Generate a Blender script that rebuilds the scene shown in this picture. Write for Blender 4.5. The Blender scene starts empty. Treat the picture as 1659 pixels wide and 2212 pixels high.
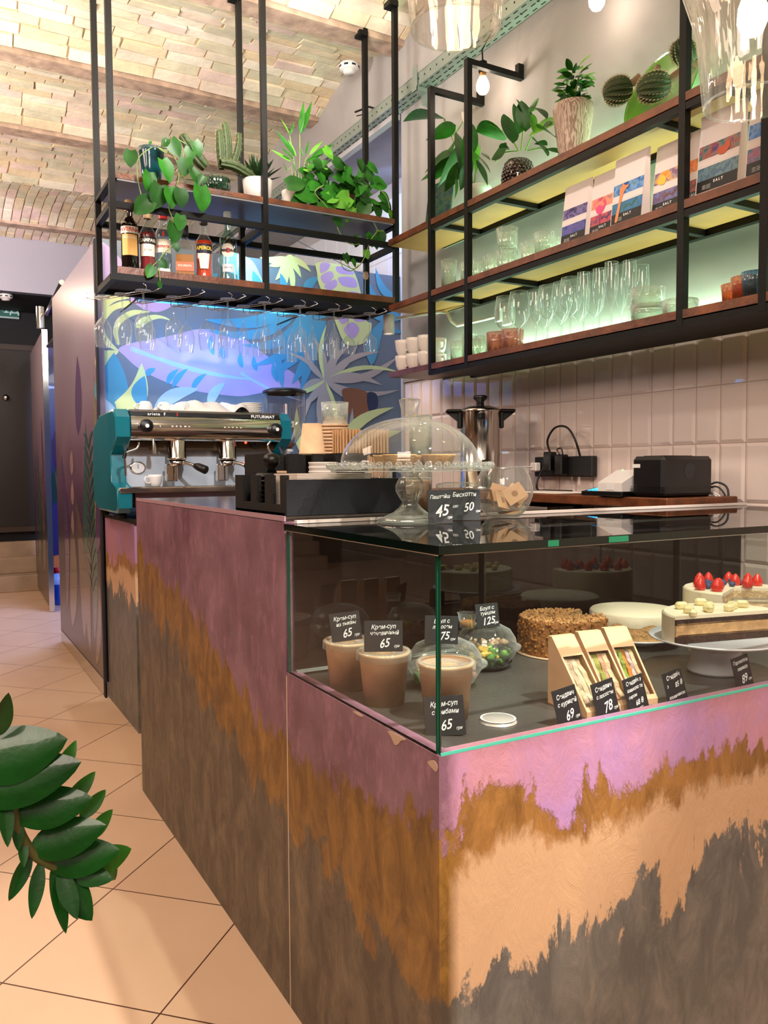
import bpy, bmesh, math, random
from mathutils import Vector, Matrix, noise
S=bpy.context.scene
COL=S.collection
R=math.radians
random.seed(7)
# ---------------------------------------------------------------- colour helper
def hx(h,k=1.0):
    h=h.lstrip('#'); o=[]
    for i in (0,2,4):
        c=int(h[i:i+2],16)/255
        o.append((c/12.92 if c<=.04045 else ((c+.055)/1.055)**2.4)*k)
    return (o[0],o[1],o[2],1)
# ---------------------------------------------------------------- camera
cam=bpy.data.cameras.new('camera'); camo=bpy.data.objects.new('camera',cam); COL.objects.link(camo)
cam.sensor_fit='HORIZONTAL'; cam.sensor_width=36; cam.lens=1752.49*36/1659
cam.clip_start=.03; cam.clip_end=60
fw=Vector((0.49101,0.86953,-0.05309)); rt=Vector((0.87059,-0.49198,-0.00611)); up=Vector((0.03143,0.04322,0.99857))
camo.matrix_world=Matrix(((rt.x,up.x,-fw.x,0),(rt.y,up.y,-fw.y,0),(rt.z,up.z,-fw.z,1.28),(0,0,0,1)))
S.camera=camo
# ---------------------------------------------------------------- view, world
S.view_settings.view_transform='Standard'; S.view_settings.look='None'
S.view_settings.gamma=1; S.view_settings.use_curve_mapping=False
S.view_settings.exposure=0.0
cy=S.cycles
cy.max_bounces=14; cy.transmission_bounces=12; cy.transparent_max_bounces=32; cy.glossy_bounces=5; cy.diffuse_bounces=4
cy.caustics_reflective=False; cy.caustics_refractive=False; cy.sample_clamp_indirect=6
W=bpy.data.worlds.new('room_glow'); S.world=W; W.use_nodes=True
nt=W.node_tree; bg=nt.nodes['Background']
tc=nt.nodes.new('ShaderNodeTexCoord'); sx=nt.nodes.new('ShaderNodeSeparateXYZ'); cr=nt.nodes.new('ShaderNodeValToRGB')
nt.links.new(tc.outputs['Generated'],sx.inputs[0]); nt.links.new(sx.outputs['Z'],cr.inputs[0]); nt.links.new(cr.outputs[0],bg.inputs[0])
cr.color_ramp.elements[0].position=.0; cr.color_ramp.elements[0].color=hx('#40352e')
cr.color_ramp.elements[1].position=.35; cr.color_ramp.elements[1].color=hx('#ffe6d2')
bg.inputs[1].default_value=.8
# ---------------------------------------------------------------- lights: the room's own and unseen added fills
def light(name,kind,loc,power,color,size=.2,rot=None,target=None,sizey=None,spot=None,blend=.5,radius=None):
    l=bpy.data.lights.new(name,kind); o=bpy.data.objects.new(name,l); COL.objects.link(o); o.location=loc
    l.energy=power; l.color=hx(color)[:3]
    if kind=='AREA':
        l.size=size
        if sizey: l.shape='RECTANGLE'; l.size_y=sizey
    else: l.shadow_soft_size=radius if radius is not None else size
    if kind=='SPOT': l.spot_size=R(spot or 70); l.spot_blend=blend
    if target is not None: o.rotation_euler=(Vector(target)-Vector(loc)).to_track_quat('-Z','Y').to_euler()
    elif rot: o.rotation_euler=rot
    return o
light('ceiling_lamp','AREA',(-1.0,-.6,3.2),60,'#ffe9da',1.2,target=(1.3,2.4,1.2))  # unseen fill added overhead to lift the counter side
light('ceiling_lamp','AREA',(-1.6,3.0,3.2),48,'#ffdfc8',1.2,target=(0.3,4.2,0))  # second unseen fill, added high on the left
light('unseen_uplight','AREA',(-.9,4.6,2.6),72,'#fff8ee',.5,target=(0,5.0,3.6))
light('unseen_uplight','AREA',(1.2,2.9,3.05),40,'#fff8ee',.4,target=(1.0,3.8,3.6))
light('unseen_uplight','AREA',(-1.0,7.2,2.5),34,'#fff2e4',.4,target=(.6,8.0,3.6))  # unseen, added to brighten the far brick vault
light('far_fill','AREA',(-.1,8.2,2.9),24,'#ffd9bd',.5,target=(0.1,8.0,0))  # unseen, added to set a warm highlight on the glossy side panel
light('far_wash','SPOT',(-.3,6.9,3.0),90,'#f0e8ff',spot=46,target=(.9,8.95,3.42),radius=.05)  # unseen spot added to brighten the pale soffit
light('unseen_spot','SPOT',(.5,-.3,2.9),110,'#ffefe2',spot=60,target=(1.35,1.3,.8),radius=.05)
light('unseen_spot','SPOT',(.9,1.2,3.2),85,'#fff0e2',spot=60,target=(1.9,2.6,1.4),radius=.05)
light('unseen_spot','SPOT',(1.75,.75,3.0),230,'#fff6ec',spot=38,target=(1.6,1.42,.8),radius=.03)  # unseen spot added to brighten the cakes in the case
light('unseen_spot','SPOT',(1.25,.15,2.9),420,'#fff4ea',spot=28,target=(.85,1.4,.85),radius=.03)  # unseen spot added to brighten the soup tubs
light('unseen_spot','SPOT',(.85,1.3,2.8),240,'#f4f3f6',spot=38,target=(1.2,4.1,1.25),radius=.04)  # unseen spot added to light the espresso machine front
light('led_blue','AREA',(1.5,4.34,2.03),6.5,'#58aaff',.8,sizey=.05,target=(1.5,4.78,1.7))
light('unseen_spot','SPOT',(-.6,2.6,3.2),170,'#fff2ea',spot=38,target=(1.15,4.78,1.7),radius=.06)  # unseen spot added to whiten the left part of the mural
light('led_blue','AREA',(2.5,4.5,3.0),5,'#8fb8ff',.3,target=(2.85,4.8,2.6))
light('led_blue','AREA',(1.25,7.2,2.4),60,'#9db4ff',.5,target=(1.1,7.3,0))
LG='#caffd4'
for z,w in ((1.785,13),(2.105,13),(2.43,17)):
    light('led_green','AREA',(2.305,1.9,z),w*.98,LG,3.1,sizey=.012,rot=(R(180),0,R(90)))
# ---------------------------------------------------------------- mesh builder
class M:
    def __init__(s): s.v=[];s.f=[];s.mi=[];s.sm=[];s.T=Matrix.Identity(4)
    def add(s,vs,fs,mi=0,sm=False):
        b=len(s.v); s.v+=[tuple(s.T@Vector(v)) for v in vs]
        for f in fs: s.f.append([i+b for i in f]); s.mi.append(mi); s.sm.append(sm)
        return s
    def box(s,x0,x1,y0,y1,z0,z1,mi=0):
        v=[(x,y,z) for z in (z0,z1) for y in (y0,y1) for x in (x0,x1)]
        return s.add(v,[(0,2,3,1),(4,5,7,6),(0,1,5,4),(1,3,7,5),(3,2,6,7),(2,0,4,6)],mi)
    def rbox(s,x0,x1,y0,y1,z0,z1,r=.003,mi=0):
        # chamfered box
        v=[];
        for (x,sx_) in ((x0,1),(x1,-1)):
            for (y,sy_) in ((y0,1),(y1,-1)):
                for (z,sz_) in ((z0,1),(z1,-1)):
                    v+=[(x,y+sy_*r,z+sz_*r),(x+sx_*r,y,z+sz_*r),(x+sx_*r,y+sy_*r,z)]
        bm=bmesh.new()
        for p in v: bm.verts.new(p)
        bmesh.ops.convex_hull(bm,input=bm.verts)
        bm.verts.index_update(); bm.verts.ensure_lookup_table()
        s.add([tuple(p.co) for p in bm.verts],[[q.index for q in f.verts] for f in bm.faces],mi); bm.free(); return s
    def prism(s,poly,axis,a,b,mi=0,sm=False):
        # poly in the other two axes; axis 0,1,2
        n=len(poly)
        def P(p,c):
            return {0:(c,p[0],p[1]),1:(p[0],c,p[1]),2:(p[0],p[1],c)}[axis]
        v=[P(p,a) for p in poly]+[P(p,b) for p in poly]
        f=[tuple(range(n)),tuple(range(2*n-1,n-1,-1))]
        s.add(v,f,mi); s.add(v,[(i,(i+1)%n,(i+1)%n+n,i+n) for i in range(n)],mi,sm); return s
    def tube(s,pts,r,n=8,mi=0,cap=True,sm=True):
        pts=[Vector(p) for p in pts]; rs=r if isinstance(r,(list,tuple)) else [r]*len(pts)
        u=None; vs=[]
        for i,p in enumerate(pts):
            t=(pts[min(i+1,len(pts)-1)]-pts[max(i-1,0)]).normalized()
            if u is None:
                u=t.orthogonal().normalized()
            else:
                u=(u-t*u.dot(t)); u=u.normalized() if u.length>1e-6 else t.orthogonal().normalized()
            w=t.cross(u)
            for k in range(n):
                a=2*math.pi*k/n; vs.append(tuple(p+(u*math.cos(a)+w*math.sin(a))*rs[i]))
        fs=[(i*n+k,i*n+(k+1)%n,(i+1)*n+(k+1)%n,(i+1)*n+k) for i in range(len(pts)-1) for k in range(n)]
        s.add(vs,fs,mi,sm)
        if cap: s.add(vs[:n],[tuple(range(n-1,-1,-1))],mi); s.add(vs[-n:],[tuple(range(n))],mi)
        return s
    def bar(s,p0,p1,w=.02,h=None,mi=0):
        # square bar between two points
        h=h or w; p0=Vector(p0);p1=Vector(p1); t=(p1-p0).normalized()
        a=Vector((0,0,1)) if abs(t.z)<.9 else Vector((1,0,0))
        u=t.cross(a).normalized(); q=u.cross(t).normalized()
        vs=[tuple(p+u*sx_*w/2+q*sy_*h/2) for p in (p0,p1) for sx_,sy_ in ((-1,-1),(1,-1),(1,1),(-1,1))]
        return s.add(vs,[(3,2,1,0),(4,5,6,7),(0,1,5,4),(1,2,6,5),(2,3,7,6),(3,0,4,7)],mi)
    def lathe(s,prof,c=(0,0,0),n=24,mi=0,sm=True,rib=0,ribn=12,a0=0,a1=2*math.pi):
        full=abs(a1-a0-2*math.pi)<1e-6; m=n if full else n+1; vs=[]
        for (r,z) in prof:
            for k in range(m):
                a=a0+(a1-a0)*k/n; rr=r*(1+rib*math.cos(ribn*a)) if rib else r
                vs.append((c[0]+rr*math.cos(a),c[1]+rr*math.sin(a),c[2]+z))
        fs=[]
        for i in range(len(prof)-1):
            for k in range(n):
                k2=(k+1)%m
                if prof[i][0]<1e-7: fs.append((i*m+k,(i+1)*m+k2,(i+1)*m+k))
                elif prof[i+1][0]<1e-7: fs.append((i*m+k,i*m+k2,(i+1)*m+k))
                else: fs.append((i*m+k,i*m+k2,(i+1)*m+k2,(i+1)*m+k))
        return s.add(vs,fs,mi,sm)
    def build(s,name,mats,parent=None,loc=None,rot=None):
        me=bpy.data.meshes.new(name); me.from_pydata(s.v,[],s.f)
        for m in (mats if isinstance(mats,(list,tuple)) else [mats]): me.materials.append(m)
        me.polygons.foreach_set('material_index',s.mi); me.polygons.foreach_set('use_smooth',s.sm)
        me.validate(); me.update()
        o=bpy.data.objects.new(name,me); COL.objects.link(o)
        if parent is not None: o.parent=parent
        if loc is not None: o.location=loc
        if rot is not None: o.rotation_euler=rot
        return o
def thing(name,label,cat,loc=(0,0,0),rot=0,group=None):
    o=bpy.data.objects.new(name,None); COL.objects.link(o); o.empty_display_size=.05
    o.location=loc; o.rotation_euler=(0,0,rot) if not isinstance(rot,tuple) else rot
    o['label']=label; o['category']=cat
    if group: o['group']=group
    return o
def tag(o,label,cat,group=None,kind=None):
    o['label']=label; o['category']=cat
    if group: o['group']=group
    if kind: o['kind']=kind
    return o
def struct(o,kind='structure'): o['kind']=kind; return o
def dup(root,loc,rot=None,label=None,group=None,scale=None):
    r=root.copy(); COL.objects.link(r); r.location=loc
    if rot is not None: r.rotation_euler=(0,0,rot) if not isinstance(rot,tuple) else rot
    if label: r['label']=label
    if group: r['group']=group
    if scale: r.scale=scale
    for ch in list(root.children):
        c=ch.copy(); COL.objects.link(c); c.parent=r
        for g in ch.children:
            d=g.copy(); COL.objects.link(d); d.parent=c
    return r
# ---------------------------------------------------------------- materials
def mat(name,color,rough=.5,metal=0,spec=.5,coat=0,bump=0,bscale=40,var=0,vscale=5,trans=0,sss=0,emit=None,es=0):
    m=bpy.data.materials.new(name); m.use_nodes=True; t=m.node_tree; b=t.nodes['Principled BSDF']
    c=hx(color) if isinstance(color,str) else color
    b.inputs['Base Color'].default_value=c; b.inputs['Roughness'].default_value=rough; b.inputs['Metallic'].default_value=metal
    b.inputs['Specular IOR Level'].default_value=spec; b.inputs['Coat Weight'].default_value=coat
    b.inputs['Transmission Weight'].default_value=trans
    if emit: b.inputs['Emission Color'].default_value=hx(emit); b.inputs['Emission Strength'].default_value=es
    geo=t.nodes.new('ShaderNodeTexCoord')
    if var:
        n=t.nodes.new('ShaderNodeTexNoise'); n.inputs['Scale'].default_value=vscale; n.inputs['Detail'].default_value=5
        t.links.new(geo.outputs['Object'],n.inputs['Vector'])
        mx=t.nodes.new('ShaderNodeMix'); mx.data_type='RGBA'
        mx.inputs[6].default_value=tuple(x*(1-var) for x in c[:3])+(1,); mx.inputs[7].default_value=tuple(min(1,x*(1+var)) for x in c[:3])+(1,)
        mr=t.nodes.new('ShaderNodeMapRange'); mr.inputs[1].default_value=.3; mr.inputs[2].default_value=.7
        t.links.new(n.outputs[0],mr.inputs[0]); t.links.new(mr.outputs[0],mx.inputs[0]); t.links.new(mx.outputs[2],b.inputs['Base Color'])
    if bump:
        n=t.nodes.new('ShaderNodeTexNoise'); n.inputs['Scale'].default_value=bscale; n.inputs['Detail'].default_value=4
        t.links.new(geo.outputs['Object'],n.inputs['Vector'])
        bp=t.nodes.new('ShaderNodeBump'); bp.inputs['Strength'].default_value=bump; bp.inputs['Distance'].default_value=.01
        t.links.new(n.outputs[0],bp.inputs['Height']); t.links.new(bp.outputs[0],b.inputs['Normal'])
    return m
def thin_glass(name,tint='#ffffff',refl=1.0,rough=0.0,ior=1.5,bumps=0,pw_=5,edge_glow=0):
    # a thin pane or wall of glass: clear straight through, mirror by Fresnel
    m=bpy.data.materials.new(name); m.use_nodes=True; t=m.node_tree; t.nodes.clear()
    out=t.nodes.new('ShaderNodeOutputMaterial'); tr=t.nodes.new('ShaderNodeBsdfTransparent'); gl=t.nodes.new('ShaderNodeBsdfGlossy')
    lw=t.nodes.new('ShaderNodeLayerWeight'); mx=t.nodes.new('ShaderNodeMixShader'); pw=t.nodes.new('ShaderNodeMath'); pw.operation='POWER'; pw.inputs[1].default_value=pw_
    mu=t.nodes.new('ShaderNodeMath'); mu.operation='MULTIPLY_ADD'; mu.use_clamp=True
    tr.inputs[0].default_value=hx(tint); gl.inputs['Roughness'].default_value=rough; mu.inputs[1].default_value=.92; mu.inputs[2].default_value=.045*refl
    t.links.new(lw.outputs['Facing'],pw.inputs[0]); t.links.new(pw.outputs[0],mu.inputs[0]); t.links.new(mu.outputs[0],mx.inputs[0]); t.links.new(tr.outputs[0],mx.inputs[1]); t.links.new(gl.outputs[0],mx.inputs[2]); t.links.new(mx.outputs[0],out.inputs[0])
    if edge_glow:
        # pale colour mixed in towards the edge stands in for light refracted there
        di=t.nodes.new('ShaderNodeBsdfDiffuse'); tl=t.nodes.new('ShaderNodeBsdfTranslucent'); m1=t.nodes.new('ShaderNodeMixShader'); m2=t.nodes.new('ShaderNodeMixShader')
        p2=t.nodes.new('ShaderNodeMath'); p2.operation='POWER'; p2.inputs[1].default_value=3; m3=t.nodes.new('ShaderNodeMath'); m3.operation='MULTIPLY_ADD'; m3.inputs[1].default_value=edge_glow; m3.inputs[2].default_value=edge_glow*.12
        t.links.new(lw.outputs['Facing'],p2.inputs[0]); t.links.new(p2.outputs[0],m3.inputs[0]); di.inputs[0].default_value=hx('#f2f6f4'); tl.inputs[0].default_value=hx('#f2f6f4')
        if edge_glow>.9:
            for n_ in (di,tl): n_.inputs[0].default_value=hx(tint)
        t.links.new(di.outputs[0],m1.inputs[1]); t.links.new(tl.outputs[0],m1.inputs[2]); t.links.new(m3.outputs[0],m2.inputs[0]); t.links.new(mx.outputs[0],m2.inputs[1]); t.links.new(m1.outputs[0],m2.inputs[2]); t.links.new(m2.outputs[0],out.inputs[0])
    if bumps:
        tcn=t.nodes.new('ShaderNodeTexCoord'); n=t.nodes.new('ShaderNodeTexNoise'); n.inputs['Scale'].default_value=bumps
        mp=t.nodes.new('ShaderNodeMapping'); mp.inputs['Scale'].default_value=(1,1,.25); t.links.new(tcn.outputs['Object'],mp.inputs[0]); t.links.new(mp.outputs[0],n.inputs['Vector'])
        bp=t.nodes.new('ShaderNodeBump'); bp.inputs['Strength'].default_value=.6; bp.inputs['Distance'].default_value=.01
        t.links.new(n.outputs[0],bp.inputs['Height']); t.links.new(bp.outputs[0],gl.inputs['Normal']); t.links.new(bp.outputs[0],lw.inputs['Normal'])
    return m
def emis(name,color,s):
    m=bpy.data.materials.new(name); m.use_nodes=True; b=m.node_tree.nodes['Principled BSDF']
    b.inputs['Base Color'].default_value=hx(color); b.inputs['Emission Color'].default_value=hx(color); b.inputs['Emission Strength'].default_value=s; return m
BLK=mat('black_steel','#0a0806',.5,.0,spec=.25,bump=.15,bscale=300)
BLKP=mat('black_plastic','#060608',.35,0,bump=.08,bscale=500)
BLKM=mat('black_fibreboard','#08090c',.6,bump=.2,bscale=250,var=.2,vscale=60)
WOOD=mat('walnut_board','#6a3a1e',.4,var=.45,vscale=14,bump=.2,bscale=60)
PLY=mat('birch_ply','#b5824c',.45,var=.12,vscale=6)
CHROME=mat('chrome','#e4e2dd',.12,1)
STEEL=mat('brushed_steel','#cfcac4',.2,1,bump=.03,bscale=200)
WHITE=mat('white_ceramic','#efe9e2',.18,coat=.3)
PAPERW=mat('white_paper','#efe7df',.8)
KRAFT=mat('kraft_paper','#e8c39c',.75,var=.12,vscale=25)
TEAL=mat('teal_enamel','#0a6d7c',.25,coat=.5)
GLASS=thin_glass('clear_glass','#f8fcfa',1.4,pw_=3.6,edge_glow=.3)
GLASSL=thin_glass('glass_body','#f8fcfb',1.6,pw_=3.0,edge_glow=.55)
PANE=thin_glass('case_glass','#fcfefd',.5)
PANEB=thin_glass('case_back_glass','#4a504d',1.5)  # back pane tinted dark so the area behind it looks shaded
PANET=thin_glass('case_top_glass','#f0f6f3',1.0)
GEDGE=mat('green_glass_edge','#0d4a38',.1,spec=.8,emit=None)
GEDGED=mat('dark_green_glass_edge','#04120d',.1,spec=.8)
PLAST=thin_glass('clear_plastic','#f8faf8',1.6,rough=.08,pw_=3,edge_glow=.6)
LEDB=emis('blue_led','#4ab4ff',2.6)
BULB=emis('bulb_glow','#ffdcae',22)
CHALK=mat('chalk_paint','#e8e8e6',.8)
CARD=mat('slate_card','#15171b',.6,var=.3,vscale=30)
LEAFD=mat('leaf_dark','#1f5214',.42,var=.35,vscale=22,spec=.35)
LEAFM=mat('leaf_mid','#276c14',.45,var=.35,vscale=20,spec=.35)
LEAFL=mat('leaf_light','#63a82e',.5,var=.3,vscale=20)
STEM=mat('green_stem','#7f9a4c',.5)
SOIL=mat('soil','#2b1b12',.9,bump=.8,bscale=60)
WPLAS=mat('white_plastic','#e6e2df',.35)
# ---------------------------------------------------------------- lettering
def text_mesh(txt,size=.02,bold=0,shear=0,sx_=1,align='CENTER',space=1):
    c=bpy.data.curves.new('lettering','FONT'); c.body=txt; c.size=size; c.align_x=align; c.align_y='CENTER'; c.offset=bold; c.shear=shear
    c.space_character=space; c.resolution_u=3
    o=bpy.data.objects.new('lettering',c); COL.objects.link(o); dg=bpy.context.evaluated_depsgraph_get()
    me=bpy.data.meshes.new_from_object(o.evaluated_get(dg)); bpy.data.objects.remove(o)
    vs=[(v.co.x*sx_,v.co.y) for v in me.vertices]; fs=[tuple(p.vertices) for p in me.polygons]; bpy.data.meshes.remove(me)
    return vs,fs
def put_text(m,txt,size,org,ux,uy,mi=0,lift=.0006,jit=0,**k):
    vs,fs=text_mesh(txt,size,**k); org=Vector(org);ux=Vector(ux).normalized();uy=Vector(uy).normalized(); n=ux.cross(uy)
    m.add([tuple(org+ux*x+uy*(y+(jit*math.sin(x*160) if jit else 0))+n*lift) for x,y in vs],fs,mi)
def wrap_text(m,txt,size,r,z,a=-math.pi/2,mi=0,**k):
    vs,fs=text_mesh(txt,size,**k)
    m.add([(r*math.cos(a+x/r),r*math.sin(a+x/r),z+y) for x,y in vs],fs,mi)
def patch(m,r,z0,z1,half,a=-math.pi/2,mi=0,n=12,taper=0):
    vs=[];
    for z,h in ((z0,half-taper),(z1,half)):
        for k in range(n+1): t=a+(-h+2*h*k/n)/r; vs.append((r*math.cos(t),r*math.sin(t),z))
    m.add(vs,[(k,k+1,n+2+k,n+1+k) for k in range(n)],mi,True)
# ---------------------------------------------------------------- leaves
def leaf(m,base,tip,w,up=(0,0,1),kind='oval',curl=.12,fold=.15,mi=0,n=8):
    base=Vector(base);tip=Vector(tip); d=tip-base; L=d.length; t=d.normalized(); up=Vector(up)
    s=t.cross(up); s=s.normalized() if s.length>1e-4 else t.orthogonal().normalized(); nn=s.cross(t).normalized()
    vs=[]
    for i in range(n+1):
        u=i/n
        if kind=='heart':
            ww=(math.sin(math.pi*min(1,u*1.25+.12)**.62) if u<.7 else (1-u)/.3*.78*(1-.25*(1-u)/.3)+.0); ww=max(0,ww) if u<1 else 0
            ww=(1.0-(abs(u-.3)/.3)**2*.35) if u<.3 else ww*0+math.cos((u-.3)/.7*math.pi/2)**.8
        elif kind=='lance': ww=math.sin(math.pi*u**.75)**1.0
        elif kind=='blade': ww=math.sin(math.pi*(u*.9+.1)**.6) if u<1 else 0
        else: ww=math.sin(math.pi*u**.85)**.75
        ww*=w/2
        c=base+t*(L*u)+nn*(-curl*L*(u**2)+curl*L*u*.6)
        f=fold*ww
        off=-.10*L if (kind=='heart' and i==0) else 0
        vs+=[tuple(c+s*ww+nn*f+t*off),tuple(c+s*ww*.5+nn*f*.45+t*off*.6),tuple(c),tuple(c-s*ww*.5+nn*f*.45+t*off*.6),tuple(c-s*ww+nn*f+t*off)]
    fs=[(5*i+k,5*i+k+1,5*i+k+6,5*i+k+5) for i in range(n) for k in range(4)]
    m.add(vs,fs,mi,True)
def cat_rom(p,n=6,closed=True):
    o=[];N=len(p)
    for i in range(N if closed else N-1):
        a,b,c,d=[Vector(p[(i+k)%N] if closed else p[max(0,min(N-1,i+k))]) for k in (-1,0,1,2)]
        for j in range(n):
            t=j/n; o.append(tuple(.5*((2*b)+(c-a)*t+(2*a-5*b+4*c-d)*t*t+(3*b-a-3*c+d)*t**3)))
    if not closed: o.append(tuple(p[-1]))
    return o
# ================================================================ THE SETTING
WX=2.34; MY=4.78
# ---- floor: square tiles laid diagonally
def floor_mat():
    m=bpy.data.materials.new('floor_tile'); m.use_nodes=True; t=m.node_tree; b=t.nodes['Principled BSDF']; L=t.links.new; N=t.nodes.new
    g=N('ShaderNodeNewGeometry'); s=N('ShaderNodeSeparateXYZ'); L(g.outputs['Position'],s.inputs[0])
    def ma(op,a,b_=None):
        n=N('ShaderNodeMath'); n.operation=op
        for i,x in enumerate((a,b_)):
            if x is None: continue
            if isinstance(x,(int,float)): n.inputs[i].default_value=x
            else: L(x,n.inputs[i])
        return n.outputs[0]
    ds=[]
    cell=[]
    for e,off,p in ((ma('SUBTRACT',s.outputs['Y'],s.outputs['X']),1.43,.628),(ma('ADD',s.outputs['Y'],s.outputs['X']),2.315,.666)):
        q=ma('DIVIDE',ma('SUBTRACT',e,off),p); cell.append(ma('FLOOR',q)); fr=ma('FRACT',q)
        ds.append(ma('MULTIPLY',ma('MINIMUM',fr,ma('SUBTRACT',1.0,fr)),p))
    d=ma('MINIMUM',ds[0],ds[1]); gr=ma('LESS_THAN',d,.0030)
    wn=N('ShaderNodeTexWhiteNoise'); wn.noise_dimensions='2D'; cb=N('ShaderNodeCombineXYZ'); L(cell[0],cb.inputs[0]); L(cell[1],cb.inputs[1]); L(cb.outputs[0],wn.inputs['Vector'])
    no=N('ShaderNodeTexNoise'); no.inputs['Scale'].default_value=3; no.inputs['Detail'].default_value=6; L(g.outputs['Position'],no.inputs['Vector'])
    mix=N('ShaderNodeMix'); mix.data_type='RGBA'; mix.inputs[6].default_value=hx('#c9a78a'); mix.inputs[7].default_value=hx('#dcbc9c')
    f=ma('ADD',ma('MULTIPLY',no.outputs[0],.8),ma('MULTIPLY',wn.outputs[0],.25)); L(f,mix.inputs[0])
    m2=N('ShaderNodeMix'); m2.data_type='RGBA'; L(gr,m2.inputs[0]); L(mix.outputs[2],m2.inputs[6]); m2.inputs[7].default_value=hx('#4a2413')
    L(m2.outputs[2],b.inputs['Base Color']); b.inputs['Roughness'].default_value=.38
    bp=N('ShaderNodeBump'); bp.inputs['Strength'].default_value=.25; bp.inputs['Distance'].default_value=.003; L(ma('SUBTRACT',1.0,gr),bp.inputs['Height']); L(bp.outputs[0],b.inputs['Normal'])
    return m
struct(M().box(-5,3.2,-3,10.6,-.1,0).build('floor',floor_mat()))
# ---- ceiling: shallow brick vaults between steel beams
BR=['#e8d8b8','#f0e2c6','#e9d6c0','#dfd6b8','#ecd2c4','#d8d0b4','#f4e8d2','#e6d0ac']
BM=[mat('vault_brick',c,.85,bump=.45,bscale=35,var=.14,vscale=9) for c in BR]
MORT=mat('vault_mortar','#c9b490',.95,bump=.5,bscale=50)
cm=M(); rnd=random.Random(3)
beams=[-.37,.71,1.79,2.87,3.96,5.05,6.13]
edges=beams+[7.25,8.43,8.95]
def vault(y0,y1,rise,along_x=True):
    n=12; pr=[]
    for i in range(n+1):
        u=i/n; pr.append((y0+(y1-y0)*u,3.60+rise*math.sin(math.pi*u)**.8))
    # backing skin
    for i in range(n):
        (a,za),(b,zb)=pr[i],pr[i+1]
        cm.add([(-5,a,za+.008),(2.9,a,za+.008),(2.9,b,zb+.008),(-5,b,zb+.008)],[(0,1,2,3)],8)
    def zz(y): u=(y-y0)/(y1-y0); u=min(1,max(0,u)); return 3.60+rise*math.sin(math.pi*u)**.8
    x0=-3.6 if y0>2 else -1.2
    if along_x:
        nc=max(3,int((y1-y0)/.077)); h=(y1-y0)/nc
        for c in range(nc):
            ya=y0+c*h+.004; yb=ya+h-.009; x=x0+rnd.random()*.25
            while x<2.9:
                l=.25+rnd.uniform(-.05,.03); dz=rnd.uniform(-.008,.003); d1=rnd.uniform(-.005,.005)
                j=[rnd.uniform(-.005,.005) for _ in range(8)]
                za,zb=zz(ya)+dz,zz(yb)+dz
                P=[(x+.004+j[0],ya+j[4],za),(x+l-.006+j[1],ya+j[5],za+d1),(x+l-.006+j[2],yb+j[6],zb+d1),(x+.004+j[3],yb+j[7],zb)]
                cm.add(P+[(p[0],p[1],p[2]+.07) for p in P],[(3,2,1,0),(0,1,5,4),(1,2,6,5),(2,3,7,6),(3,0,4,7)],rnd.randrange(8)); x+=l
    else:
        x=x0
        while x<2.9:
            w=.078; y=y0+rnd.random()*-.15
            while y<y1:
                l=.24; ya=max(y,y0)+.004; yb=min(y+l,y1)-.006; y+=l
                if yb-ya<.03: continue
                dz=rnd.uniform(-.008,.003); P=[(x+.004,ya,zz(ya)+dz),(x+w-.005,ya,zz(ya)+dz),(x+w-.005,yb,zz(yb)+dz),(x+.004,yb,zz(yb)+dz)]
                cm.add(P+[(p[0],p[1],p[2]+.07) for p in P],[(3,2,1,0),(0,1,5,4),(1,2,6,5),(2,3,7,6),(3,0,4,7)],rnd.randrange(8))
            x+=w
for a,b in zip(edges[:-1],edges[1:]):
    if a==7.25: vault(a+.0,b-.06,-.10+.18,False)
    elif a==8.43: vault(a+.06,b,.03,False)
    elif a==6.13: vault(a+.07,b,.10)
    else: vault(a+.07,b-.07 if b<6.2 else b,.10)
ceil=struct(cm.build('ceiling',BM+[MORT]))
BEAM=mat('old_beam','#b59a86',.8,bump=.5,bscale=18,var=.35,vscale=12)
for y in beams+[8.43]:
    m=M(); m.box(-4,2.38,y-.065,y+.065,3.575,3.64); m.box(-4,2.38,y-.012,y+.012,3.62,3.75)
    struct(m.build('trim_1',BEAM))
# ---- right wall: plaster above, bevelled tiles below, niche beyond
def plaster(name,c1,c2):
    m=mat(name,c1,.75,bump=.25,bscale=9); t=m.node_tree; b=t.nodes['Principled BSDF']
    n=t.nodes.new('ShaderNodeTexNoise'); n.inputs['Scale'].default_value=2.2; n.inputs['Detail'].default_value=8; n.inputs['Distortion'].default_value=.6
    g=t.nodes.new('ShaderNodeNewGeometry'); t.links.new(g.outputs['Position'],n.inputs[0])
    r_=t.nodes.new('ShaderNodeValToRGB'); r_.color_ramp.elements[0].position=.3; r_.color_ramp.elements[0].color=hx(c1); r_.color_ramp.elements[1].position=.7; r_.color_ramp.elements[1].color=hx(c2)
    t.links.new(n.outputs[0],r_.inputs[0]); t.links.new(r_.outputs[0],b.inputs['Base Color']); return m
PLAS=plaster('grey_plaster','#989290','#aca5a1')
PLASB=plaster('pale_plaster','#a9a2a6','#bdb4b4')
TILE=mat('glazed_tile','#e2d3cb',.08,spec=.6,coat=.5); GROUT=mat('tile_grout','#a58d80',.9)
wr=bpy.data.objects.new('wall_right',None); COL.objects.link(wr); wr['kind']='structure'
M().box(WX,WX+.14,-3,3.924,1.76,3.72).box(WX,WX+.5,3.924,9.9,3.23,3.72).build('plaster_face',PLAS,wr)
M().box(WX+.5,WX+.64,3.93,9.97,0,3.23).box(WX+.003,WX+.5,3.918,3.93,0,3.23).build('niche_backing',PLASB,wr)
M().box(WX+.012,WX+.14,-3,3.924,0,1.76).build('tile_backing',GROUT,wr)
tm=M()
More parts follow.
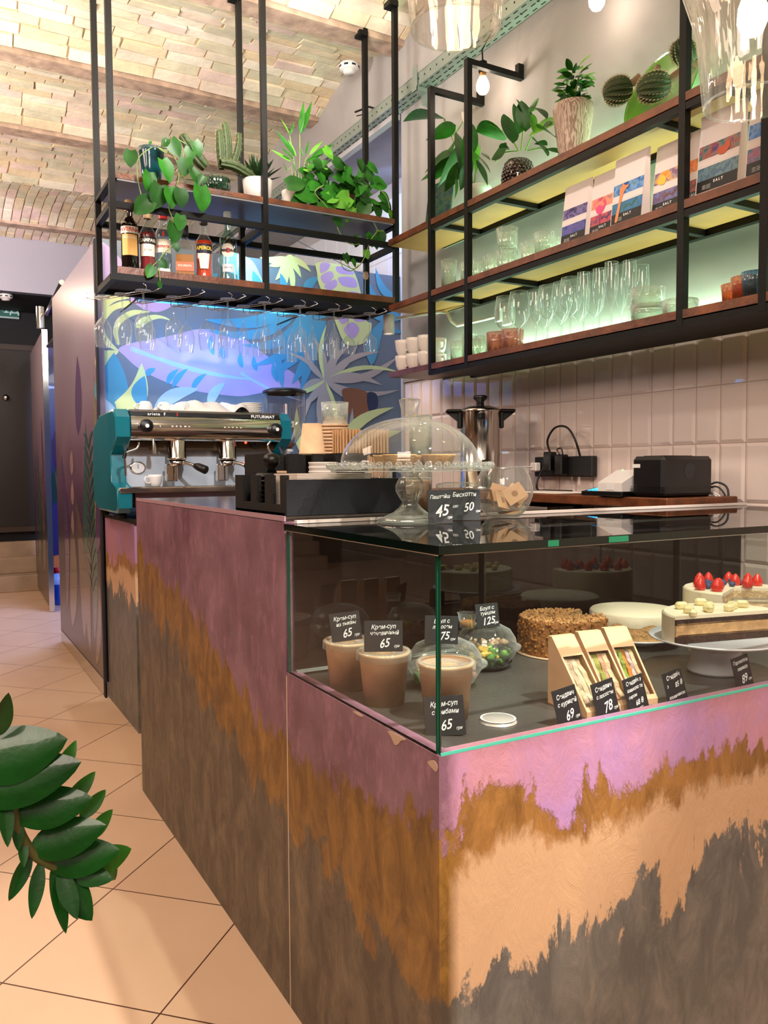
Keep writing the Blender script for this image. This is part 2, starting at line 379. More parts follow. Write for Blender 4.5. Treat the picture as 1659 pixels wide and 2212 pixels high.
def tile(m,org,ux,uy,w,h,b=.012,d=.006,g=.0012):
    org=Vector(org);ux=Vector(ux);uy=Vector(uy);nn=ux.cross(uy)
    P=[org+ux*a+uy*c for a,c in ((g,g),(w-g,g),(w-g,h-g),(g,h-g))]
    Q=[org+ux*a+uy*c+nn*d for a,c in ((b,b),(w-b,b),(w-b,h-b),(b,h-b))]
    m.add([tuple(x) for x in P+Q],[(4,5,6,7),(0,1,5,4),(1,2,6,5),(2,3,7,6),(3,0,4,7)])
y=3.943
for i in range(52):
    y0=3.943-.1*(i+1)
    for k in range(9):
        z0=1.557-.198*k
        h=.198
        tile(tm,(WX+.012,min(y0+.1,3.918),z0),(0,-1,0),(0,0,1),min(y0+.1,3.918)-y0,h)
tm.build('tile_cladding',TILE,wr)
nm=M()
for i in range(20):
    for k in range(8): tile(nm,(WX+.5,4.14+.2*i,3.13-.4*(k+1)),(0,-1,0),(0,0,1),.2,.4,b=.004,d=.003)
nm.build('niche_tiles',mat('pale_tile','#d9dbe2',.12,coat=.4),wr)
struct(M().box(WX+.004,WX+.06,3.86,3.925,1.78,3.2).build('trim_2',PLASB))
struct(M().box(-5.1,-5,-3,10.6,0,3.7).build('wall_left',plaster('left_plaster','#9a8478','#b29a8c')))
# ---- far end of the room
DARK=mat('dark_panel','#0d0c11',.7); DWOOD=mat('dark_brown_door','#1a0f08',.5,var=.25,vscale=4,bump=.1)
struct(M().box(-5,2.9,9.97,10.1,0,3.75).build('wall_far',DARK))
struct(M().box(-5,2.9,8.95,9.97,3.07,3.19).box(-5,2.9,8.95,9.05,3.19,3.75).build('wall_soffit',[mat('soffit_plaster','#b4b1bc',.8)]))
struct(M().box(-5,2.9,8.952,9.97,3.05,3.07).build('trim_3',mat('dark_soffit','#1a1a24',.7)))
dr=bpy.data.objects.new('door_1',None); COL.objects.link(dr); dr['kind']='structure'
M().rbox(-.3,1.5,9.90,9.96,.66,2.62).build('door_leaf',DWOOD,dr)
M().box(-.36,1.6,9.9,9.97,2.62,2.68).box(-.36,1.6,9.9,9.965,.6,.66).build('door_frame',mat('door_frame','#3a2a20',.5),dr)
M().lathe([(0,-.02),(.03,-.02),(.03,.02),(0,.02)],n=16).build('door_handle',CHROME,dr,loc=(.80,9.86,2.09),rot=(R(90),0,0))
STEP=mat('step_tile','#a9937c',.35,var=.15)
st=bpy.data.objects.new('trim_4',None); COL.objects.link(st); st['kind']='structure'
for i,(a,z) in enumerate(((9.35,.17),(9.6,.34),(9.8,.5))): M().rbox(-3,1.5,a,9.9,z-.17,z,.006).build('step',STEP,st)
# exit sign
m=M(); m.rbox(.55,.965,9.93,9.965,2.98,3.15); s1=thing('exit_sign','green exit sign reading ВИХІД under the dark ceiling at the far end','sign',(0,0,0))
m.build('sign_box',mat('sign_green','#0d5148',.4,emit='#0d5148',es=.35),s1)
m=M(); put_text(m,'ВИХІД',.13,(.755,9.928,3.065),(1,0,0),(0,0,1),bold=.002)
M().box(.55,.965,9.925,9.93,2.965,2.985).build('lower_stripe',mat('sign_stripe','#a9c4bf',.5),s1); M().box(.55,.965,9.925,9.93,3.14,3.155).build('upper_stripe',mat('sign_stripe','#a9c4bf',.5),s1)
m.build('lettering',mat('sign_white','#a9c4bf',.5,emit='#a9c4bf',es=.25),s1)
def smoke(loc,label,k=1.0):
    t=thing('smoke_detector',label,'smoke detector',loc)
    M().lathe([(0,0),(.055*k,0),(.06*k,-.012*k),(.058*k,-.03*k),(.045*k,-.04*k),(.036*k,-.04*k),(.034*k,-.055*k),(0,-.056*k)],n=28).build('body',WPLAS,t)
    m=M()
    for i in range(8):
        a=i*math.pi/4; m.T=Matrix.Rotation(a,4,'Z'); m.box(-.012*k,.012*k,-.0592*k,-.050*k,-.028*k,-.018*k)
    m.build('vent_slot',DARK,t)
smoke((.76,9.03,3.05),'small white smoke detector under the dark soffit near the exit sign',1.1)
smoke((2.22,4.31,3.63),'round white smoke detector on the brick vault beside the grey wall',1.0)
# ---- mural partition (front face and its leaf painting)
SLATE=mat('mural_slate','#6d7986',.42); LIL=mat('mural_lilac','#bca2d0',.42); YEL=mat('mural_yellow_green','#d6df98',.42)
TEA=mat('mural_teal','#4f9aba',.42); PALE=mat('mural_pale','#a9c3d6',.42); BEI=mat('mural_grey_beige','#b5a9a0',.42); ORG=mat('mural_rust','#8d5a3c',.42); NAVY=mat('mural_navy','#2b3350',.42)
MM=[SLATE,LIL,YEL,TEA,PALE,BEI,ORG,NAVY]
mm=M(); lay=[0]
def shp(pts,mi,smooth=True):
    lay[0]+=1; y=MY-.0001*lay[0]
    q=cat_rom(pts,5) if smooth else pts
    mm.add([(p[0],y,p[1]) for p in q],[tuple(range(len(q)))],mi)
def blade(c,tip,w,bend,mi,base=0.0,n=10):
    # curved leaf blade from c to tip
    c=Vector(c);tip=Vector(tip);d=tip-c;p=Vector((-d.y,d.x)); A=[];B=[]
    for i in range(n+1):
        u=i/n; o=c+d*u+p*bend*math.sin(math.pi*u); h=w/2*max(base*(1-u),math.sin(math.pi*u**.8)**.8 if 0<u<1 else 0)
        pn=p.normalized(); A.append(tuple(o+pn*h)); B.append(tuple(o-pn*h))
    lay[0]+=1; y=MY-.0001*lay[0]
    vs=[(a[0],y,a[1]) for a in A]+[(b[0],y,b[1]) for b in B]
    mm.add(vs,[(i,i+1,n+2+i,n+1+i) for i in range(n)],mi)
mm.box(.856,WX+.5,MY,MY+.04,0,2.575,0)
# purple behind top left, pale curve
shp([(0.890,2.548),(1.004,2.472),(1.099,2.380),(1.176,2.282),(0.969,2.262),(0.879,2.305)],1)
shp([(1.565,2.540),(1.653,2.591),(1.770,2.564),(1.828,2.487),(1.872,2.351),(1.766,2.340),(1.709,2.446),(1.622,2.478)],4)
shp([(1.043,2.262),(1.176,2.293),(1.310,2.274),(1.268,2.225),(1.201,2.195),(1.135,2.200),(1.083,2.226)],1)
# yellow fan, upper left
for pts in ([(0.867,2.193),(0.868,2.240),(0.931,2.266),(1.007,2.276),(1.071,2.272),(1.024,2.252),(0.963,2.231),(0.904,2.184)],
            [(0.977,1.960),(0.903,2.024),(0.875,2.115),(0.894,2.173),(0.945,2.211),(1.009,2.240),(1.070,2.241),(1.031,2.211),(0.962,2.184),(0.918,2.134),(0.899,2.089),(0.918,2.031),(0.955,1.984)],
            [(0.973,1.991),(0.951,2.051),(0.960,2.109),(0.999,2.159),(1.059,2.193),(1.121,2.196),(1.158,2.191),(1.087,2.172),(1.040,2.149),(0.996,2.112),(0.977,2.066),(0.983,2.004)],
            [(1.075,2.100),(1.097,2.144),(1.139,2.166),(1.187,2.178),(1.240,2.172),(1.275,2.153),(1.216,2.159),(1.157,2.138),(1.101,2.097)],
            [(0.858,2.044),(0.927,1.998),(0.979,1.960),(0.949,1.963),(0.897,1.991),(0.857,2.003)],
            [(0.856,1.944),(0.911,1.955),(0.977,1.955),(0.935,1.908),(0.889,1.858),(0.853,1.841)]): shp(pts,2)
# great lilac leaf with slits and midrib
shp([(0.977,1.968),(1.039,2.003),(1.171,2.036),(1.306,2.075),(1.445,2.116),(1.587,2.113),(1.703,2.089),(1.821,2.018),(1.942,1.940),(2.067,1.872),(2.091,1.762),(1.940,1.779),(1.817,1.751),(1.697,1.729),(1.551,1.735),(1.382,1.755),(1.219,1.802),(1.088,1.864),(1.007,1.933)],1)
for a,b,w in ([(1.044,1.975),(1.818,1.831)]+[.028],[(1.699,1.870),(2.129,1.710)]+[.018]): blade(a,b,w,-.04,4,base=1)
for pr_ in ([(1.183,1.870),(1.124,1.824)],[(1.318,1.874),(1.246,1.782)],[(1.373,1.880),(1.278,1.762)],[(1.485,1.856),(1.393,1.756)],[(1.520,2.092),(1.530,1.966)],[(1.585,2.033),(1.595,1.950)],[(1.701,1.999),(1.709,1.901)],[(1.784,1.982),(1.804,1.887)],[(1.912,1.955),(1.941,1.825)]): blade(pr_[1],pr_[0],.035,.08,3)
# blades lower left
for a,b,w,bd,mi in ([(0.984,1.613),(0.951,1.945)]+[.15,.06,3],[(0.918,1.611),(1.105,1.897)]+[.12,-.22,2],[(1.099,1.642),(1.119,1.824)]+[.09,.12,3],[(0.954,1.612),(0.852,1.790)]+[.08,.1,3],[(0.966,1.586),(0.850,1.712)]+[.06,.05,4],[(1.493,1.655),(1.599,1.809)]+[.06,.1,4],[(1.162,1.618),(1.438,1.763)]+[.08,.1,4]): blade(a,b,w,bd,mi)
# teal fan in the middle
for a,b,w,bd in ([(2.105,2.330),(1.474,2.175)]+[.075,.1],[(2.120,2.302),(1.473,2.115)]+[.06,.14],[(2.136,2.304),(1.702,2.041)]+[.07,.2],[(2.152,2.305),(1.775,1.919)]+[.08,.18],[(2.168,2.298),(1.911,1.869)]+[.09,.14],[(2.201,2.301),(2.035,1.818)]+[.10,.1],[(2.233,2.292),(2.091,1.762)]+[.08,.02],[(2.266,2.301),(2.262,1.976)]+[.07,-.1],[(2.073,2.341),(1.706,2.307)]+[.05,.1],[(1.943,1.986),(1.971,1.792)]+[.05,0]): blade(a,b,w,bd,3,base=.5)
# yellow drooping flower and lilac cells at top
for b in [(1.830,2.582),(1.890,2.536),(1.931,2.453),(1.951,2.358),(2.042,2.367),(2.107,2.489),(2.177,2.532),(2.076,2.584)]: blade([(2.001,2.603)][0],b,.042,.10,2,base=.25)
for a,b,w,bd in ([(1.845,2.404),(1.786,2.496)]+[.05,.1],[(1.979,2.361),(1.966,2.502)]+[.05,-.1],[(2.121,2.375),(2.235,2.509)]+[.06,.12],[(1.476,2.312),(1.564,2.457)]+[.08,.1],[(1.648,2.329),(1.710,2.557)]+[.05,-.1]): blade(a,b,w,bd,3)
shp([(2.223,2.598),(2.418,2.597),(2.486,2.560),(2.529,2.445),(2.569,2.268),(2.611,2.241),(2.589,2.148),(2.516,2.097),(2.414,2.099),(2.348,2.219),(2.306,2.334),(2.235,2.445),(2.216,2.530)],2)
for pts in ([(2.243,2.594),(2.308,2.599),(2.295,2.562),(2.242,2.533)],[(2.242,2.510),(2.308,2.552),(2.334,2.520),(2.274,2.466)],[(2.355,2.587),(2.428,2.587),(2.482,2.554),(2.408,2.543),(2.361,2.552)],[(2.267,2.454),(2.341,2.503),(2.360,2.469),(2.307,2.429)],[(2.367,2.517),(2.475,2.529),(2.502,2.472),(2.400,2.468)],[(2.339,2.373),(2.406,2.403),(2.426,2.339),(2.365,2.304)],[(2.434,2.429),(2.522,2.432),(2.536,2.370),(2.453,2.348)],[(2.348,2.279),(2.416,2.308),(2.439,2.257),(2.391,2.223)],[(2.467,2.325),(2.570,2.334),(2.583,2.269),(2.486,2.249)],[(2.404,2.188),(2.466,2.241),(2.517,2.197),(2.465,2.133)]): shp(pts,1)
for a,b,w,bd in ([(2.847,2.291),(2.572,2.540)]+[.13,.25],[(2.841,2.414),(2.642,2.614)]+[.06,.2],[(2.602,1.966),(2.710,2.280)]+[.1,.1],[(2.847,2.198),(2.657,2.367)]+[.05,.2]): blade(a,b,w,bd,3)
# grey palm at the right
pc=[(2.261,1.852)][0]
for i,b in enumerate([(2.012,2.013),(2.108,2.089),(2.186,2.124),(2.281,2.214),(2.350,2.136),(2.437,2.083),(2.516,2.127),(2.673,2.062),(2.824,2.047),(2.845,1.930),(2.822,1.816),(2.686,1.841),(2.600,1.727),(2.515,1.611),(2.432,1.527),(2.330,1.486),(2.257,1.464),(2.165,1.475),(2.111,1.572),(2.064,1.673),(2.085,1.762),(1.977,1.763)]): blade(pc,b,.030+.010*(i%3),.10*(1 if i%2 else -1),5 if i%3 else 2 if i%6==3 else 5,base=.25)
shp([(2.394,1.804),(2.565,1.793),(2.642,1.691),(2.599,1.604),(2.460,1.625),(2.406,1.708)],6)
shp([(2.572,1.781),(2.642,1.778),(2.649,1.692),(2.585,1.665)],7)
for a,b,w,bd in ([(2.222,1.291),(2.064,1.673)]+[.07,.15],[(2.255,1.291),(2.461,1.686)]+[.06,-.15],[(2.322,1.321),(2.778,1.696)]+[.08,.15],[(2.457,1.320),(2.843,1.541)]+[.07,.1],[(2.124,1.321),(2.258,1.620)]+[.05,.1]): blade(a,b,w,bd,2 if w>.065 else 5)
mu=struct(mm.build('wall_mural',MM))
# ---- side face of the partition, glossy printed panels
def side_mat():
    m=bpy.data.materials.new('side_panel_painted_sheen'); m.use_nodes=True; t=m.node_tree; b=t.nodes['Principled BSDF']; L=t.links.new; N=t.nodes.new
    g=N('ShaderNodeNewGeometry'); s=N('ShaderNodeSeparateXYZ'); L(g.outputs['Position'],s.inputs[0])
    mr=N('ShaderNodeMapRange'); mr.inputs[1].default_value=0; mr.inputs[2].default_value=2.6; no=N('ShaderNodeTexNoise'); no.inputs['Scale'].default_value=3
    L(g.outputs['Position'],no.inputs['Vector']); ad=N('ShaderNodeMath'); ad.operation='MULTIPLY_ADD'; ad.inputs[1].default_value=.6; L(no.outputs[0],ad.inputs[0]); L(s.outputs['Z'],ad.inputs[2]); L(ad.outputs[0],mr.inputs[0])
    c=N('ShaderNodeValToRGB'); e=c.color_ramp.elements; e[0].position=0; e[0].color=hx('#4b352c'); e[1].position=1; e[1].color=hx('#8a7a84')  # lighter top and darker bottom: highlight and dimness put into the panel colour
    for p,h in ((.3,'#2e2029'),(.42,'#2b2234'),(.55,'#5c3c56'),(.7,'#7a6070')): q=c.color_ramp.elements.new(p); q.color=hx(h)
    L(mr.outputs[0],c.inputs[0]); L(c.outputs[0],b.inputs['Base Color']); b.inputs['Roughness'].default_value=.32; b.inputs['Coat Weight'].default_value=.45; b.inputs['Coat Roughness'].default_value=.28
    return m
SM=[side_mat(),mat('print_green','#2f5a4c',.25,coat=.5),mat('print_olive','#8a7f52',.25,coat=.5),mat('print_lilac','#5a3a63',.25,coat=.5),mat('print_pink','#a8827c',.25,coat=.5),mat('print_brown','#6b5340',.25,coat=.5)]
def sblade(m,x,lay_,c,tip,w,bend,mi,base=0,n=10):
    c=Vector(c);tip=Vector(tip);d=tip-c;p=Vector((-d.y,d.x)); A=[];B=[];pn=p.normalized()
    for i in range(n+1):
        u=i/n; o=c+d*u+p*bend*math.sin(math.pi*u); h=w/2*max(base*(1-u),math.sin(math.pi*u**.8)**.8 if 0<u<1 else 0)
        A.append(tuple(o+pn*h)); B.append(tuple(o-pn*h))
    xx=x-.0001*lay_
    m.add([(xx,a[0],a[1]) for a in A]+[(xx,b[0],b[1]) for b in B],[(i,i+1,n+2+i,n+1+i) for i in range(n)],mi)
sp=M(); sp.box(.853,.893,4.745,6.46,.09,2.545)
q=0
for c,tp,w,bd,mi in [((5.05,.25),(5.0,1.35),.16,.06,1),((5.25,.3),(5.15,1.6),.14,-.05,1),((4.95,.9),(4.87,1.9),.05,.05,2),((5.0,1.2),(4.83,1.75),.03,.1,2),((5.4,.2),(5.6,1.1),.25,.1,5),((5.2,.15),(5.05,.95),.2,-.15,5),((5.0,.12),(4.85,.7),.12,.1,5),((5.9,.2),(5.8,1.0),.3,.1,5),((5.45,1.5),(5.4,2.0),.25,.05,3),((6.1,.3),(6.2,1.4),.2,.1,3),((4.9,.8),(4.83,1.15),.16,.1,3),((5.75,1.25),(5.72,1.42),.14,0,4),((5.75,1.05),(5.72,1.22),.13,0,4),((5.77,.85),(5.74,1.02),.12,0,4)]:
    q+=1; sblade(sp,.853,q,c,tp,w,bd,mi)
for i in range(11):
    z=.55+.085*i
    for sgn in (-1,1): q+=1; sblade(sp,.853,q,(5.08,z),(5.08+sgn*.16,z+.11),.035,.1*sgn,1)
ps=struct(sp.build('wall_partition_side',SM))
m=M(); m.box(.85,.9,4.70,6.44,0,.09); struct(m.build('baseboard_side',STEEL))
m=M(); m.box(.845,.855,4.70,4.745,0,2.55); struct(m.build('trim_5',DARK))
# second printed panel, an open door leaf further back
d2=thing('cubicle_door','glossy dark printed cubicle door standing beyond the bright doorway','door',(0,0,0))
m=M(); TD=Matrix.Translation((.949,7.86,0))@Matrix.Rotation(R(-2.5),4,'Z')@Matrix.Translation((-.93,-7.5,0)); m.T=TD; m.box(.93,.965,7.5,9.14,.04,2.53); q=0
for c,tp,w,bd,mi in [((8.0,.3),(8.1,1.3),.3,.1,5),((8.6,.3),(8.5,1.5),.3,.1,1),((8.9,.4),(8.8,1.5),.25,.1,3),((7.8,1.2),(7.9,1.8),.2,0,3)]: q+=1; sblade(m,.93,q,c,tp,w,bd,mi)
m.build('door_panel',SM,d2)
m=M(); m.T=TD; m.box(.925,.97,7.485,7.5,.02,2.54).box(.93,.965,7.5,9.14,0,.04); m.build('edge_strip',CHROME,d2)
m=M(); m.tube([(.95,7.52,2.62),(.95,7.1,2.66),(.93,6.5,2.68)],.02,10); m.tube([(.9,7.55,2.68),(.9,7.55,2.5)],.035,12); m.tube([(.91,7.2,2.3),(.91,6.5,2.3)],.016); struct(m.build('trim_6',CHROME))
# room behind the doorway: its wall carries the same leaf print
m=M(); m.box(1.55,1.6,6.5,9.95,0,2.6)
q=0
for c,tp,w,bd,mi in [((7.2,.9),(7.0,1.5),.3,.1,1),((7.6,.3),(7.5,1.2),.35,.1,3),((8.2,1.6),(7.4,2.0),.1,.15,2),((8.3,1.75),(7.5,2.2),.08,.15,2),((8.8,.3),(8.2,.8),.06,.15,2),((8.0,.3),(8.7,.9),.06,.15,2)]: q+=1; sblade(m,1.55,q,c,tp,w,bd,mi)
struct(m.build('wall_inner',[mat('violet_print','#3a3560',.3,coat=.3),mat('blue_print','#23577f',.3)]+SM[2:]))
m=M(); m.box(1.17,1.55,9.42,9.46,0,2.6)
for k_,(a_,b_,c_,d_) in enumerate(((1.2,.9,1.42,1.8),(1.3,.4,1.22,1.3),(1.22,1.3,1.4,2.2))): m.prism([(a_,b_),(a_+.10,b_+.15),(c_,d_),(a_-.02,b_+.3)],1,9.415-.001*k_,9.418,2+k_)
struct(m.build('wall_inner_back',[mat('violet_print_back','#4a4588',.3,coat=.3),mat('blue_print_back','#23577f',.3)]+SM[1:]))
bk=thing('bucket','red plastic bucket with orange cloth just inside the bright doorway','bucket',(1.16,8.85,0))
M().lathe([(0,.01),(.12,.01),(.16,.3),(.17,.3),(.17,.31),(.155,.31),(.115,.02),(0,.02)],n=24).build('body',mat('red_plastic','#c4152a',.3),bk)
M().lathe([(0,.42),(.05,.41),(.12,.36),(.155,.3)],n=14,rib=.1,ribn=5).build('cloth',mat('orange_cloth','#e0793a',.8),bk)
jg=thing('cleaner_jug','blue translucent cleaner jug with red cap in the doorway','jug',(1.095,8.30,0))
M().lathe([(0,0),(.1,0),(.105,.02),(.105,.2)],n=24).build('liquid',mat('blue_liquid','#1550c8',.2,coat=.5),jg)
M().lathe([(.105,.2),(.10,.24),(.06,.28),(.035,.3),(.03,.31)],n=24).build('neck',mat('milky_blue','#9fbdf0',.3),jg)
M().lathe([(.036,.3),(.036,.345),(0,.35)],n=16).build('cap',mat('red_cap','#d02030',.3),jg)
# ================================================================ COUNTERS
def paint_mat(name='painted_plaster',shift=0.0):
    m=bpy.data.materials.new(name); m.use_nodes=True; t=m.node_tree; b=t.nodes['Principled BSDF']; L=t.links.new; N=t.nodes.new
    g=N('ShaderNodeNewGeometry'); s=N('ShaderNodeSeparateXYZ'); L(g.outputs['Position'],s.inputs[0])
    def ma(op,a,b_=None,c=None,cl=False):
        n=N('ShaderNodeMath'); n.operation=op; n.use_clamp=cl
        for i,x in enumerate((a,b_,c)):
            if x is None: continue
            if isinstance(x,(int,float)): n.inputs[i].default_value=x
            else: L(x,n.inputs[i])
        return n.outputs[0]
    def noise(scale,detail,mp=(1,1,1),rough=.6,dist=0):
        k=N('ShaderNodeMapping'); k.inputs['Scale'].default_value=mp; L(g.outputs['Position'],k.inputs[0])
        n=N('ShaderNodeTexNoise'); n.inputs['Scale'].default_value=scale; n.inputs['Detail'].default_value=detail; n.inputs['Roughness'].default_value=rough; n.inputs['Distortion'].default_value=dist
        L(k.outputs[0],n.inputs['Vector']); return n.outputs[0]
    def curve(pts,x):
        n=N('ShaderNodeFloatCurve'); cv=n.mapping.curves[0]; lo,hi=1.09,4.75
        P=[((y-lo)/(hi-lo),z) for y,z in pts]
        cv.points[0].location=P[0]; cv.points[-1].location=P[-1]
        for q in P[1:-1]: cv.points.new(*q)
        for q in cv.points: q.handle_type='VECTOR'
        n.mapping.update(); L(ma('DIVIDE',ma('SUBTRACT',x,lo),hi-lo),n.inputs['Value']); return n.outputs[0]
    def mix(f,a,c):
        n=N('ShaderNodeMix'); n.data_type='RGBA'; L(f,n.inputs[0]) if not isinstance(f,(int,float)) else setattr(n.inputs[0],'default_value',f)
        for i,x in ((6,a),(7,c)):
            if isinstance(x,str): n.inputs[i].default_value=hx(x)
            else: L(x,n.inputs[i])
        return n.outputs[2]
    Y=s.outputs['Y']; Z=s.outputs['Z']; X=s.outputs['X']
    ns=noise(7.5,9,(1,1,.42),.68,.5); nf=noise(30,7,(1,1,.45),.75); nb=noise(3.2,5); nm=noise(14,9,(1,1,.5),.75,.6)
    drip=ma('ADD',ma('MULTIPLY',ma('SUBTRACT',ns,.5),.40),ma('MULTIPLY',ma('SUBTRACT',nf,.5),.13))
    front=ma('MULTIPLY',ma('SUBTRACT',X,.735),40,cl=True)  # front face takes lighter colours: part paint difference, part light put in
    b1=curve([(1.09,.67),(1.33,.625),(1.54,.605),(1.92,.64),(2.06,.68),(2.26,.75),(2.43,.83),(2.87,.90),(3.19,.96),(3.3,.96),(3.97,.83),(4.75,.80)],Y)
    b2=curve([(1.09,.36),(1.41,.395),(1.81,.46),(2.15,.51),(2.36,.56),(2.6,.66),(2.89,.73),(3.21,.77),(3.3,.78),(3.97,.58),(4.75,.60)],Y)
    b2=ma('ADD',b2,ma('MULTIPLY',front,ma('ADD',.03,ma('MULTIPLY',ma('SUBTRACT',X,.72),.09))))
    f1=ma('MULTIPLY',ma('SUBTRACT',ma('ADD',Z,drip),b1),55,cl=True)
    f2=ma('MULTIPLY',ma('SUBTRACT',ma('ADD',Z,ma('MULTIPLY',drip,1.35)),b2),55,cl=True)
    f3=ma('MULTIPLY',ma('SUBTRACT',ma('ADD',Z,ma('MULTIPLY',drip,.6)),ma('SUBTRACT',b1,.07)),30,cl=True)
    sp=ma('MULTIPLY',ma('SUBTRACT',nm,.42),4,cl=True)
    pink=mix(ma('MULTIPLY',ma('SUBTRACT',nb,.35),3.2,cl=True),'#6c4858','#957182')  # left-face pink: the same paint darkened to carry its dimmer light
    pink_lit=mix(ma('MULTIPLY',ma('SUBTRACT',nb,.40),5,cl=True),'#c48c9c','#b58cc0')
    pink=mix(front,pink,pink_lit); pink=mix(ma('MULTIPLY',ma('SUBTRACT',nf,.5),1.6,cl=True),pink,'#d59bb4')
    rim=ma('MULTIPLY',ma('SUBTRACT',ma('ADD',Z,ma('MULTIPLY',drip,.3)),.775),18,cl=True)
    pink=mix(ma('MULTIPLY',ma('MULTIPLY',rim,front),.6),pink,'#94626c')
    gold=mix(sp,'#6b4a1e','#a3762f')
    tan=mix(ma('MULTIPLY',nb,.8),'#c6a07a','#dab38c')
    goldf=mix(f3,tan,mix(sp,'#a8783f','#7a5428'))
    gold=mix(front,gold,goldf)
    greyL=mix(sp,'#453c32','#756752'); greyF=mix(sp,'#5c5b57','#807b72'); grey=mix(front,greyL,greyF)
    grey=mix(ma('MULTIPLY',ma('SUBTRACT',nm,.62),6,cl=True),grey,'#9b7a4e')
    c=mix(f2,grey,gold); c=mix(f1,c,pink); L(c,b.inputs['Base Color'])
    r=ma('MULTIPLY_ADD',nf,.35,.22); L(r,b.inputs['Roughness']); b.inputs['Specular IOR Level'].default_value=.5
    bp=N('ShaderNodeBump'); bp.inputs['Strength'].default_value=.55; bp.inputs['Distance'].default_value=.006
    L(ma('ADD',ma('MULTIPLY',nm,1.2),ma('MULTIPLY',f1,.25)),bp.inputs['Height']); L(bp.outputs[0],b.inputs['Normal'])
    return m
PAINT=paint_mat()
LX=.719; FY=1.095
TOPM=mat('counter_top_steel','#8f8a88',.22,1,bump=.05,bscale=30)
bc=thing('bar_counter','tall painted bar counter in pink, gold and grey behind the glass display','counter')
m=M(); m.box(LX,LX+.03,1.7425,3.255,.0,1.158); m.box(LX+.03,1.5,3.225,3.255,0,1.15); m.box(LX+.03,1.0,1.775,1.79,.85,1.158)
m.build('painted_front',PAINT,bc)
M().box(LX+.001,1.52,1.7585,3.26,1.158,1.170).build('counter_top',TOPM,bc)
M().box(LX,LX+.004,1.742,3.255,1.160,1.172).build('top_edge',mat('worn_edge','#a88794',.6),bc)
M().box(LX+.74,LX+.77,1.78,3.22,0,1.15).build('inner_panel',DARK,bc)
b2=thing('espresso_counter','lower painted counter block carrying the espresso machine','counter')
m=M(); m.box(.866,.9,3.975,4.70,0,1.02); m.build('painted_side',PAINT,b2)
M().box(.9,2.3,3.975,4.02,0,1.02).build('dark_front',DARK,b2)
M().rbox(.862,2.33,3.96,4.76,1.02,1.045).build('counter_top',mat('dark_top','#1b1714',.35),b2)
# ---- display counter with glass case
DX=2.325; BY=1.735
dc=thing('display_counter','painted display counter with glass case full of food','display case')
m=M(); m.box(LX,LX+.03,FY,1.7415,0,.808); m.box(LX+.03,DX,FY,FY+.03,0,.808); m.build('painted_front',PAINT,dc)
m=M(); m.box(LX+.03,DX,FY+.03,BY+.02,.775,.800)
m.build('display_deck',mat('slate_deck','#4a4743',.32,bump=.1,bscale=80,var=.1),dc)
M().box(LX+.45,DX,BY,BY+.03,0,.80).build('back_panel',DARK,dc)

CHIP=mat('chip','#bfa48e',.8)
for pts in ([(1.20,.806),(1.235,.807),(1.262,.804),(1.25,.796),(1.238,.786),(1.226,.790),(1.215,.800)],[(1.098,.790),(1.106,.797),(1.118,.795),(1.128,.788),(1.115,.783),(1.102,.781)],[(1.36,.806),(1.39,.807),(1.40,.803),(1.37,.802)]): M().prism(cat_rom(pts,3),0,LX-.0012,LX+.004).build('chipped_edge',CHIP,dc)
m=M(); m.box(LX-.0008,LX+.002,1.738,1.7415,0,.80); m.build('seam',mat('seam_line','#cbb79e',.6),dc)
G=.008
def pane(name,x0,x1,y0,y1,z0,z1,thin,matp,edge):
    # glass plate: the two large faces in clear glass, the narrow edges in green
    m=M(); v=[(x,y,z) for z in (z0,z1) for y in (y0,y1) for x in (x0,x1)]
    F={'z':[(0,2,3,1),(4,5,7,6)],'y':[(0,1,5,4),(3,2,6,7)],'x':[(1,3,7,5),(2,0,4,6)]}
    for k,fs in F.items(): m.add(v,fs,0 if k==thin else 1)
    return m.build(name,[matp,edge],dc)
pane('front_glass',LX+.006,DX,FY+.002,FY+.002+G,.808,1.139,'y',PANE,GEDGE)
pane('left_glass',LX+.002,LX+.002+G,FY+.012,BY,.808,1.139,'x',PANE,GEDGE)
pane('back_glass',LX+.02,DX,BY,BY+.006,.808,1.139,'y',PANEB,GEDGED)
pane('top_glass',LX-.002,DX,FY-.004,BY+.005,1.1405,1.155,'z',PANET,GEDGED)
m=M(); m.box(LX-.001,DX,FY,FY+.012,1.1385,1.1405); m.box(LX,LX+.01,FY,BY,1.1385,1.1405); m.build('edge_seal',mat('seal','#c9c6b8',.4),dc)
M().box(LX+.02,DX,BY-.02,BY-.004,1.156,1.163).build('top_rail',mat('rail_white','#ded2cc',.4),dc)
m=M(); m.box(LX+.02,DX,BY-.012,BY-.002,.806,.812); m.build('bottom_rail',mat('rail_grey','#8f968f',.3),dc)
for x in (1.275,2.02):
    M().box(x,x+.006,BY-.012,BY+.008,.812,1.138).build('door_edge',GEDGED,dc); M().box(x+.03,x+.06,BY+.007,BY+.012,.812,1.138).build('door_edge',GEDGED,dc)
GLN=mat('green_edge_bright','#0b6a48',.1,spec=1)
for xg,wg in ((1.09,.05),(.945,.025)): M().box(xg,xg+wg,FY-.0045,FY+.01,1.1422,1.153).build('edge_glint',GLN,dc)
M().box(LX+.004,DX,FY-.0002,FY+.0018,.8075,.8125).build('glass_base_edge',mat('aqua_edge','#4fbfa6',.15,spec=.8),dc)
# round glass puck set in the deck
pk=thing('deck_drain','round clear glass puck lying on the grey display deck','glass disc',(.932,1.215,.8005))
M().lathe([(0,.006),(.030,.006),(.033,.004),(.036,.0)],n=32).build('disc',mat('satin_disc','#d6d2ca',.25,.4),pk)
M().lathe([(.030,.0065),(.034,.0065)],n=32).build('rim',WHITE,pk)
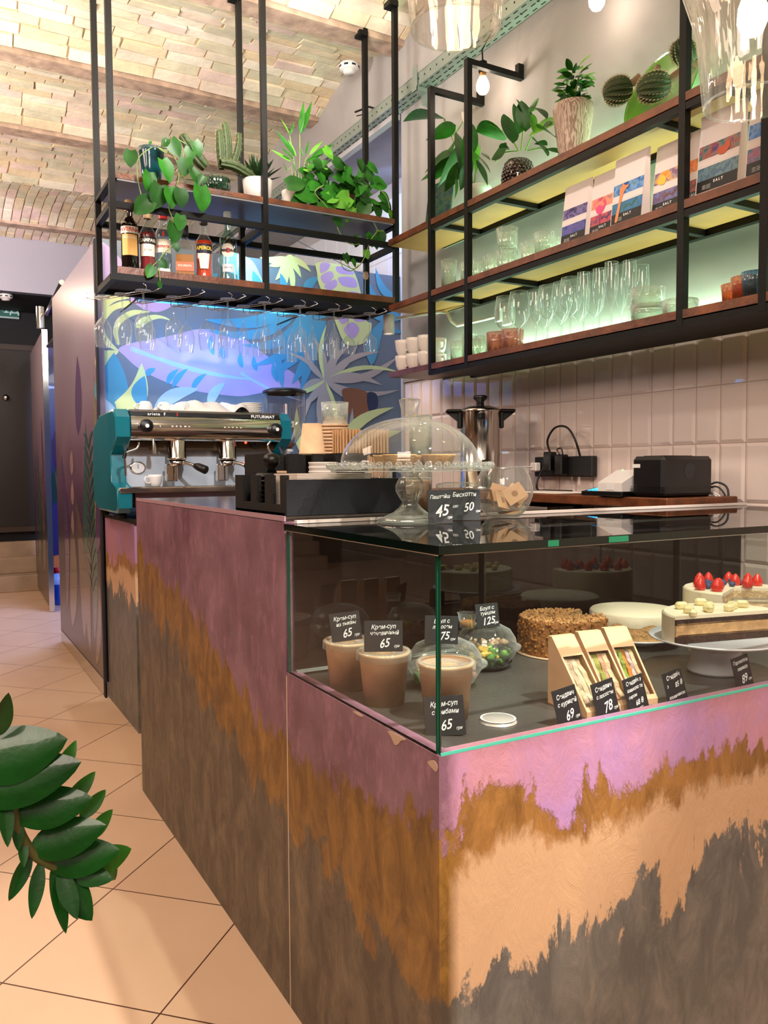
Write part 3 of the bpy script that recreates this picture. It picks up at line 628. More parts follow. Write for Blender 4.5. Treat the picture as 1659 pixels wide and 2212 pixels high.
# ================================================================ OVERHEAD RACK
X0,X1,X2=.721,1.403,2.102; FYR,BYR=3.585,3.90; PW=.025
rk=thing('hanging_rack','black steel rack with two walnut shelves hanging from the brick ceiling','shelf')
for x in (X0,X1,X2):
    for y in (FYR,BYR):
        m=M(); m.box(x-PW/2,x+PW/2,y-PW/2,y+PW/2,2.085,3.62)
        m.box(x-.045,x+.005,y-.03,y+.03,3.56,3.585)
        m.build('post',BLK,rk)
for z in (2.085,2.385):
    for y in (FYR,BYR): M().box(X0-PW/2+.001,X2+PW/2-.001,y-PW/2+.001,y+PW/2-.001,z+.0005,z+.0275).build('rail',BLK,rk)
    for x in (X0,X1,X2): M().box(x-PW/2,x+PW/2,FYR,BYR,z+.001,z+.027).build('cross_bar',BLK,rk)
for x in (X0,X2): M().box(x-PW/2,x+PW/2,FYR,BYR,2.492,2.51).build('cross_bar',BLK,rk)
M().box(X0+.012,X2-.012,FYR-.012,BYR+.01,2.113,2.142).build('lower_board',WOOD,rk)
m=M(); m.box(X0+.0,X2-.012,FYR-.012,BYR+.01,2.507,2.530); m.build('upper_board',WOOD,rk)
M().box(X0+.02,X2-.02,FYR-.01,BYR+.0,2.499,2.507).build('board_underlay',mat('grey_underlay','#77757a',.4),rk)
M().box(X0+.02,X2-.02,FYR+.01,BYR-.01,2.107,2.113).build('lower_underlay',DARK,rk)
# chrome stemware racks under the lower board (each a pair of bent wires), glasses hang in them
WIRE=mat('chrome_wire','#d6d6d8',.15,1)
hx_=[.87,1.06,1.25,1.43,1.61,1.79,1.99]
ORD=['first','second','third','fourth','fifth','sixth','seventh']
def hanger(i,x):
    t=thing('stemware_rack','%s chrome wire stemware rack from the left under the hanging shelf'%ORD[i],'glass rack',(x,FYR,2.085),group='wire glass racks under the hanging shelf')
    for s_ in (-1,1):
        o=.017*s_; m=M()
        m.tube([(o*1.9,.0,.0),(o*1.9+.012,-.03,-.018),(o,.0,-.030),(o-.17,.30,-.030),(o-.19,.31,-.025),(o-.19,.31,0)],.0022,6)
        m.build('wire',WIRE,t)
for i,x in enumerate(hx_): hanger(i,x)
def wine_prof(kind):
    # foot at z=0, opening up
    P={'wine':[(.0,.0),(.033,.001),(.034,.003),(.012,.006),(.004,.013),(.0035,.085),(.006,.092),(.022,.108),(.035,.13),(.039,.155),(.037,.19),(.031,.222)],
       'small':[(.0,.0),(.030,.001),(.031,.003),(.010,.006),(.004,.013),(.0035,.09),(.006,.098),(.020,.115),(.029,.14),(.031,.165),(.028,.215)],
       'flute':[(.0,.0),(.030,.001),(.031,.003),(.010,.006),(.004,.013),(.0035,.08),(.006,.09),(.016,.115),(.023,.145),(.025,.175),(.022,.235)],
       'vshape':[(.0,.0),(.031,.001),(.032,.003),(.010,.006),(.004,.013),(.0035,.09),(.006,.098),(.033,.132),(.034,.136),(.031,.19)],
       'big':[(.0,.0),(.037,.001),(.038,.003),(.012,.006),(.004,.014),(.0038,.085),(.008,.092),(.03,.11),(.042,.14),(.044,.165),(.040,.20),(.034,.23)]}
    return P[kind]
PR={}
def glassware(kind,mt=None):
    t=thing('wine_glass' if kind!='flute' else 'champagne_flute','x','glass')
    p=wine_prof(kind); k=6
    M().lathe(p[:k],n=28).build('foot_and_stem',mt or GLASSL,t); b=M().lathe(p[k-1:],n=28).build('bowl',mt or GLASSL,t)
    r,z=p[-1]; M().tube([(r*math.cos(a*math.pi/14),r*math.sin(a*math.pi/14),z) for a in range(29)],.0009,5,cap=False).build('rim',GLASSL,t)
    return t
def get(kind,loc,rot,label,group,scale=None,cat=None):
    if kind not in PR:
        PR[kind]=glassware(kind); r=PR[kind]; r.location=loc; r.rotation_euler=rot; r['label']=label; r['group']=group
        if scale: r.scale=scale
        return r
    return dup(PR[kind],loc,rot,label,group,scale)
KK=['wine','wine','wine','flute','small','flute','vshape']
tt=[[.12,.5,.88],[.35,.85],[.12,.5,.88],[.12,.5,.88],[.12,.5,.88],[.12,.5,.88],[.12,.5,.88]]
PN={1:['only'],2:['front','rear'],3:['front','middle','rear']}
KD={'wine':'wine glass','big':'wide glass','flute':'slim glass','small':'small glass','vshape':'angular glass'}
for i,x in enumerate(hx_):
    for j,t_ in enumerate(tt[i]):
        get(KK[i],(x-.17*t_,FYR+.30*t_,2.062),(math.pi,0,0),'%s hanging upside down, %s in the %s wire rack from left'%(KD[KK[i]],PN[len(tt[i])][j],ORD[i]),'glasses hanging under the rack')
# blue led tube on the underside of the wall side
lt=thing('led_tube','thin glowing blue light tube behind the hanging glasses','light')
A_=[Vector(p)+Vector((0,0,-.025)) for p in [(0.996,4.340,2.188),(1.939,4.340,2.191)]]
M().bar(A_[0],A_[1],.009,.006).build('tube',LEDB,lt)
M().bar(A_[0]+Vector((-.02,0,.012)),A_[1]+Vector((.02,0,.012)),.03,.014).build('housing',BLK,lt)
for p in A_: M().tube([tuple(p+Vector((0,0,.015))),(p.x,MY-.012,p.z+.015)],.005,6).build('wall_arm',BLK,lt)
# small spot aimed at the tiles above the mural
sl=thing('spot_lamp','black spot lamp shining bright blue-white above the mural, seen between the shelves','lamp',(1.72,4.5,2.67))
M().lathe([(0,.13),(.035,.13),(.037,.02),(.033,.0)],n=20).build('housing',BLK,sl)
M().lathe([(0,.012),(.031,.012)],n=20).build('lamp_face',emis('spot_face','#c8f4ff',30),sl)
M().tube([(0,0,.11),(0,.15,.10),(0,.30,.02),(0,.30,-.095)],.008,8).build('rod',BLK,sl)
light('spot_lamp_light','SPOT',(1.72,4.5,2.66),14,'#9fe4ff',spot=80,target=(1.85,4.9,2.5),radius=.02)
# ---------------------------------------------------------------- bottles
def bottle(name,label,loc,prof,body,capc,labels,rot=0,capm=None,liquid=None,n=28,sq=False,capz=None):
    t=thing(name,label,'bottle',loc,rot)
    if sq:
        m=M()
        for k in range(len(prof)-1): pass
        n=4
    m=M(); m.lathe(prof,n=n if not sq else 4,sm=not sq,a0=R(45) if sq else 0,a1=R(405) if sq else 2*math.pi); m.build('glass_body',body,t)
    if liquid:
        lm,zt=liquid; lp=[(0,.004)]+[(max(0,r-.002),z) for r,z in prof if r>0 and z<=zt]; lp+= [(lp[-1][0],zt),(0,zt)]
        M().lathe([(0,.004)]+lp[1:],n=n,sm=not sq,a0=R(45) if sq else 0,a1=R(405) if sq else 2*math.pi).build('liquid',lm,t)
    z1=prof[-1][1]; rc=prof[-1][0]+.003
    M().lathe([(rc,z1-.02),(rc+.001,z1-.018),(rc+.001,z1+.022),(rc-.001,z1+.025),(0,z1+.025)],n=20).build('cap',capm or mat(name+'_cap',capc,.4),t)
    for f in labels: f(t)
    t.scale=(1.03,1.03,1.06)
    return t
def lab(r,z0,z1,half,mt,texts=(),taper=0,name='label'):
    def f(t):
        m=M(); patch(m,r+.0006,z0,z1,half,taper=taper)
        ms=[mt]
        o=m.build(name,ms,t)
        for (s_,sz,z,cm_,kw) in texts:
            q=M(); wrap_text(q,s_,sz,r+.0012,z,**kw); q.build('lettering',cm_,o)
    return f
RED=mat('print_red','#c9201c',.5); BLACKP=mat('print_black','#111111',.5); CREAM=mat('label_cream','#efe6d2',.6); YLAB=mat('label_amber','#e8b060',.6); BLAB=mat('label_black','#141214',.5); OLAB=mat('label_orange','#d2592a',.5); NLAB=mat('label_navy','#15162c',.5); YTX=mat('print_yellow','#f2c53a',.5); SILV=mat('print_silver','#cfd2d4',.4)
GB=mat('dark_bottle','#120a08',.08,coat=.8); RL=mat('red_spirit','#8f1420',.12,coat=.5); OL=mat('orange_spirit','#d2401a',.12,coat=.5); AM=mat('amber_spirit','#a8661c',.12,coat=.5); CLR=thin_glass('clear_liquid','#dcebf0',2.4); GRN=thin_glass('pale_green_bottle','#d8ece4',3)
BYB=3.70; ZB=2.143
std=lambda R_,H_,sh,nk,nr:[(0,.003),(R_-.004,0),(R_,.006),(R_,sh),(R_*.86,sh+.02),(nr+.006,nk-.015),(nr,nk),(nr,H_)]
br=lambda x: math.atan2(x,3.7)*-1
bottle('amaro_bottle','dark amaro bottle with amber label, leftmost on the hanging rack',(.815,BYB,ZB),std(.036,.275,.19,.235,.014),GB,'#c9a47a',[lab(.036,.07,.155,.036,YLAB,[('SICILIANO',.012,.142,CREAM,{'bold':.0004})]),lab(.036,.16,.188,.048,CREAM,[('AVERNA',.023,.174,RED,{'bold':.0006})],name='brand_band')],br(.815))
bottle('bitter_bottle','red bitter bottle with black and white label, second from the left on the rack',(.893,BYB,ZB),std(.034,.255,.165,.215,.013),GLASS,'#d8b58c',[lab(.0345,.075,.125,.032,CREAM,[('BITTER',.010,.10,BLACKP,{})]),lab(.0345,.126,.155,.048,BLAB,[('CAMPARI',.019,.140,CREAM,{'bold':.0006})],name='brand_band')],br(.89),liquid=(RL,.175))
bottle('gin_bottle','clear gin bottle with bright red cap and white label',(.965,BYB+.01,ZB),std(.036,.265,.175,.222,.016),GLASSL,'#d32a2a',[lab(.0362,.10,.155,.036,CREAM,[('BEEFEATER',.0125,.125,RED,{'bold':.0004})]),lab(.0362,.02,.035,.03,CREAM,name='lower_label')],br(.96),liquid=(CLR,.17))
def guard(t):
    # small red figure printed on the gin label
    m=M(); a=.0375
    for (x,z,w,h) in ((0,.165,.010,.016),(0,.178,.007,.01)): patch(m,a,z,z+h,w/2,n=3)
    m.build('red_emblem',RED,t)
guard(bpy.data.objects['gin_bottle'])
bottle('whiskey_bottle','squat square amber spirit bottle with orange band label',(1.058,BYB,ZB),[(0,.003),(.052,.0),(.055,.006),(.055,.12),(.045,.15),(.018,.178),(.014,.185),(.014,.205)],GLASS,'#1a1512',[],br(1.05),liquid=(AM,.10),sq=True)
wb=bpy.data.objects['whiskey_bottle']; h=.0395
m=M(); m.box(-.0385,.0385,-h-.001,-h,.03,.068); m.build('label',OLAB,wb); m=M(); put_text(m,'BOURBON',.012,(0,-h-.0015,.052),(1,0,0),(0,0,1)); m.build('lettering',CREAM,wb)
bottle('aperitif_bottle','bright orange aperitif bottle with navy oval label',(1.148,BYB,ZB),[(0,.003),(.038,0),(.040,.006),(.036,.04),(.034,.075),(.036,.11),(.038,.15),(.034,.175),(.018,.2),(.014,.215),(.014,.265)],GLASS,'#2a1812',[lab(.0395,.05,.115,.026,CREAM,taper=.008),lab(.0395,.118,.155,.040,NLAB,[('APEROL',.021,.137,YTX,{'bold':.0008})],name='brand_band')],br(1.14),liquid=(OL,.172))
bottle('vermouth_bottle','pale clear vermouth bottle with round white label, rightmost of the bottles',(1.262,BYB,ZB),[(0,.003),(.044,0),(.045,.006),(.040,.05),(.039,.10),(.041,.16),(.038,.195),(.020,.222),(.014,.235),(.014,.29)],GRN,'#cfd8dc',[lab(.0405,.048,.082,.026,SILV,[('BIANCO',.009,.066,BLACKP,{})],name='lower_label')],br(1.26))
vb=bpy.data.objects['vermouth_bottle']
def disc_label(t,r,rad,zc,mt,name,lift=0):
    m=M(); vs=[]; n=28
    vs.append((0,-(r+lift),zc))
    for k in range(n): x=rad*math.cos(2*math.pi*k/n); z=rad*math.sin(2*math.pi*k/n); a=-math.pi/2+x/r; vs.append(((r+lift)*math.cos(a),(r+lift)*math.sin(a),zc+z))
    m.add(vs,[(0,1+k,1+(k+1)%n) for k in range(n)],0,True); return m.build(name,mt,t)
lb=disc_label(vb,.0425,.030,.14,CREAM,'round_label'); disc_label(lb,.0425,.011,.14,RED,'red_disc',.0006)
q=M(); wrap_text(q,'MARTINI',.0155,.0436,.14,bold=.0006); q.build('lettering',BLACKP,lb)
# ---------------------------------------------------------------- pots and plants on the rack
def trailing(m,pts,r=.0022,mi=1): m.tube([tuple(p) for p in cat_rom(pts,4,False)],r,5,mi)
PL=[LEAFD,STEM,LEAFM,LEAFL,SOIL]
def plant(name,label,loc,potf,cat='potted plant'):
    t=thing(name,label,cat,loc); potf(t); return t
def pot(prof,mt,rib=0,ribn=12,n=32,soil=None):
    def f(t):
        M().lathe(prof,n=n,rib=rib,ribn=ribn).build('pot',mt,t)
        r,z=prof[-1] if soil is None else soil
        M().lathe([(0,z-.008),(r*.95,z-.012)],n=20).build('soil',SOIL,t)
    return f
ZU=2.531
# trailing philodendron in the teal pot
tp=plant('trailing_philodendron','heart-leaved trailing plant in glossy teal pot hanging over the rack edge',(.905,3.655,ZU),pot([(0,0),(.038,0),(.04,.004),(.048,.07),(.056,.13),(.058,.150),(.054,.150),(.050,.13)],mat('teal_glaze','#0b3a44',.12,coat=.8),rib=.02,ribn=9))
lm=M(); rnd=random.Random(11)
def leafset(m,o,data,mis=(0,0,2),w=.78,kind='heart',stems=True,root=None,seed=1):
    rd=random.Random(seed); o=Vector(o)
    for k,(a,b) in enumerate(data):
        a=Vector(a)-o; b=Vector(b)-o; L=(b-a).length; tw=rd.uniform(-.5,.5)
        leaf(m,a,b,L*w,up=(math.sin(tw)*1.0,-1.0,.25),kind=kind,curl=rd.uniform(.05,.2),fold=rd.uniform(.1,.3),mi=mis[k%len(mis)])
def pairs(L): return [(L[i],L[i+1]) for i in range(0,len(L),2)]
D=pairs([(0.795,3.550,2.621),(0.790,3.550,2.550),(0.962,3.550,2.697),(1.001,3.550,2.630),(0.925,3.550,2.606),(0.959,3.550,2.515),(1.003,3.550,2.728),(0.983,3.550,2.744),(1.046,3.550,2.681),(1.049,3.550,2.619),(1.029,3.550,2.631),(1.017,3.550,2.550),(0.869,3.550,2.544),(0.859,3.550,2.460),(0.913,3.550,2.498),(0.893,3.550,2.394),(0.872,3.550,2.429),(0.803,3.550,2.361),(0.952,3.550,2.494),(0.964,3.550,2.404),(1.002,3.550,2.497),(1.005,3.550,2.414),(1.106,3.550,2.569),(1.080,3.550,2.525),(1.089,3.550,2.522),(1.099,3.550,2.408),(1.049,3.550,2.589),(1.080,3.550,2.525),(0.971,3.550,2.346),(0.967,3.550,2.255),(1.000,3.550,2.384),(0.993,3.550,2.314),(0.978,3.550,2.262),(0.985,3.550,2.224),(0.906,3.550,2.181),(0.939,3.550,2.149),(0.876,3.550,2.152),(0.851,3.550,2.100),(0.900,3.550,2.090),(0.906,3.550,2.057),(0.950,3.550,2.698),(0.930,3.550,2.660),(0.879,3.550,2.675),(0.871,3.550,2.660),(1.067,3.550,2.711),(1.095,3.550,2.647)])
leafset(lm,(.905,3.655,ZU),D[:3]+D[4:9]+D[9:],w=.86,seed=4)
V=lambda L:[tuple(Vector(p)-Vector((.905,3.655,ZU))) for p in L]
for L in ([(0.885,3.560,2.655),(0.830,3.560,2.602),(0.821,3.560,2.539),(0.836,3.560,2.450),(0.860,3.560,2.395)],[(0.909,3.560,2.659),(0.952,3.560,2.644),(0.979,3.560,2.707),(1.029,3.560,2.697)],[(0.918,3.560,2.657),(0.987,3.560,2.621),(0.996,3.560,2.534),(0.953,3.560,2.429),(0.966,3.560,2.372),(0.991,3.560,2.316),(0.964,3.560,2.253),(0.909,3.560,2.187),(0.909,3.560,2.089)],[(0.928,3.560,2.659),(1.018,3.560,2.656),(1.006,3.560,2.555),(1.088,3.560,2.549)],[(0.909,3.560,2.187),(0.868,3.560,2.143),(0.854,3.560,2.111)]): trailing(lm,V(L))
lm.build('foliage',PL,tp)
# cactus in ribbed green glass bowl
def cactus_col(m,pts,rad,ribs=9,mi=0,spine=1):
    P=[Vector(p) for p in cat_rom(pts,5,False)]; n=ribs*4; vs=[];N=len(P)
    u=None
    for i,p in enumerate(P):
        t=(P[min(i+1,N-1)]-P[max(i-1,0)]).normalized()
        u=(t.orthogonal() if u is None else u-t*u.dot(t)).normalized(); w=t.cross(u); f=i/(N-1)
        rr=rad*(.75+.25*math.sin(math.pi*min(1,f*1.3)))*(1 if f<.85 else math.sqrt(max(0.02,1-((f-.85)/.16)**2)))
        for k in range(n):
            a=2*math.pi*k/n; q=rr*(1+.16*math.cos(ribs*a)); vs.append(tuple(p+(u*math.cos(a)+w*math.sin(a))*q))
            if k%4==0 and i%2==0:
                d=(u*math.cos(a)+w*math.sin(a)); c=p+d*q
                for s_ in (-1,1): m.add([tuple(c-t*.0012),tuple(c+t*.0012),tuple(c+d*.006+t*.006*s_+w*.002)],[(0,1,2)],spine)
    m.add(vs,[(i*n+k,i*n+(k+1)%n,(i+1)*n+(k+1)%n,(i+1)*n+k) for i in range(N-1) for k in range(n)]+[tuple((N-1)*n+k for k in range(n))],mi,True)
CG=mat('cactus_green','#33421c',.6,var=.3,vscale=60); CSP=mat('cactus_spine','#8f7f55',.7)
cc=plant('cactus_pot','branching ribbed cactus in ribbed dark green glass bowl on the hanging rack','x'and (1.195,3.665,ZU),pot([(0,0),(.05,0),(.062,.012),(.068,.035),(.066,.07),(.063,.074)],mat('green_glass_pot','#0a2818',.1,coat=.8),rib=.03,ribn=22,n=88),'cactus')
m=M(); o=Vector((1.195,3.665,ZU))
for L,rd in (([(1.164,3.700,2.663),(1.132,3.700,2.692),(1.080,3.700,2.755),(1.054,3.700,2.791)],.026),([(1.241,3.700,2.670),(1.238,3.700,2.743),(1.234,3.700,2.805),(1.231,3.700,2.846)],.020),([(1.275,3.720,2.693),(1.276,3.720,2.777),(1.269,3.720,2.860),(1.260,3.720,2.892)],.019),([(1.288,3.720,2.691),(1.316,3.720,2.742),(1.331,3.720,2.809),(1.331,3.720,2.858)],.015),([(1.219,3.660,2.680),(1.283,3.660,2.679),(1.361,3.660,2.650),(1.464,3.660,2.612)],.022),([(1.166,3.740,2.689),(1.124,3.740,2.735),(1.081,3.740,2.779)],.018)):
    cactus_col(m,[tuple(Vector(p)-o) for p in L],rd,8)
m.build('stems',[CG,CSP],cc)
# haworthia
hw=plant('haworthia_pot','dark spiky rosette succulent in white pot behind the rack post',(1.405,3.68,ZU),pot([(0,0),(.055,0),(.06,.006),(.070,.105),(.064,.105)],mat('pot_white','#c9bfba',.4)),'potted plant')
m=M(); rnd=random.Random(5)
for k in range(34):
    a=k*2.399; e=.35+1.1*(k/34); L=.10+.03*rnd.random()
    d=Vector((math.cos(a)*math.cos(e),math.sin(a)*math.cos(e),math.sin(e))); b=Vector((math.cos(a)*.012,math.sin(a)*.012,.10))
    leaf(m,b,b+d*L,.024,kind='lance',curl=-.12,fold=.5,up=(0,0,1),mi=0)
m.build('foliage',[mat('haworthia_leaf','#12300f',.4,var=.3,vscale=50)],hw)
# parlour palm
pp=plant('palm_pot','feathery young palm with upright pale leaves in white pot',(1.60,3.69,ZU),pot([(0,0),(.05,0),(.055,.006),(.066,.085),(.061,.085)],WHITE),'potted plant')
m=M(); o=Vector((1.60,3.69,ZU))
PD=pairs([(1.652,3.740,2.920),(1.676,3.740,3.089),(1.652,3.740,2.920),(1.721,3.740,3.094),(1.596,3.740,2.909),(1.551,3.740,2.979),(1.598,3.740,2.905),(1.623,3.740,2.976),(1.626,3.740,2.809),(1.524,3.740,2.922),(1.631,3.740,2.810),(1.588,3.740,2.886),(1.681,3.740,2.825),(1.701,3.740,2.903),(1.668,3.740,2.812),(1.651,3.740,2.865),(1.700,3.740,2.829),(1.777,3.740,2.917),(1.710,3.740,2.820),(1.838,3.740,2.911),(1.618,3.740,2.792),(1.546,3.740,2.845),(1.606,3.740,2.779),(1.498,3.740,2.821),(1.601,3.740,2.789),(1.534,3.740,2.810),(1.680,3.740,2.792),(1.781,3.740,2.855),(1.700,3.740,2.773),(1.781,3.740,2.821),(1.581,3.740,2.726),(1.562,3.740,2.771),(1.625,3.740,2.742),(1.611,3.740,2.791),(1.730,3.740,2.778),(1.812,3.740,2.815)])
leafset(m,o,PD,mis=(2,2,3),w=.16,kind='lance',seed=8)
for L in ([(1.646,3.750,2.700),(1.655,3.750,2.813),(1.656,3.750,2.925)],[(1.634,3.750,2.698),(1.623,3.750,2.796),(1.602,3.750,2.910)],[(1.659,3.750,2.702),(1.685,3.750,2.807),(1.705,3.750,2.833)],[(1.671,3.750,2.704),(1.697,3.750,2.776),(1.715,3.750,2.824)],[(1.621,3.750,2.696),(1.605,3.750,2.760),(1.585,3.750,2.730)]): m.tube([tuple(Vector(p)-o) for p in L],.0025,5,1)
m.build('foliage',PL,pp)
# big golden pothos spilling over the right end
gp=plant('golden_pothos','large bushy pothos spilling over the right end of the hanging rack',(1.86,3.71,ZU),pot([(0,0),(.055,0),(.06,.006),(.075,.11),(.07,.11)],mat('brown_pot','#4a2413',.5)),'potted plant')
m=M(); o=Vector((1.86,3.71,ZU)); rnd=random.Random(21)
PD=pairs([(1.521,3.600,2.612),(1.621,3.600,2.639),(1.568,3.600,2.594),(1.688,3.600,2.569),(1.713,3.600,2.621),(1.799,3.600,2.569),(1.766,3.600,2.498),(1.816,3.600,2.461),(1.862,3.600,2.568),(1.831,3.600,2.485),(1.940,3.600,2.590),(1.900,3.600,2.499),(1.967,3.600,2.696),(2.067,3.600,2.696),(2.019,3.600,2.648),(2.077,3.600,2.616),(2.029,3.600,2.615),(2.085,3.600,2.562),(2.085,3.600,2.578),(2.093,3.600,2.522),(1.903,3.600,2.797),(1.923,3.600,2.740),(1.844,3.600,2.753),(1.833,3.600,2.696),(1.954,3.600,2.784),(2.014,3.600,2.749),(1.764,3.600,2.772),(1.826,3.600,2.739),(1.715,3.600,2.818),(1.764,3.600,2.772),(1.666,3.600,2.755),(1.701,3.600,2.707),(1.689,3.600,2.694),(1.713,3.600,2.643),(1.813,3.600,2.704),(1.876,3.600,2.670),(1.889,3.600,2.672),(1.940,3.600,2.613),(1.850,3.600,2.610),(1.761,3.600,2.552),(1.992,3.600,2.598),(2.018,3.600,2.523),(1.687,3.600,2.530),(1.786,3.600,2.534),(1.635,3.600,2.620),(1.689,3.600,2.650),(1.603,3.600,2.561),(1.532,3.600,2.518),(1.581,3.600,2.536),(1.538,3.600,2.504),(2.017,3.600,2.466),(2.033,3.600,2.395),(1.980,3.600,2.438),(2.004,3.600,2.373),(1.944,3.600,2.445),(1.977,3.600,2.381),(1.892,3.600,2.426),(1.881,3.600,2.369),(1.938,3.600,2.365),(1.951,3.600,2.321),(1.822,3.600,2.332),(1.839,3.600,2.281),(1.860,3.600,2.310),(1.880,3.600,2.272),(1.792,3.600,2.623),(1.750,3.600,2.660),(1.941,3.600,2.736),(2.006,3.600,2.691),(1.725,3.600,2.580),(1.799,3.600,2.602),(1.914,3.600,2.631),(1.966,3.600,2.583)])
leafset(m,o,PD,mis=(0,2,2,0,3),w=.82,seed=3)
for k in range(130):
    # inner mass of the plant
    c=Vector((rnd.uniform(-.19,.15),rnd.uniform(-.10,.04),rnd.uniform(.0,.24))); a=rnd.uniform(0,6.28); e=rnd.uniform(-.7,.4)
    L=rnd.uniform(.045,.075); d=Vector((math.cos(a)*math.cos(e),math.sin(a)*math.cos(e)-.3,math.sin(e)))*L
    leaf(m,c,c+d,L*.8,up=(rnd.uniform(-.6,.6),-1.0,.3),kind='heart',curl=.15,fold=.2,mi=rnd.choice((0,0,2,2,3)))
for L in ([(1.703,3.580,2.636),(1.655,3.580,2.595),(1.703,3.580,2.549),(1.751,3.580,2.512),(1.814,3.580,2.504),(1.877,3.580,2.553)],[(1.770,3.580,2.449),(1.812,3.580,2.389),(1.876,3.580,2.379),(1.940,3.580,2.417)],[(1.993,3.580,2.458),(1.953,3.580,2.407),(1.927,3.580,2.336),(1.888,3.580,2.275),(1.844,3.580,2.259),(1.814,3.580,2.300)],[(1.985,3.580,2.461),(2.033,3.580,2.463)],[(1.786,3.580,2.297),(1.804,3.580,2.255),(1.849,3.580,2.249),(1.888,3.580,2.282)],[(2.008,3.580,2.663),(2.047,3.580,2.635),(2.065,3.580,2.581)],[(1.954,3.580,2.531),(1.985,3.580,2.479),(2.001,3.580,2.459)]): trailing(m,[tuple(Vector(p)-o) for p in L],.0024)
m.build('foliage',PL,gp)
# string and clip tied to the back post
cl=thing('cable_knot','small knot of pale cord and clip tied to the rear rack post','cord',(2.085,3.875,2.31))
M().lathe([(0,-.02),(.012,-.015),(.016,0),(.012,.02),(0,.025)],n=12).build('clip',mat('clip_beige','#c9a58a',.6),cl)
M().tube([(0,0,0),(-.01,-.01,-.08),(.005,-.01,-.15)],.0015,5).tube([(0,0,0),(-.15,.02,.06),(-.42,.04,.16)],.0018,5).build('cord',mat('cord_blue','#8fb6d8',.5),cl)
# ================================================================ WALL SHELVES
SX=2.05; ZS=[1.762,2.093,2.413]; posts=[3.172,2.885,1.752,1.468]
ws=thing('wall_shelf','black steel wall shelf unit with three walnut boards along the right wall','shelf')
SY0,SY1=.2,3.55
for k,yp in enumerate(posts+[.3]):
    m=M(); m.box(SX-.0125,SX+.0125,yp-.0125,yp+.0125,1.712,3.005); m.build('post',BLK,ws)
    m=M(); m.box(SX-.0115,WX-.0,yp-.0115,yp+.0115,2.9805,3.0045); m.box(WX-.03,WX,yp-.012,yp+.012,3.0,3.045); m.build('wall_bracket',BLK,ws)
FR=mat('pale_green_steel','#8a9a8c',.4)
for z,zl in zip(ZS,('lower','middle','upper')):
    M().box(SX-.012,WX-.045,SY0,SY1,z-.026,z).build(zl+'_board',[WOOD],ws)
    if z>1.8: M().box(SX+.0,WX-.05,SY0,SY1-.005,z-.030,z-.0262).build('ply_underside',PLY,ws)
    # steel frame beneath
    fr=M(); fr.box(SX-.0115,SX+.012,SY0,3.183,z-.052,z-.0305); fr.box(WX-.07,WX-.046,SY0,3.18,z-.052,z-.0305); fr.build('frame_rail',BLK,ws)
    M().box(SX+.0125,WX-.0705,SY0,3.10,z-.052,z-.0505).build('dummy',BLK,ws) if z<1.8 else None
    for yp in (3.11,2.70,1.86,1.60,.6): M().box(SX+.0125,WX-.0705,yp-.012,yp+.012,z-.051,z-.0308).build('cross_bar',BLK,ws)
    M().box(WX-.0455,WX-.040,SY0,3.45,z-.035,z-.004).build('led_channel',FR,ws)
for ob in list(ws.children):
    if ob.name.startswith('dummy'): ob.name='under_panel'
# white swing-arm lamp
la=thing('swing_arm_lamp','white swing-arm spot lamp reaching left from the grey wall','lamp')
M().tube([(2.318,3.03,1.98),(2.30,3.10,1.975),(2.28,3.30,1.975),(2.265,3.33,2.0),(2.26,3.36,2.045),(2.25,3.40,2.055),(2.15,3.66,2.058)],.008,8).build('arm',WPLAS,la)
M().rbox(2.318,2.34,2.93,3.0,1.93,2.03).rbox(2.30,2.318,2.99,3.03,1.95,2.01,.003).build('wall_box',WPLAS,la)
M().lathe([(0,.05),(.028,.05),(.03,.046),(.03,-.05),(.026,-.05),(.024,-.04)],c=(2.125,3.70,2.03),n=20).build('lamp_head',WPLAS,la)
M().lathe([(0,-.044),(.025,-.044)],c=(2.125,3.70,2.03),n=20).build('lamp_face',emis('lamp_face','#ffe6cc',3),la)
light('swing_arm_light','SPOT',(2.125,3.70,1.97),6,'#ffe6d0',spot=100,target=(2.1,3.75,1.0),radius=.02)
# ================================================================ THINGS ON THE WALL SHELVES
ZL,ZM,ZT=[z+.001 for z in ZS]
def tumbler(kind):
    P={'rib':([(0,.006),(.030,.004),(.031,.0),(.034,.06),(.037,.095),(.035,.095),(.032,.06),(.029,.012),(0,.012)],.03,20),
       'cut':([(0,.006),(.034,.004),(.036,.0),(.038,.03),(.042,.085),(.040,.085),(.035,.032),(.031,.016),(0,.016)],.035,14),
       'tall':([(0,.006),(.030,.004),(.031,0),(.034,.13),(.032,.13),(.028,.014),(0,.014)],.0,12),
       'low':([(0,.006),(.040,.004),(.042,0),(.046,.07),(.044,.07),(.038,.012),(0,.012)],.0,12),
       'wave':([(0,.006),(.036,.004),(.038,0),(.042,.085),(.040,.085),(.034,.016),(0,.016)],.06,9)}[kind]
    return P
TUM={}
PINKG=thin_glass('pink_glass','#f3cfc6',2.0,pw_=2.6,edge_glow=.95); ORAG=thin_glass('orange_ribbed_glass','#f6c4a6',2.0,pw_=2.6,edge_glow=.95); BLUG=thin_glass('blue_ribbed_glass','#9fc0d4',2.0,pw_=2.6,edge_glow=.95); MINT=thin_glass('tumbler_glass','#fbfffa',1.8,pw_=2.6,edge_glow=.8)
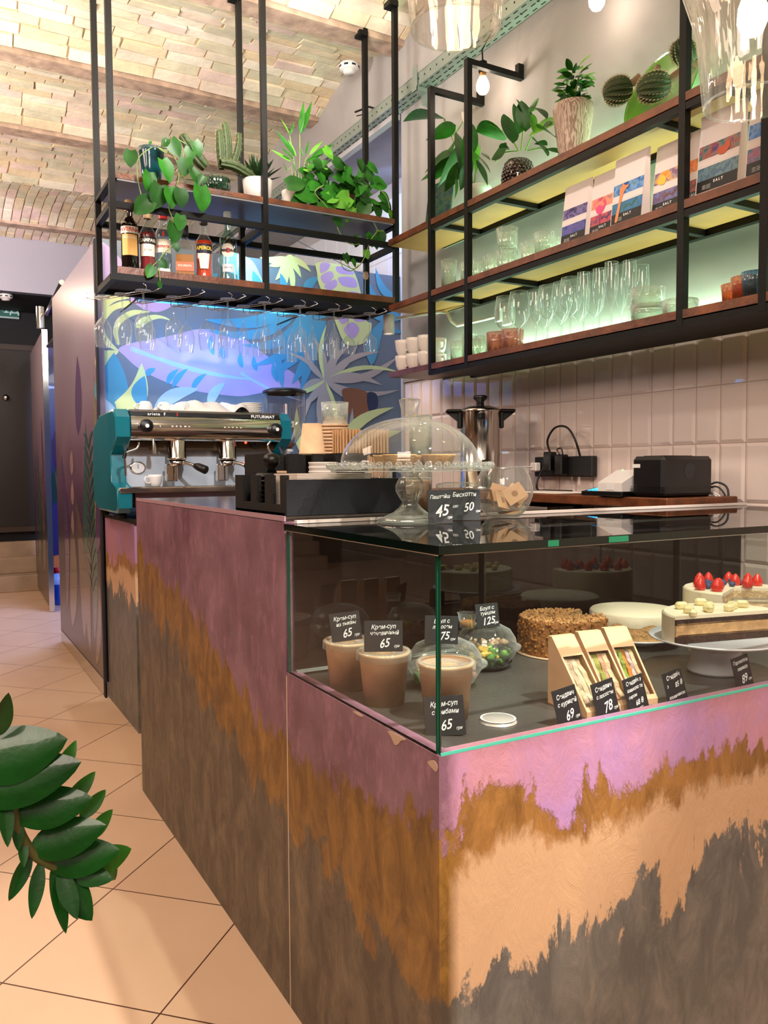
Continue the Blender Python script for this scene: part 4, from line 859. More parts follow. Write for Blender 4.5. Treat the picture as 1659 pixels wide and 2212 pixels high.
def tum(kind,loc,label,group,mt=None,key=None,sc=None):
    key=key or kind
    if key not in TUM:
        p,rb,rn=tumbler(kind); t=thing('tumbler',label,'glass',loc,group=group)
        M().lathe(p,n=rn*6 if rb else 36,rib=rb,ribn=rn).build('glass_wall',mt or MINT,t)
        r,z=p[-5] if False else (p[4][0] if kind in('rib','cut') else p[3][0],p[4][1] if kind in('rib','cut') else p[3][1])
        M().tube([(r*math.cos(a*math.pi/18),r*math.sin(a*math.pi/18),z) for a in range(37)],.0012,5,cap=False).build('rim',mt or MINT,t)
        TUM[key]=t; 
        if sc: t.scale=sc
        return t
    return dup(TUM[key],loc,None,label,group,sc)
O=['leftmost','second','third','fourth','fifth','sixth','seventh','eighth','ninth','tenth','eleventh','twelfth','thirteenth']
# middle shelf tumblers
g='tumblers on the middle wall shelf'
tum('tall',(2.13,3.15,ZM+.0),'tall plain tumbler, leftmost glass on the middle wall shelf',g)
tum('tall',(2.24,3.14,ZM),'tall plain tumbler at the back behind the leftmost glass',g)
for k,(kd,x,y) in enumerate((('rib',2.15,3.02),('rib',2.22,2.96),('cut',2.14,2.93),('cut',2.15,2.84),('cut',2.15,2.745),('rib',2.24,2.70),('cut',2.16,2.60),('rib',2.22,2.55),('rib',2.14,2.50))):
    z=ZM+(.0)
    tum(kd,(x,y,z),'%s tumbler on the middle wall shelf, %s counting from the left post'%({'rib':'fluted','cut':'cut-glass'}[kd],O[k+1]),g)
tum('cut',(2.15,2.745,ZM+.0925),'cut-glass tumbler stacked on another one on the middle wall shelf',g)
# lower shelf
g='tumblers on the lower wall shelf'
for k,(kd,x,y) in enumerate((('tall',2.24,3.14),('rib',2.15,3.10),('rib',2.16,3.01),('rib',2.24,2.95),('cut',2.14,2.93),('low',2.25,2.86))):
    tum(kd,(x,y,ZL),'%s tumbler right of the white cups on the lower shelf, %s in row'%({'rib':'fluted','cut':'cut-glass','tall':'tall plain','low':'low plain'}[kd],O[k]),g,sc=(1.15,1.15,1.0) if kd=='rib' else None)
g='wavy pink tumblers'
tum('wave',(2.14,2.80,ZL),'wavy pink tumbler on the lower wall shelf, left of its pair',g,PINKG,'pinkwave')
tum('wave',(2.15,2.71,ZL),'wavy pink tumbler on the lower wall shelf under the first wine glass',g,PINKG,'pinkwave')
g='low plain glasses'
tum('low',(2.17,2.00,ZL),'low plain glass at the right of the flutes, lower of the stacked pair',g,sc=(1.25,1.25,1))
tum('low',(2.17,2.00,ZL+.055),'low plain glass stacked on another beside the flutes',g,sc=(1.25,1.25,1))
tum('low',(2.18,1.87,ZL),'low plain glass between the stacked pair and the right shelf post',g,sc=(1.25,1.25,.9))
g='small ribbed glasses'
tum('rib',(2.12,1.620,ZL-.015),'small orange ribbed glass, leftmost at the right end of the lower shelf',g,ORAG,'orange'); TUM['orange'].scale=(1.0,1.0,.62); 
tum('rib',(2.10,1.57,ZL-.015),'small orange ribbed glass beside the blue one on the lower shelf',g,ORAG,'orange',sc=(1.0,1.0,.72))
tum('rib',(2.08,1.525,ZL-.01),'small blue ribbed glass next to the rightmost shelf post',g,BLUG,'blue')
TUM['blue'].scale=(.9,.9,.75)
for o_ in bpy.data.objects:
    if o_.name.startswith('tumbler') and abs(o_.location.z-(ZL-.015))<1e-4 or (o_.name.startswith('tumbler') and abs(o_.location.z-(ZL-.01))<1e-4): o_.location.z=ZL
for o_ in bpy.data.objects:
    if o_.name.startswith('tumbler') and o_.parent is None and tuple(o_.scale)==(1,1,1): o_.scale=(1.08,1.08,1.08)
# stemmed row
g='stemmed glasses on the lower wall shelf'
KF={'big':'wide wine glass','wine':'wine glass','small':'small wine glass','flute':'tall champagne flute'}
for k,(kd,x,y,s_) in enumerate((('big',2.13,2.735,1.0),('big',2.14,2.655,1.03),('small',2.15,2.56,1.0),('wine',2.14,2.48,1.02),('wine',2.16,2.42,1.03),('big',2.14,2.35,1.0),('flute',2.14,2.28,1.0),('flute',2.15,2.21,1.0),('flute',2.14,2.14,1.03),('flute',2.16,2.075,1.0))):
    get(kd,(x,y,ZL),(0,0,0),'upright %s on the lower wall shelf, %s of the front stemmed row'%(KF[kd],O[k]),g,(s_,s_,s_))
for k,(kd,x,y) in enumerate((('wine',2.24,2.62),('wine',2.24,2.52),('wine',2.25,2.42),('wine',2.25,2.34),('flute',2.25,2.20),('flute',2.25,2.10))):
    get(kd,(x,y,ZL),(0,0,0),'upright %s in the back stemmed row by the wall, %s there'%(KF[kd],O[k]),g,(1,1,1))
# white espresso cups, stacked
def cup(label,loc,rot,s=1.0,group='white cups'):
    if 'cup' not in PR:
        t=thing('espresso_cup',label,'cup',loc,rot,group)
        M().lathe([(0,0),(.020,0),(.022,.003),(.030,.02),(.034,.05),(.035,.062),(.032,.062),(.030,.045),(.024,.012),(0,.010)],n=28).build('body',WHITE,t)
        m=M(); m.tube([(.032,0,.048),(.050,0,.050),(.056,0,.036),(.048,0,.020),(.030,0,.018)],.0045,8); m.build('handle',WHITE,t); PR['cup']=t; return t
    return dup(PR['cup'],loc,rot,label,group)
n_=0
for z_ in (0,1):
    for k,(x,y) in enumerate(((2.09,3.495),(2.10,3.405),(2.11,3.315),(2.20,3.46),(2.21,3.365))):
        pass
        cup('white cup in %s row of the lower shelf stack, %s'%('bottom' if not z_ else 'top',['leftmost in front','second in front','third in front','left at the back','right at the back'][k]),(x,y,ZL+.076*z_),R(-95+20*(k%2)),group='white cups stacked on the lower shelf').scale=(1.22,1.22,1.22)
cork=thing('cork_coaster','small brown cork block beside the leftmost tumbler','coaster',(2.08,3.20,ZM)); M().rbox(-.02,.02,-.02,.02,0,.018).build('block',mat('cork','#a2603a',.8,bump=.3,bscale=90),cork)
# ---------------------------------------------------------------- coffee bags on the middle shelf
BAGW=mat('bag_paper','#e6dbd6',.7,bump=.15,bscale=18)
def art(c):  # painterly label art
    m=bpy.data.materials.new('label_art'); m.use_nodes=True; t=m.node_tree; b=t.nodes['Principled BSDF']; L=t.links.new
    tcn=t.nodes.new('ShaderNodeTexCoord'); n=t.nodes.new('ShaderNodeTexNoise'); n.inputs['Scale'].default_value=28; n.inputs['Detail'].default_value=3; n.inputs['Distortion'].default_value=1.5
    r_=t.nodes.new('ShaderNodeValToRGB'); e=r_.color_ramp.elements; r_.color_ramp.interpolation='B_SPLINE'
    e[0].position=.3; e[0].color=hx(c[0]); e[1].position=.72; e[1].color=hx(c[-1])
    for i,q in enumerate(c[1:-1]): k=e.new(.3+.42*(i+1)/(len(c)-1)); k.color=hx(q)
    L(tcn.outputs['Object'],n.inputs['Vector']); L(n.outputs[0],r_.inputs[0]); L(r_.outputs[0],b.inputs['Base Color']); b.inputs['Roughness'].default_value=.45; return m
def coffee_bag(y,x,w,h,arts,label,tilt=0,figure=None,z=ZM):
    # faces -X; width along Y; bag spans y-w/2 .. y+w/2 ; "left" in view is +Y
    t=thing('coffee_bag',label,'bag',(x,y,z),tilt,group='white coffee bags on the middle shelf')
    m=M(); n=8; vs=[]
    for i in range(n+1):
        u=i/n; zz=h*u; th=.032*(1-u)**.7+.003; wv=w/2*(1-.02*math.sin(math.pi*u))
        for yy,xx in ((-wv,0),(-wv*.9,-th),(wv*.9,-th),(wv,0),(wv*.9,th*.5),(-wv*.9,th*.5)): vs.append((xx-.0,yy,zz))
    m.add(vs,[(6*i+k,6*i+(k+1)%6,6*(i+1)+(k+1)%6,6*(i+1)+k) for i in range(n) for k in range(6)]+[(5,4,3,2,1,0),tuple(6*n+k for k in range(6))],0,False)
    m.build('bag_body',BAGW,t)
    # label follows the slanted front
    def P(a,u,l=.0012):
        th=.032*(1-u)**.7+.003; return (-th-l,-a*w,h*u)   # a: -.5 (left in view => +Y) .. .5
    def strip(a0,a1,u0,u1,l=.0012,n=6):
        q=M(); vs=[]
        for i in range(n+1):
            u=u0+(u1-u0)*i/n; vs+=[P(a0,u,l),P(a1,u,l)]
        return q,vs,[(2*i,2*i+1,2*i+3,2*i+2) for i in range(n)]
    a0,a1=-.42,.45
    for nm,u0,u1,mt in (('picture_band',.44,.62,arts[0]),('white_band',.36,.46,BAGW),('picture_band',.19,.38,arts[1]),('text_band',.08,.21,BLACKP)):
        q,vs,fs=strip(a0,a1,u0,u1,.0014 if nm!='text_band' else .0018); q.add(vs,fs,0,True); o=q.build(nm,mt,t)
        if nm=='text_band':
            q=M(); q2,_=text_mesh('S A L T',.011,bold=.0005); vs_,fs_=q2,_
            q.add([(P(.05+xx/w,.165+yy/h,.0026)) for xx,yy in vs_],fs_)
            for r_ in range(3):
                s_,f_=text_mesh('coffee roasters',.005); q.add([P(-.20+xx/w,.145-.018*r_+yy/h,.0026) for xx,yy in s_],f_)
            q.build('lettering',CHALK,o)
    if figure:
        q=M()
        for (pts,mi) in figure[0]: 
            pp_=cat_rom(pts,4); q.add([P(a,u,.0030+.0002*mi) for a,u in pp_],[tuple(range(len(pp_)))],mi)
        q.build('printed_animal',figure[1],t)
    return t
BLU=['#0d2b6b','#2d6fc0','#7fb3dd','#1a4a3a']; PUR=['#1a1233','#43307a','#8a7fb0','#20283f']; PNK=['#c43a4a','#e87f8a','#f0a85a','#5b3a8a']; ORA=['#e8862a','#f4b64a','#3a6fae','#b0442a']; TQ=['#0f3f7a','#c0583a','#3a8a8a','#123']
A=lambda c:art([x if len(x)==7 else '#112233' for x in c])
gir=([([(-.30,.12),(-.22,.12),(-.14,.40),(-.05,.52),(.02,.54),(.02,.57),(-.08,.58),(-.14,.62),(-.17,.58),(-.22,.56),(-.22,.40)],0)],[mat('giraffe_print','#d98a5a',.5)])
flam=([([(-.22,.42),(-.10,.36),(.05,.40),(.12,.50),(.08,.56),(.03,.55),(.06,.50),(.0,.46),(-.10,.50),(-.24,.48)],0),([(-.08,.37),(-.07,.37),(-.07,.22),(-.085,.22)],0),([(-.02,.38),(-.01,.38),(-.01,.24),(-.025,.24)],0)],[mat('flamingo_print','#e04a80',.5)])
snl=([([(.02,.46),(.10,.44),(.20,.46),(.26,.52),(.22,.58),(.15,.58),(.12,.54),(.06,.54),(0,.50)],0)],[mat('creature_print','#c4583a',.5)])
touc=([([(-.15,.50),(-.05,.46),(.05,.50),(.06,.58),(-.02,.60),(-.12,.58)],0),([(-.06,.52),(.0,.53),(.0,.56),(-.05,.56)],1),([(.05,.54),(.25,.54),(.22,.58),(.06,.58)],2)],[BLACKP,WHITE,mat('beak_print','#e07a2a',.5)])
lion=([([(-.30,.48),(-.10,.44),(-.05,.52),(-.20,.58)],0)],[mat('sun_print','#f0c04a',.5)])
coffee_bag(2.30,2.135,.145,.235,(A(PUR),A(['#0d1440','#28489a','#7060a8','#101828'])),'white coffee bag with dark violet night label, leftmost of the bags')
coffee_bag(2.165,2.145,.135,.235,(A(PNK),A(['#7a2a5a','#e05a4a','#3a2a6a','#301a20'])),'white coffee bag with pink flamingo label',figure=flam)
coffee_bag(2.025,2.12,.155,.245,(A(BLU),A(['#0f3a6a','#2f7ac0','#2a6a5a','#0a1a2a'])),'white coffee bag with blue giraffe label',figure=gir)
coffee_bag(1.885,2.155,.135,.245,(A(ORA),A(['#c0502a','#3a7ac0','#7a3a20','#2a2a2a'])),'white coffee bag with orange sunset label half hidden by the post',figure=lion)
coffee_bag(1.79,2.165,.12,.25,(A(['#e06a2a','#f0a050','#b04a20','#e8c080']),A(['#2a5aa0','#c0502a','#30303a','#803a2a'])),'white coffee bag with orange label just right of the post')
coffee_bag(1.665,2.12,.165,.26,(A(TQ),A(['#20303a','#7aa0b0','#3a4a4a','#4a80c0'])),'white coffee bag with blue and red creature label right of the post',figure=snl)
coffee_bag(1.50,2.125,.155,.27,(A(['#0d3a8a','#3a80d0','#88b0e0','#0a1a50']),A(['#0a3a5a','#c05a7a','#2a7a9a','#101018'])),'white coffee bag with toucan label, rightmost of the bags',figure=touc)
coffee_bag(2.235,2.215,.12,.24,(BAGW,BAGW),'plain white coffee bag standing behind between the violet and flamingo bags')
coffee_bag(1.74,2.235,.13,.27,(BAGW,BAGW),'plain white coffee bag standing behind the creature label bag')
# ---------------------------------------------------------------- plants on the top shelf
pl=thing('peace_lily','drooping broad-leaved peace lily in white pot at the left end of the top wall shelf','potted plant',(2.20,3.02,ZT))
pot([(0,0),(.045,0),(.05,.005),(.058,.10),(.060,.102),(.060,.125),(.055,.125)],mat('pale_green_pot','#cfd6c2',.4))(pl)
m=M(); o=Vector((2.20,3.02,ZT)); rnd=random.Random(2)
PD=pairs([(2.140,3.192,2.889),(2.140,3.556,3.035),(2.140,3.106,2.770),(2.140,3.381,2.658),(2.140,3.125,2.714),(2.140,3.393,2.712),(2.140,3.088,2.743),(2.140,3.248,2.581),(2.140,3.016,2.778),(2.140,3.041,2.555),(2.140,2.981,2.756),(2.140,2.947,2.566),(2.140,3.052,2.670),(2.140,3.066,2.528),(2.140,3.009,2.666),(2.140,2.988,2.559),(2.140,2.947,2.625),(2.140,2.863,2.491),(2.140,2.964,2.661),(2.140,2.840,2.538),(2.140,3.106,2.831),(2.140,3.339,2.851),(2.140,3.041,2.838),(2.140,3.143,2.783),(2.140,3.052,2.660),(2.140,3.209,2.557),(2.140,3.106,2.606),(2.140,3.107,2.503),(2.140,2.913,2.644),(2.140,2.847,2.592)])
leafset(m,o,PD,mis=(0,2,0,0,2,3),w=.30,kind='lance',seed=5)
PD=pairs([(2.120,3.077,2.786),(2.120,3.023,2.596),(2.120,2.988,2.635),(2.120,3.034,2.519),(2.120,3.151,2.699),(2.120,3.288,2.627),(2.120,2.970,2.794),(2.120,2.936,2.648)]); leafset(m,o,PD,mis=(0,0,2),w=.42,kind='oval',seed=6)
for L in ([(2.180,3.037,2.560),(2.180,3.146,2.729),(2.180,3.259,2.920)],[(2.180,3.030,2.558),(2.180,3.072,2.704),(2.180,3.090,2.854)],[(2.180,3.019,2.555),(2.180,3.002,2.660),(2.180,2.967,2.689)],[(2.180,3.037,2.550),(2.180,3.109,2.675),(2.180,3.164,2.714)]): m.tube([tuple(Vector(p)-o) for p in L],.003,5,1)
# white spathe
leaf(m,tuple(Vector([(2.100,2.942,2.760)][0])-o),tuple(Vector([(2.100,3.012,2.849)][0])-o),.03,kind='oval',mi=5,up=(-1,0,0))
m.build('foliage',PL+[WHITE],pl)
pc_=thing('painted_card','small dark blue and brown painted board leaning at the left end of the top shelf','picture',(2.18,3.33,ZT),0)
m=M(); m.rbox(-.004,.004,-.09,.09,0,.25,.001); m.build('board',art(['#0c1c2c','#0d4a5a','#1f6a3a','#7a3c1c']),pc_,rot=(0,R(8),R(8)))
sy=thing('syngonium','leafy green houseplant in dark brown bubble-glazed pot on the top wall shelf','potted plant',(2.17,2.70,ZT))
BUB=mat('bubble_glaze','#2a170e',.12,coat=.9)
m=M(); m.lathe([(0,0),(.042,0),(.050,.012),(.058,.04),(.062,.07),(.060,.105),(.050,.128),(.046,.128)],n=32)
for i in range(8):
    z=.014+.0145*i; r_=.047+.017*math.sin(math.pi*min(1,(z+.02)/.15))
    for k in range(22):
        a=2*math.pi*(k+.5*(i%2))/22; c=Vector((r_*math.cos(a),r_*math.sin(a),z)); s_=.0075
        m.lathe([(0,-s_),(s_*.7,-s_*.7),(s_,0),(s_*.7,s_*.7),(0,s_)],c=tuple(c),n=6)
m.build('pot',BUB,sy)
m=M(); o=Vector((2.17,2.70,ZT))
PD=pairs([(2.130,2.684,2.602),(2.130,2.739,2.746),(2.130,2.723,2.616),(2.130,2.827,2.584),(2.130,2.739,2.658),(2.130,2.933,2.741),(2.130,2.754,2.673),(2.130,2.859,2.740),(2.130,2.648,2.626),(2.130,2.672,2.760),(2.130,2.605,2.620),(2.130,2.628,2.755),(2.130,2.563,2.700),(2.130,2.472,2.630),(2.130,2.562,2.578),(2.130,2.465,2.483),(2.130,2.576,2.601),(2.130,2.414,2.592),(2.130,2.534,2.613),(2.130,2.400,2.522),(2.130,2.507,2.594),(2.130,2.448,2.604),(2.130,2.619,2.698),(2.130,2.664,2.775),(2.130,2.591,2.696),(2.130,2.521,2.719),(2.130,2.562,2.676),(2.130,2.554,2.602),(2.130,2.708,2.592),(2.130,2.776,2.619),(2.130,2.548,2.555),(2.130,2.474,2.526),(2.130,2.466,2.510),(2.130,2.405,2.472)])
leafset(m,o,PD,mis=(0,0,2,3,2),w=.55,kind='oval',seed=9)
for L in ([(2.160,2.670,2.575),(2.160,2.656,2.653),(2.160,2.627,2.707),(2.160,2.570,2.703)],[(2.160,2.685,2.580),(2.160,2.731,2.643),(2.160,2.762,2.691)],[(2.160,2.641,2.565),(2.160,2.598,2.614),(2.160,2.514,2.611)],[(2.160,2.626,2.561),(2.160,2.555,2.546),(2.160,2.460,2.505)],[(2.160,2.691,2.582),(2.160,2.793,2.607),(2.160,2.841,2.584)]): m.tube([tuple(Vector(p)-o) for p in L],.0028,5,3)
m.build('foliage',PL,sy)
# tall tapered textured planter
vp=thing('coffee_plant','bushy small-leaved plant in tall tapering beige textured planter','potted plant',(2.18,2.385,ZT))
TEX=mat('scratched_beige_glaze','#bfa18c',.45); 
t_=TEX.node_tree; wv=t_.nodes.new('ShaderNodeTexWave'); wv.inputs['Scale'].default_value=30; wv.inputs['Distortion'].default_value=9; wv.bands_direction='DIAGONAL'; tcn=t_.nodes.new('ShaderNodeTexCoord'); bp=t_.nodes.new('ShaderNodeBump'); bp.inputs['Strength'].default_value=.6; bp.inputs['Distance'].default_value=.004
mpn=t_.nodes.new('ShaderNodeMapping'); mpn.inputs['Scale'].default_value=(3,3,.6); t_.links.new(tcn.outputs['Object'],mpn.inputs[0]); t_.links.new(mpn.outputs[0],wv.inputs[0]); t_.links.new(wv.outputs[1],bp.inputs['Height']); t_.links.new(bp.outputs[0],t_.nodes['Principled BSDF'].inputs['Normal'])
cr_=t_.nodes.new('ShaderNodeValToRGB'); cr_.color_ramp.elements[0].color=hx('#93745f'); cr_.color_ramp.elements[1].color=hx('#d8c3b2'); t_.links.new(wv.outputs[1],cr_.inputs[0]); t_.links.new(cr_.outputs[0],t_.nodes['Principled BSDF'].inputs['Base Color'])
pot([(0,0),(.045,0),(.048,.006),(.060,.10),(.072,.18),(.076,.215),(.073,.235),(.068,.238)],TEX)(vp)
m=M(); o=Vector((2.18,2.385,ZT)); rnd=random.Random(14)
m.tube([(0,0,.22),(.005,0,.30),(0,.01,.36)],.005,6,1); m.tube([(0,0,.23),(.0,.03,.31)],.003,5,1); m.tube([(0,0,.25),(.0,-.03,.33)],.003,5,1)
for k in range(64):
    a=k*2.4; h=.235+.13*(k/64)+rnd.uniform(-.02,.02); r_=.018+.03*rnd.random(); b=Vector((math.cos(a)*r_*.4,math.sin(a)*r_,h)); L=.042+.02*rnd.random(); e=rnd.uniform(-.4,.6)
    d=Vector((math.cos(a)*math.cos(e),math.sin(a)*math.cos(e)*1.1,math.sin(e)))*L; leaf(m,b,b+d,L*.52,up=(-.7,0,.6),kind='oval',curl=.15,fold=.2,mi=rnd.choice((0,0,2,2,3)))
for k in range(14):
    a=k*.45; b=Vector((math.cos(a)*.03,math.sin(a)*.03,.235)); leaf(m,b,b+Vector((math.cos(a)*.02,math.sin(a)*.02,.03)),.035,up=(-1,0,.2),kind='oval',mi=0)
m.build('foliage',PL,vp)
# round spiral cacti lying in front of the green plate
GP=mat('green_plate_glaze','#5aa01c',.12,coat=.8)
pt=thing('green_plate','large glossy lime green plate standing against the wall on the top shelf','plate',(2.27,2.03,ZT+.155))
M().lathe([(0,.0),(.09,.0),(.10,.004),(.15,.018),(.157,.022),(.157,.018),(.10,-.002),(.09,-.006),(0,-.006)],n=48).build('plate',GP,pt,rot=(0,R(-72),0))
def ballcactus(name,label,c,ax,r,L,seed=0):
    t=thing(name,label,'cactus',c); ax=Vector(ax).normalized(); u=ax.orthogonal().normalized(); w=ax.cross(u); m=M(); n=56; N=14; vs=[]; ribs=14
    for i in range(N+1):
        f=i/N; th=math.pi*f; rr=r*math.sin(th)**.75 if 0<f<1 else 0; zz=-L*math.cos(th)
        for k in range(n):
            a=2*math.pi*k/n+f*1.1; q=rr*(1+.13*math.cos(ribs*2*math.pi*k/n)); p=ax*zz+(u*math.cos(a)+w*math.sin(a))*q; vs.append(tuple(p))
            if k%4==0 and 1<i<N:
                d=(u*math.cos(a)+w*math.sin(a)); 
                for s_ in (-1,0,1): m.add([tuple(p-ax*.0015),tuple(p+ax*.0015),tuple(p+d*.007+ax*.007*s_)],[(0,1,2)],1)
    m.add(vs,[(i*n+k,i*n+(k+1)%n,(i+1)*n+(k+1)%n,(i+1)*n+k) for i in range(N) for k in range(n)],0,True)
    m.build('stem_body',[CG,mat('pale_spine','#d0bf98',.7)],t)
    m=M(); m.tube([tuple(ax*(-L*.8)),tuple(ax*(-L*1.5)+Vector((0,-.01,.01)))],[.012,.016],10); m.build('dry_stem',mat('dry_stem','#8a6f52',.8),t)
    return t
ballcactus('ball_cactus','round ribbed cactus leaning out left of the lime green plate',[(2.160,2.138,2.601)][0],(-.7,.55,-.35),.042,.05)
ballcactus('ball_cactus','spiral-ribbed cactus in front of the middle of the lime plate',[(2.140,1.957,2.537)][0],(-.6,.6,-.25),.042,.055)
ballcactus('ball_cactus','dark cactus half hidden behind the right shelf post',[(2.200,1.885,2.633)][0],(-.6,.1,.6),.035,.045)
# low green planter the cacti grow from
gp2=thing('cactus_trough','low lime green trough holding the ribbed cacti on the top shelf','planter',(2.20,2.02,ZT))
M().rbox(-.05,.04,-.13,.12,0,.05,.01).build('trough',GP,gp2)
m=M()
for a,b in (([(2.190,2.048,2.597)][0],[(2.210,2.055,2.550)][0]),([(2.190,1.987,2.625)][0],[(2.160,1.972,2.574)][0])):
    o=Vector((2.20,2.02,ZT)); m.tube([tuple(Vector(a)-o),tuple(Vector(b)-o)],.011,10)
m.build('stalks',mat('dry_stalk','#8f7658',.8,bump=.3),gp2)
# ================================================================ CABLE TRAY, BULBS, PENDANTS
TR=mat('galvanised_tray','#97a29a',.38,.55,bump=.1,bscale=40); HOLE=mat('tray_hole','#1c1f1e',.9)
ct=thing('cable_tray','perforated galvanised cable tray running along the upper right wall','cable tray')
m=M(); m.box(2.25,2.335,-.5,9,3.228,3.231); m.box(2.248,2.251,-.5,9,3.228,3.29); m.box(2.248,2.258,-.5,9,3.289,3.291)
m.box(2.2462,2.2482,-.5,9,3.2885,3.2925)
m.build('channel',TR,ct)
sl_=M(); y=.4
while y<8.5:
    for x in (2.262,2.292,2.322):
        off=.0 if x!=2.292 else .03
        sl_.box(x-.003,x+.003,y+off,y+off+.028,3.2272,3.2285)
    sl_.lathe([(0,0),(.007,0)],c=(2.292,y+.012,3.2270),n=10) if int(y/.055)%2 else None
    sl_.lathe([(0,0),(.0001,0)],c=(2.2475,y,3.26),n=4)
    sl_.box(2.2468,2.2478,y,y+.008,3.256,3.264)
    y+=.055
o_=sl_.build('perforations',HOLE,ct)
brk=M()
for y in (3.62,2.52,1.2):
    q=M(); q.box(2.235,2.34,y-.022,y+.022,3.205,3.2265); q.box(2.238,2.243,y-.022,y+.022,3.205,3.33); q.box(2.30,2.34,y-.03,y+.03,3.16,3.21); q.build('bracket',TR,ct)
struct(M().box(2.30,2.34,3.94,9,3.20,3.228).build('trim_7',PLASB))
def bulb(name,label,p,top,cordpts):
    t=thing(name,label,'light bulb',p)
    M().lathe([(0,-.055),(.018,-.050),(.028,-.035),(.030,-.018),(.024,.004),(.015,.022),(.013,.03)],n=24).build('glass_globe',GLASSL,t)
    M().lathe([(0,-.035),(.010,-.03),(.014,-.015),(.010,.005),(0,.010)],n=14).build('filament',BULB,t)
    M().lathe([(.0135,.022),(.0145,.03),(.0145,.045),(.0,.047)],n=18).build('screw_base',mat('brass_base','#b98a5a',.3,.8),t)
    M().lathe([(.017,.040),(.019,.045),(.019,.085),(.008,.092),(0,.092)],n=20).build('socket',BLK,t)
    M().tube(cordpts,.0035,8).build('cord',BLK,t)
    light(name+'_light','POINT',tuple(Vector(p)+Vector((0,0,-.01))),3.5,'#ffe6d4',.028)
bulb('hanging_bulb','bare glowing round bulb hanging from the left wall bracket',(2.20,2.985,2.985),0,[(0,0,.09),(.0,.005,.14),(.02,-.02,.19),(.06,-.03,.245)])
bulb('hanging_bulb','bare glowing bulb at the top edge of the photo by the grey wall',(2.20,2.285,3.01),0,[(0,0,.09),(0,0,.15),(.05,0,.22)])
# big clear glass pendant shades
RIPPLE=thin_glass('rippled_glass','#fbf8f6',1.6,pw_=3.0,bumps=26,edge_glow=.2)
def pendant(label,loc,R0,H_,R1):
    t=thing('glass_pendant',label,'pendant lamp',loc)
    n=48
    pr=[(R0,0),(R0*1.02,.004),(R0*1.10,H_*.25),(R0*1.2,H_*.5),(R1,H_*.8),(R1*.9,H_*.93),(R1*.5,H_),(.03,H_+.01)]
    M().lathe(pr,n=96,rib=.018,ribn=16).build('glass_shade',RIPPLE,t)
    M().lathe([(r-.006,z) for r,z in pr[:-1]],n=96,rib=.022,ribn=11).build('inner_glass',RIPPLE,t)
    M().tube([(R0*math.cos(a*math.pi/32),R0*math.sin(a*math.pi/32),0) for a in range(65)],.0022,8,cap=False).build('rim',GLASSL,t)
    M().lathe([(.022,H_-.09),(.024,H_-.085),(.024,H_+.03),(.01,H_+.05),(0,H_+.05)],n=20).build('socket',BLK,t)
    M().lathe([(0,H_-.20),(.022,H_-.19),(.032,H_-.165),(.030,H_-.135),(.014,H_-.09)],n=24).build('bulb',BULB,t)
    M().tube([(0,0,H_+.05),(0,0,3.66-loc[2])],.003,6).build('cord',BLK,t)
    light('pendant_light','POINT',(loc[0],loc[1],loc[2]+H_-.17),5,'#ffe4cc',.03)
pendant('clear rippled glass pendant at the top centre of the photo',tuple([(0.895,1.300,2.106)][0]),.083,.30,.125)
pendant('large clear rippled glass pendant in the top right corner',tuple([(1.616,1.200,2.083)][0]),.098,.34,.15)
# small cables poking from the wall band
cb=thing('wall_cable','two short black cable ends sticking out of the grey beam','cable')
M().tube([(2.34,4.15,3.33),(2.29,4.2,3.36),(2.24,4.28,3.35)],.006,6).tube([(2.34,4.12,3.31),(2.30,4.2,3.33),(2.25,4.28,3.33)],.003,6).build('cable',BLK,cb)
# ================================================================ ESPRESSO MACHINE
TZ=1.0455
em=thing('espresso_machine','teal and chrome two-group espresso machine reading FUTURMAT on the back counter','coffee machine',(0,0,0))
def side(x0,x1,name):
    pr=[(3.97,1.535),(4.03,1.575),(4.40,1.565),(4.56,1.50),(4.60,1.30),(4.58,1.12),(4.48,1.075),(4.0,1.075),(3.965,1.10),(3.965,1.185),(4.02,1.20),(4.10,1.22),(4.12,1.36),(4.03,1.40),(3.975,1.44)]
    m=M(); m.prism(pr,0,x0+.006,x1-.006,0,False)
    q=[(4.28+(a-4.28)*.97,1.32+(b-1.32)*.96) for a,b in pr]
    for xa,xb in ((x0,x0+.006),(x1,x1-.006)):
        v=[(xa,p[0],p[1]) for p in q]+[(xb,p[0],p[1]) for p in pr]; n=len(pr)
        m.add(v,[tuple(range(n))]); m.add(v,[(i,(i+1)%n,(i+1)%n+n,i+n) for i in range(n)],0,True)
    return m.build(name,TEAL,em)
side(.79,.862,'side_panel'); side(1.625,1.69,'side_panel')
M().box(.862,1.625,4.13,4.55,1.10,1.56).box(.862,1.625,4.02,4.131,1.43,1.56).build('steel_body',STEEL,em)
m=M(); m.prism([(3.985,1.562),(3.972,1.53),(3.966,1.48),(3.972,1.445),(3.995,1.425),(4.02,1.425),(4.02,1.562)],0,.862,1.625,0,True); m.build('front_fascia',CHROME,em)
M().box(.862,1.625,3.9835,4.52,1.5622,1.572).build('cup_tray',STEEL,em)
st=M(); st.add([(.864,3.9835,1.5615),(1.623,3.9835,1.5615),(1.623,3.9770,1.543),(.864,3.9770,1.543)],[(0,1,2,3)]); o=st.build('black_band',BLKP,em)
m=M(); put_text(m,'ariete  F',.021,(.985,3.9775,1.551),(1,0,0),(0,.33,1),lift=.0015,bold=.0004,space=1.2); m.build('lettering',CHALK,o)
m=M(); put_text(m,'FUTURMAT',.022,(1.53,3.9775,1.551),(1,0,0),(0,.33,1),lift=.0015,bold=.0006,sx_=1.15); m.build('lettering',CHALK,o)
m=M(); put_text(m,'3',.021,(1.085,3.9775,1.551),(1,0,0),(0,.33,1),lift=.0015,bold=.0006); m.build('lettering',RED,o)
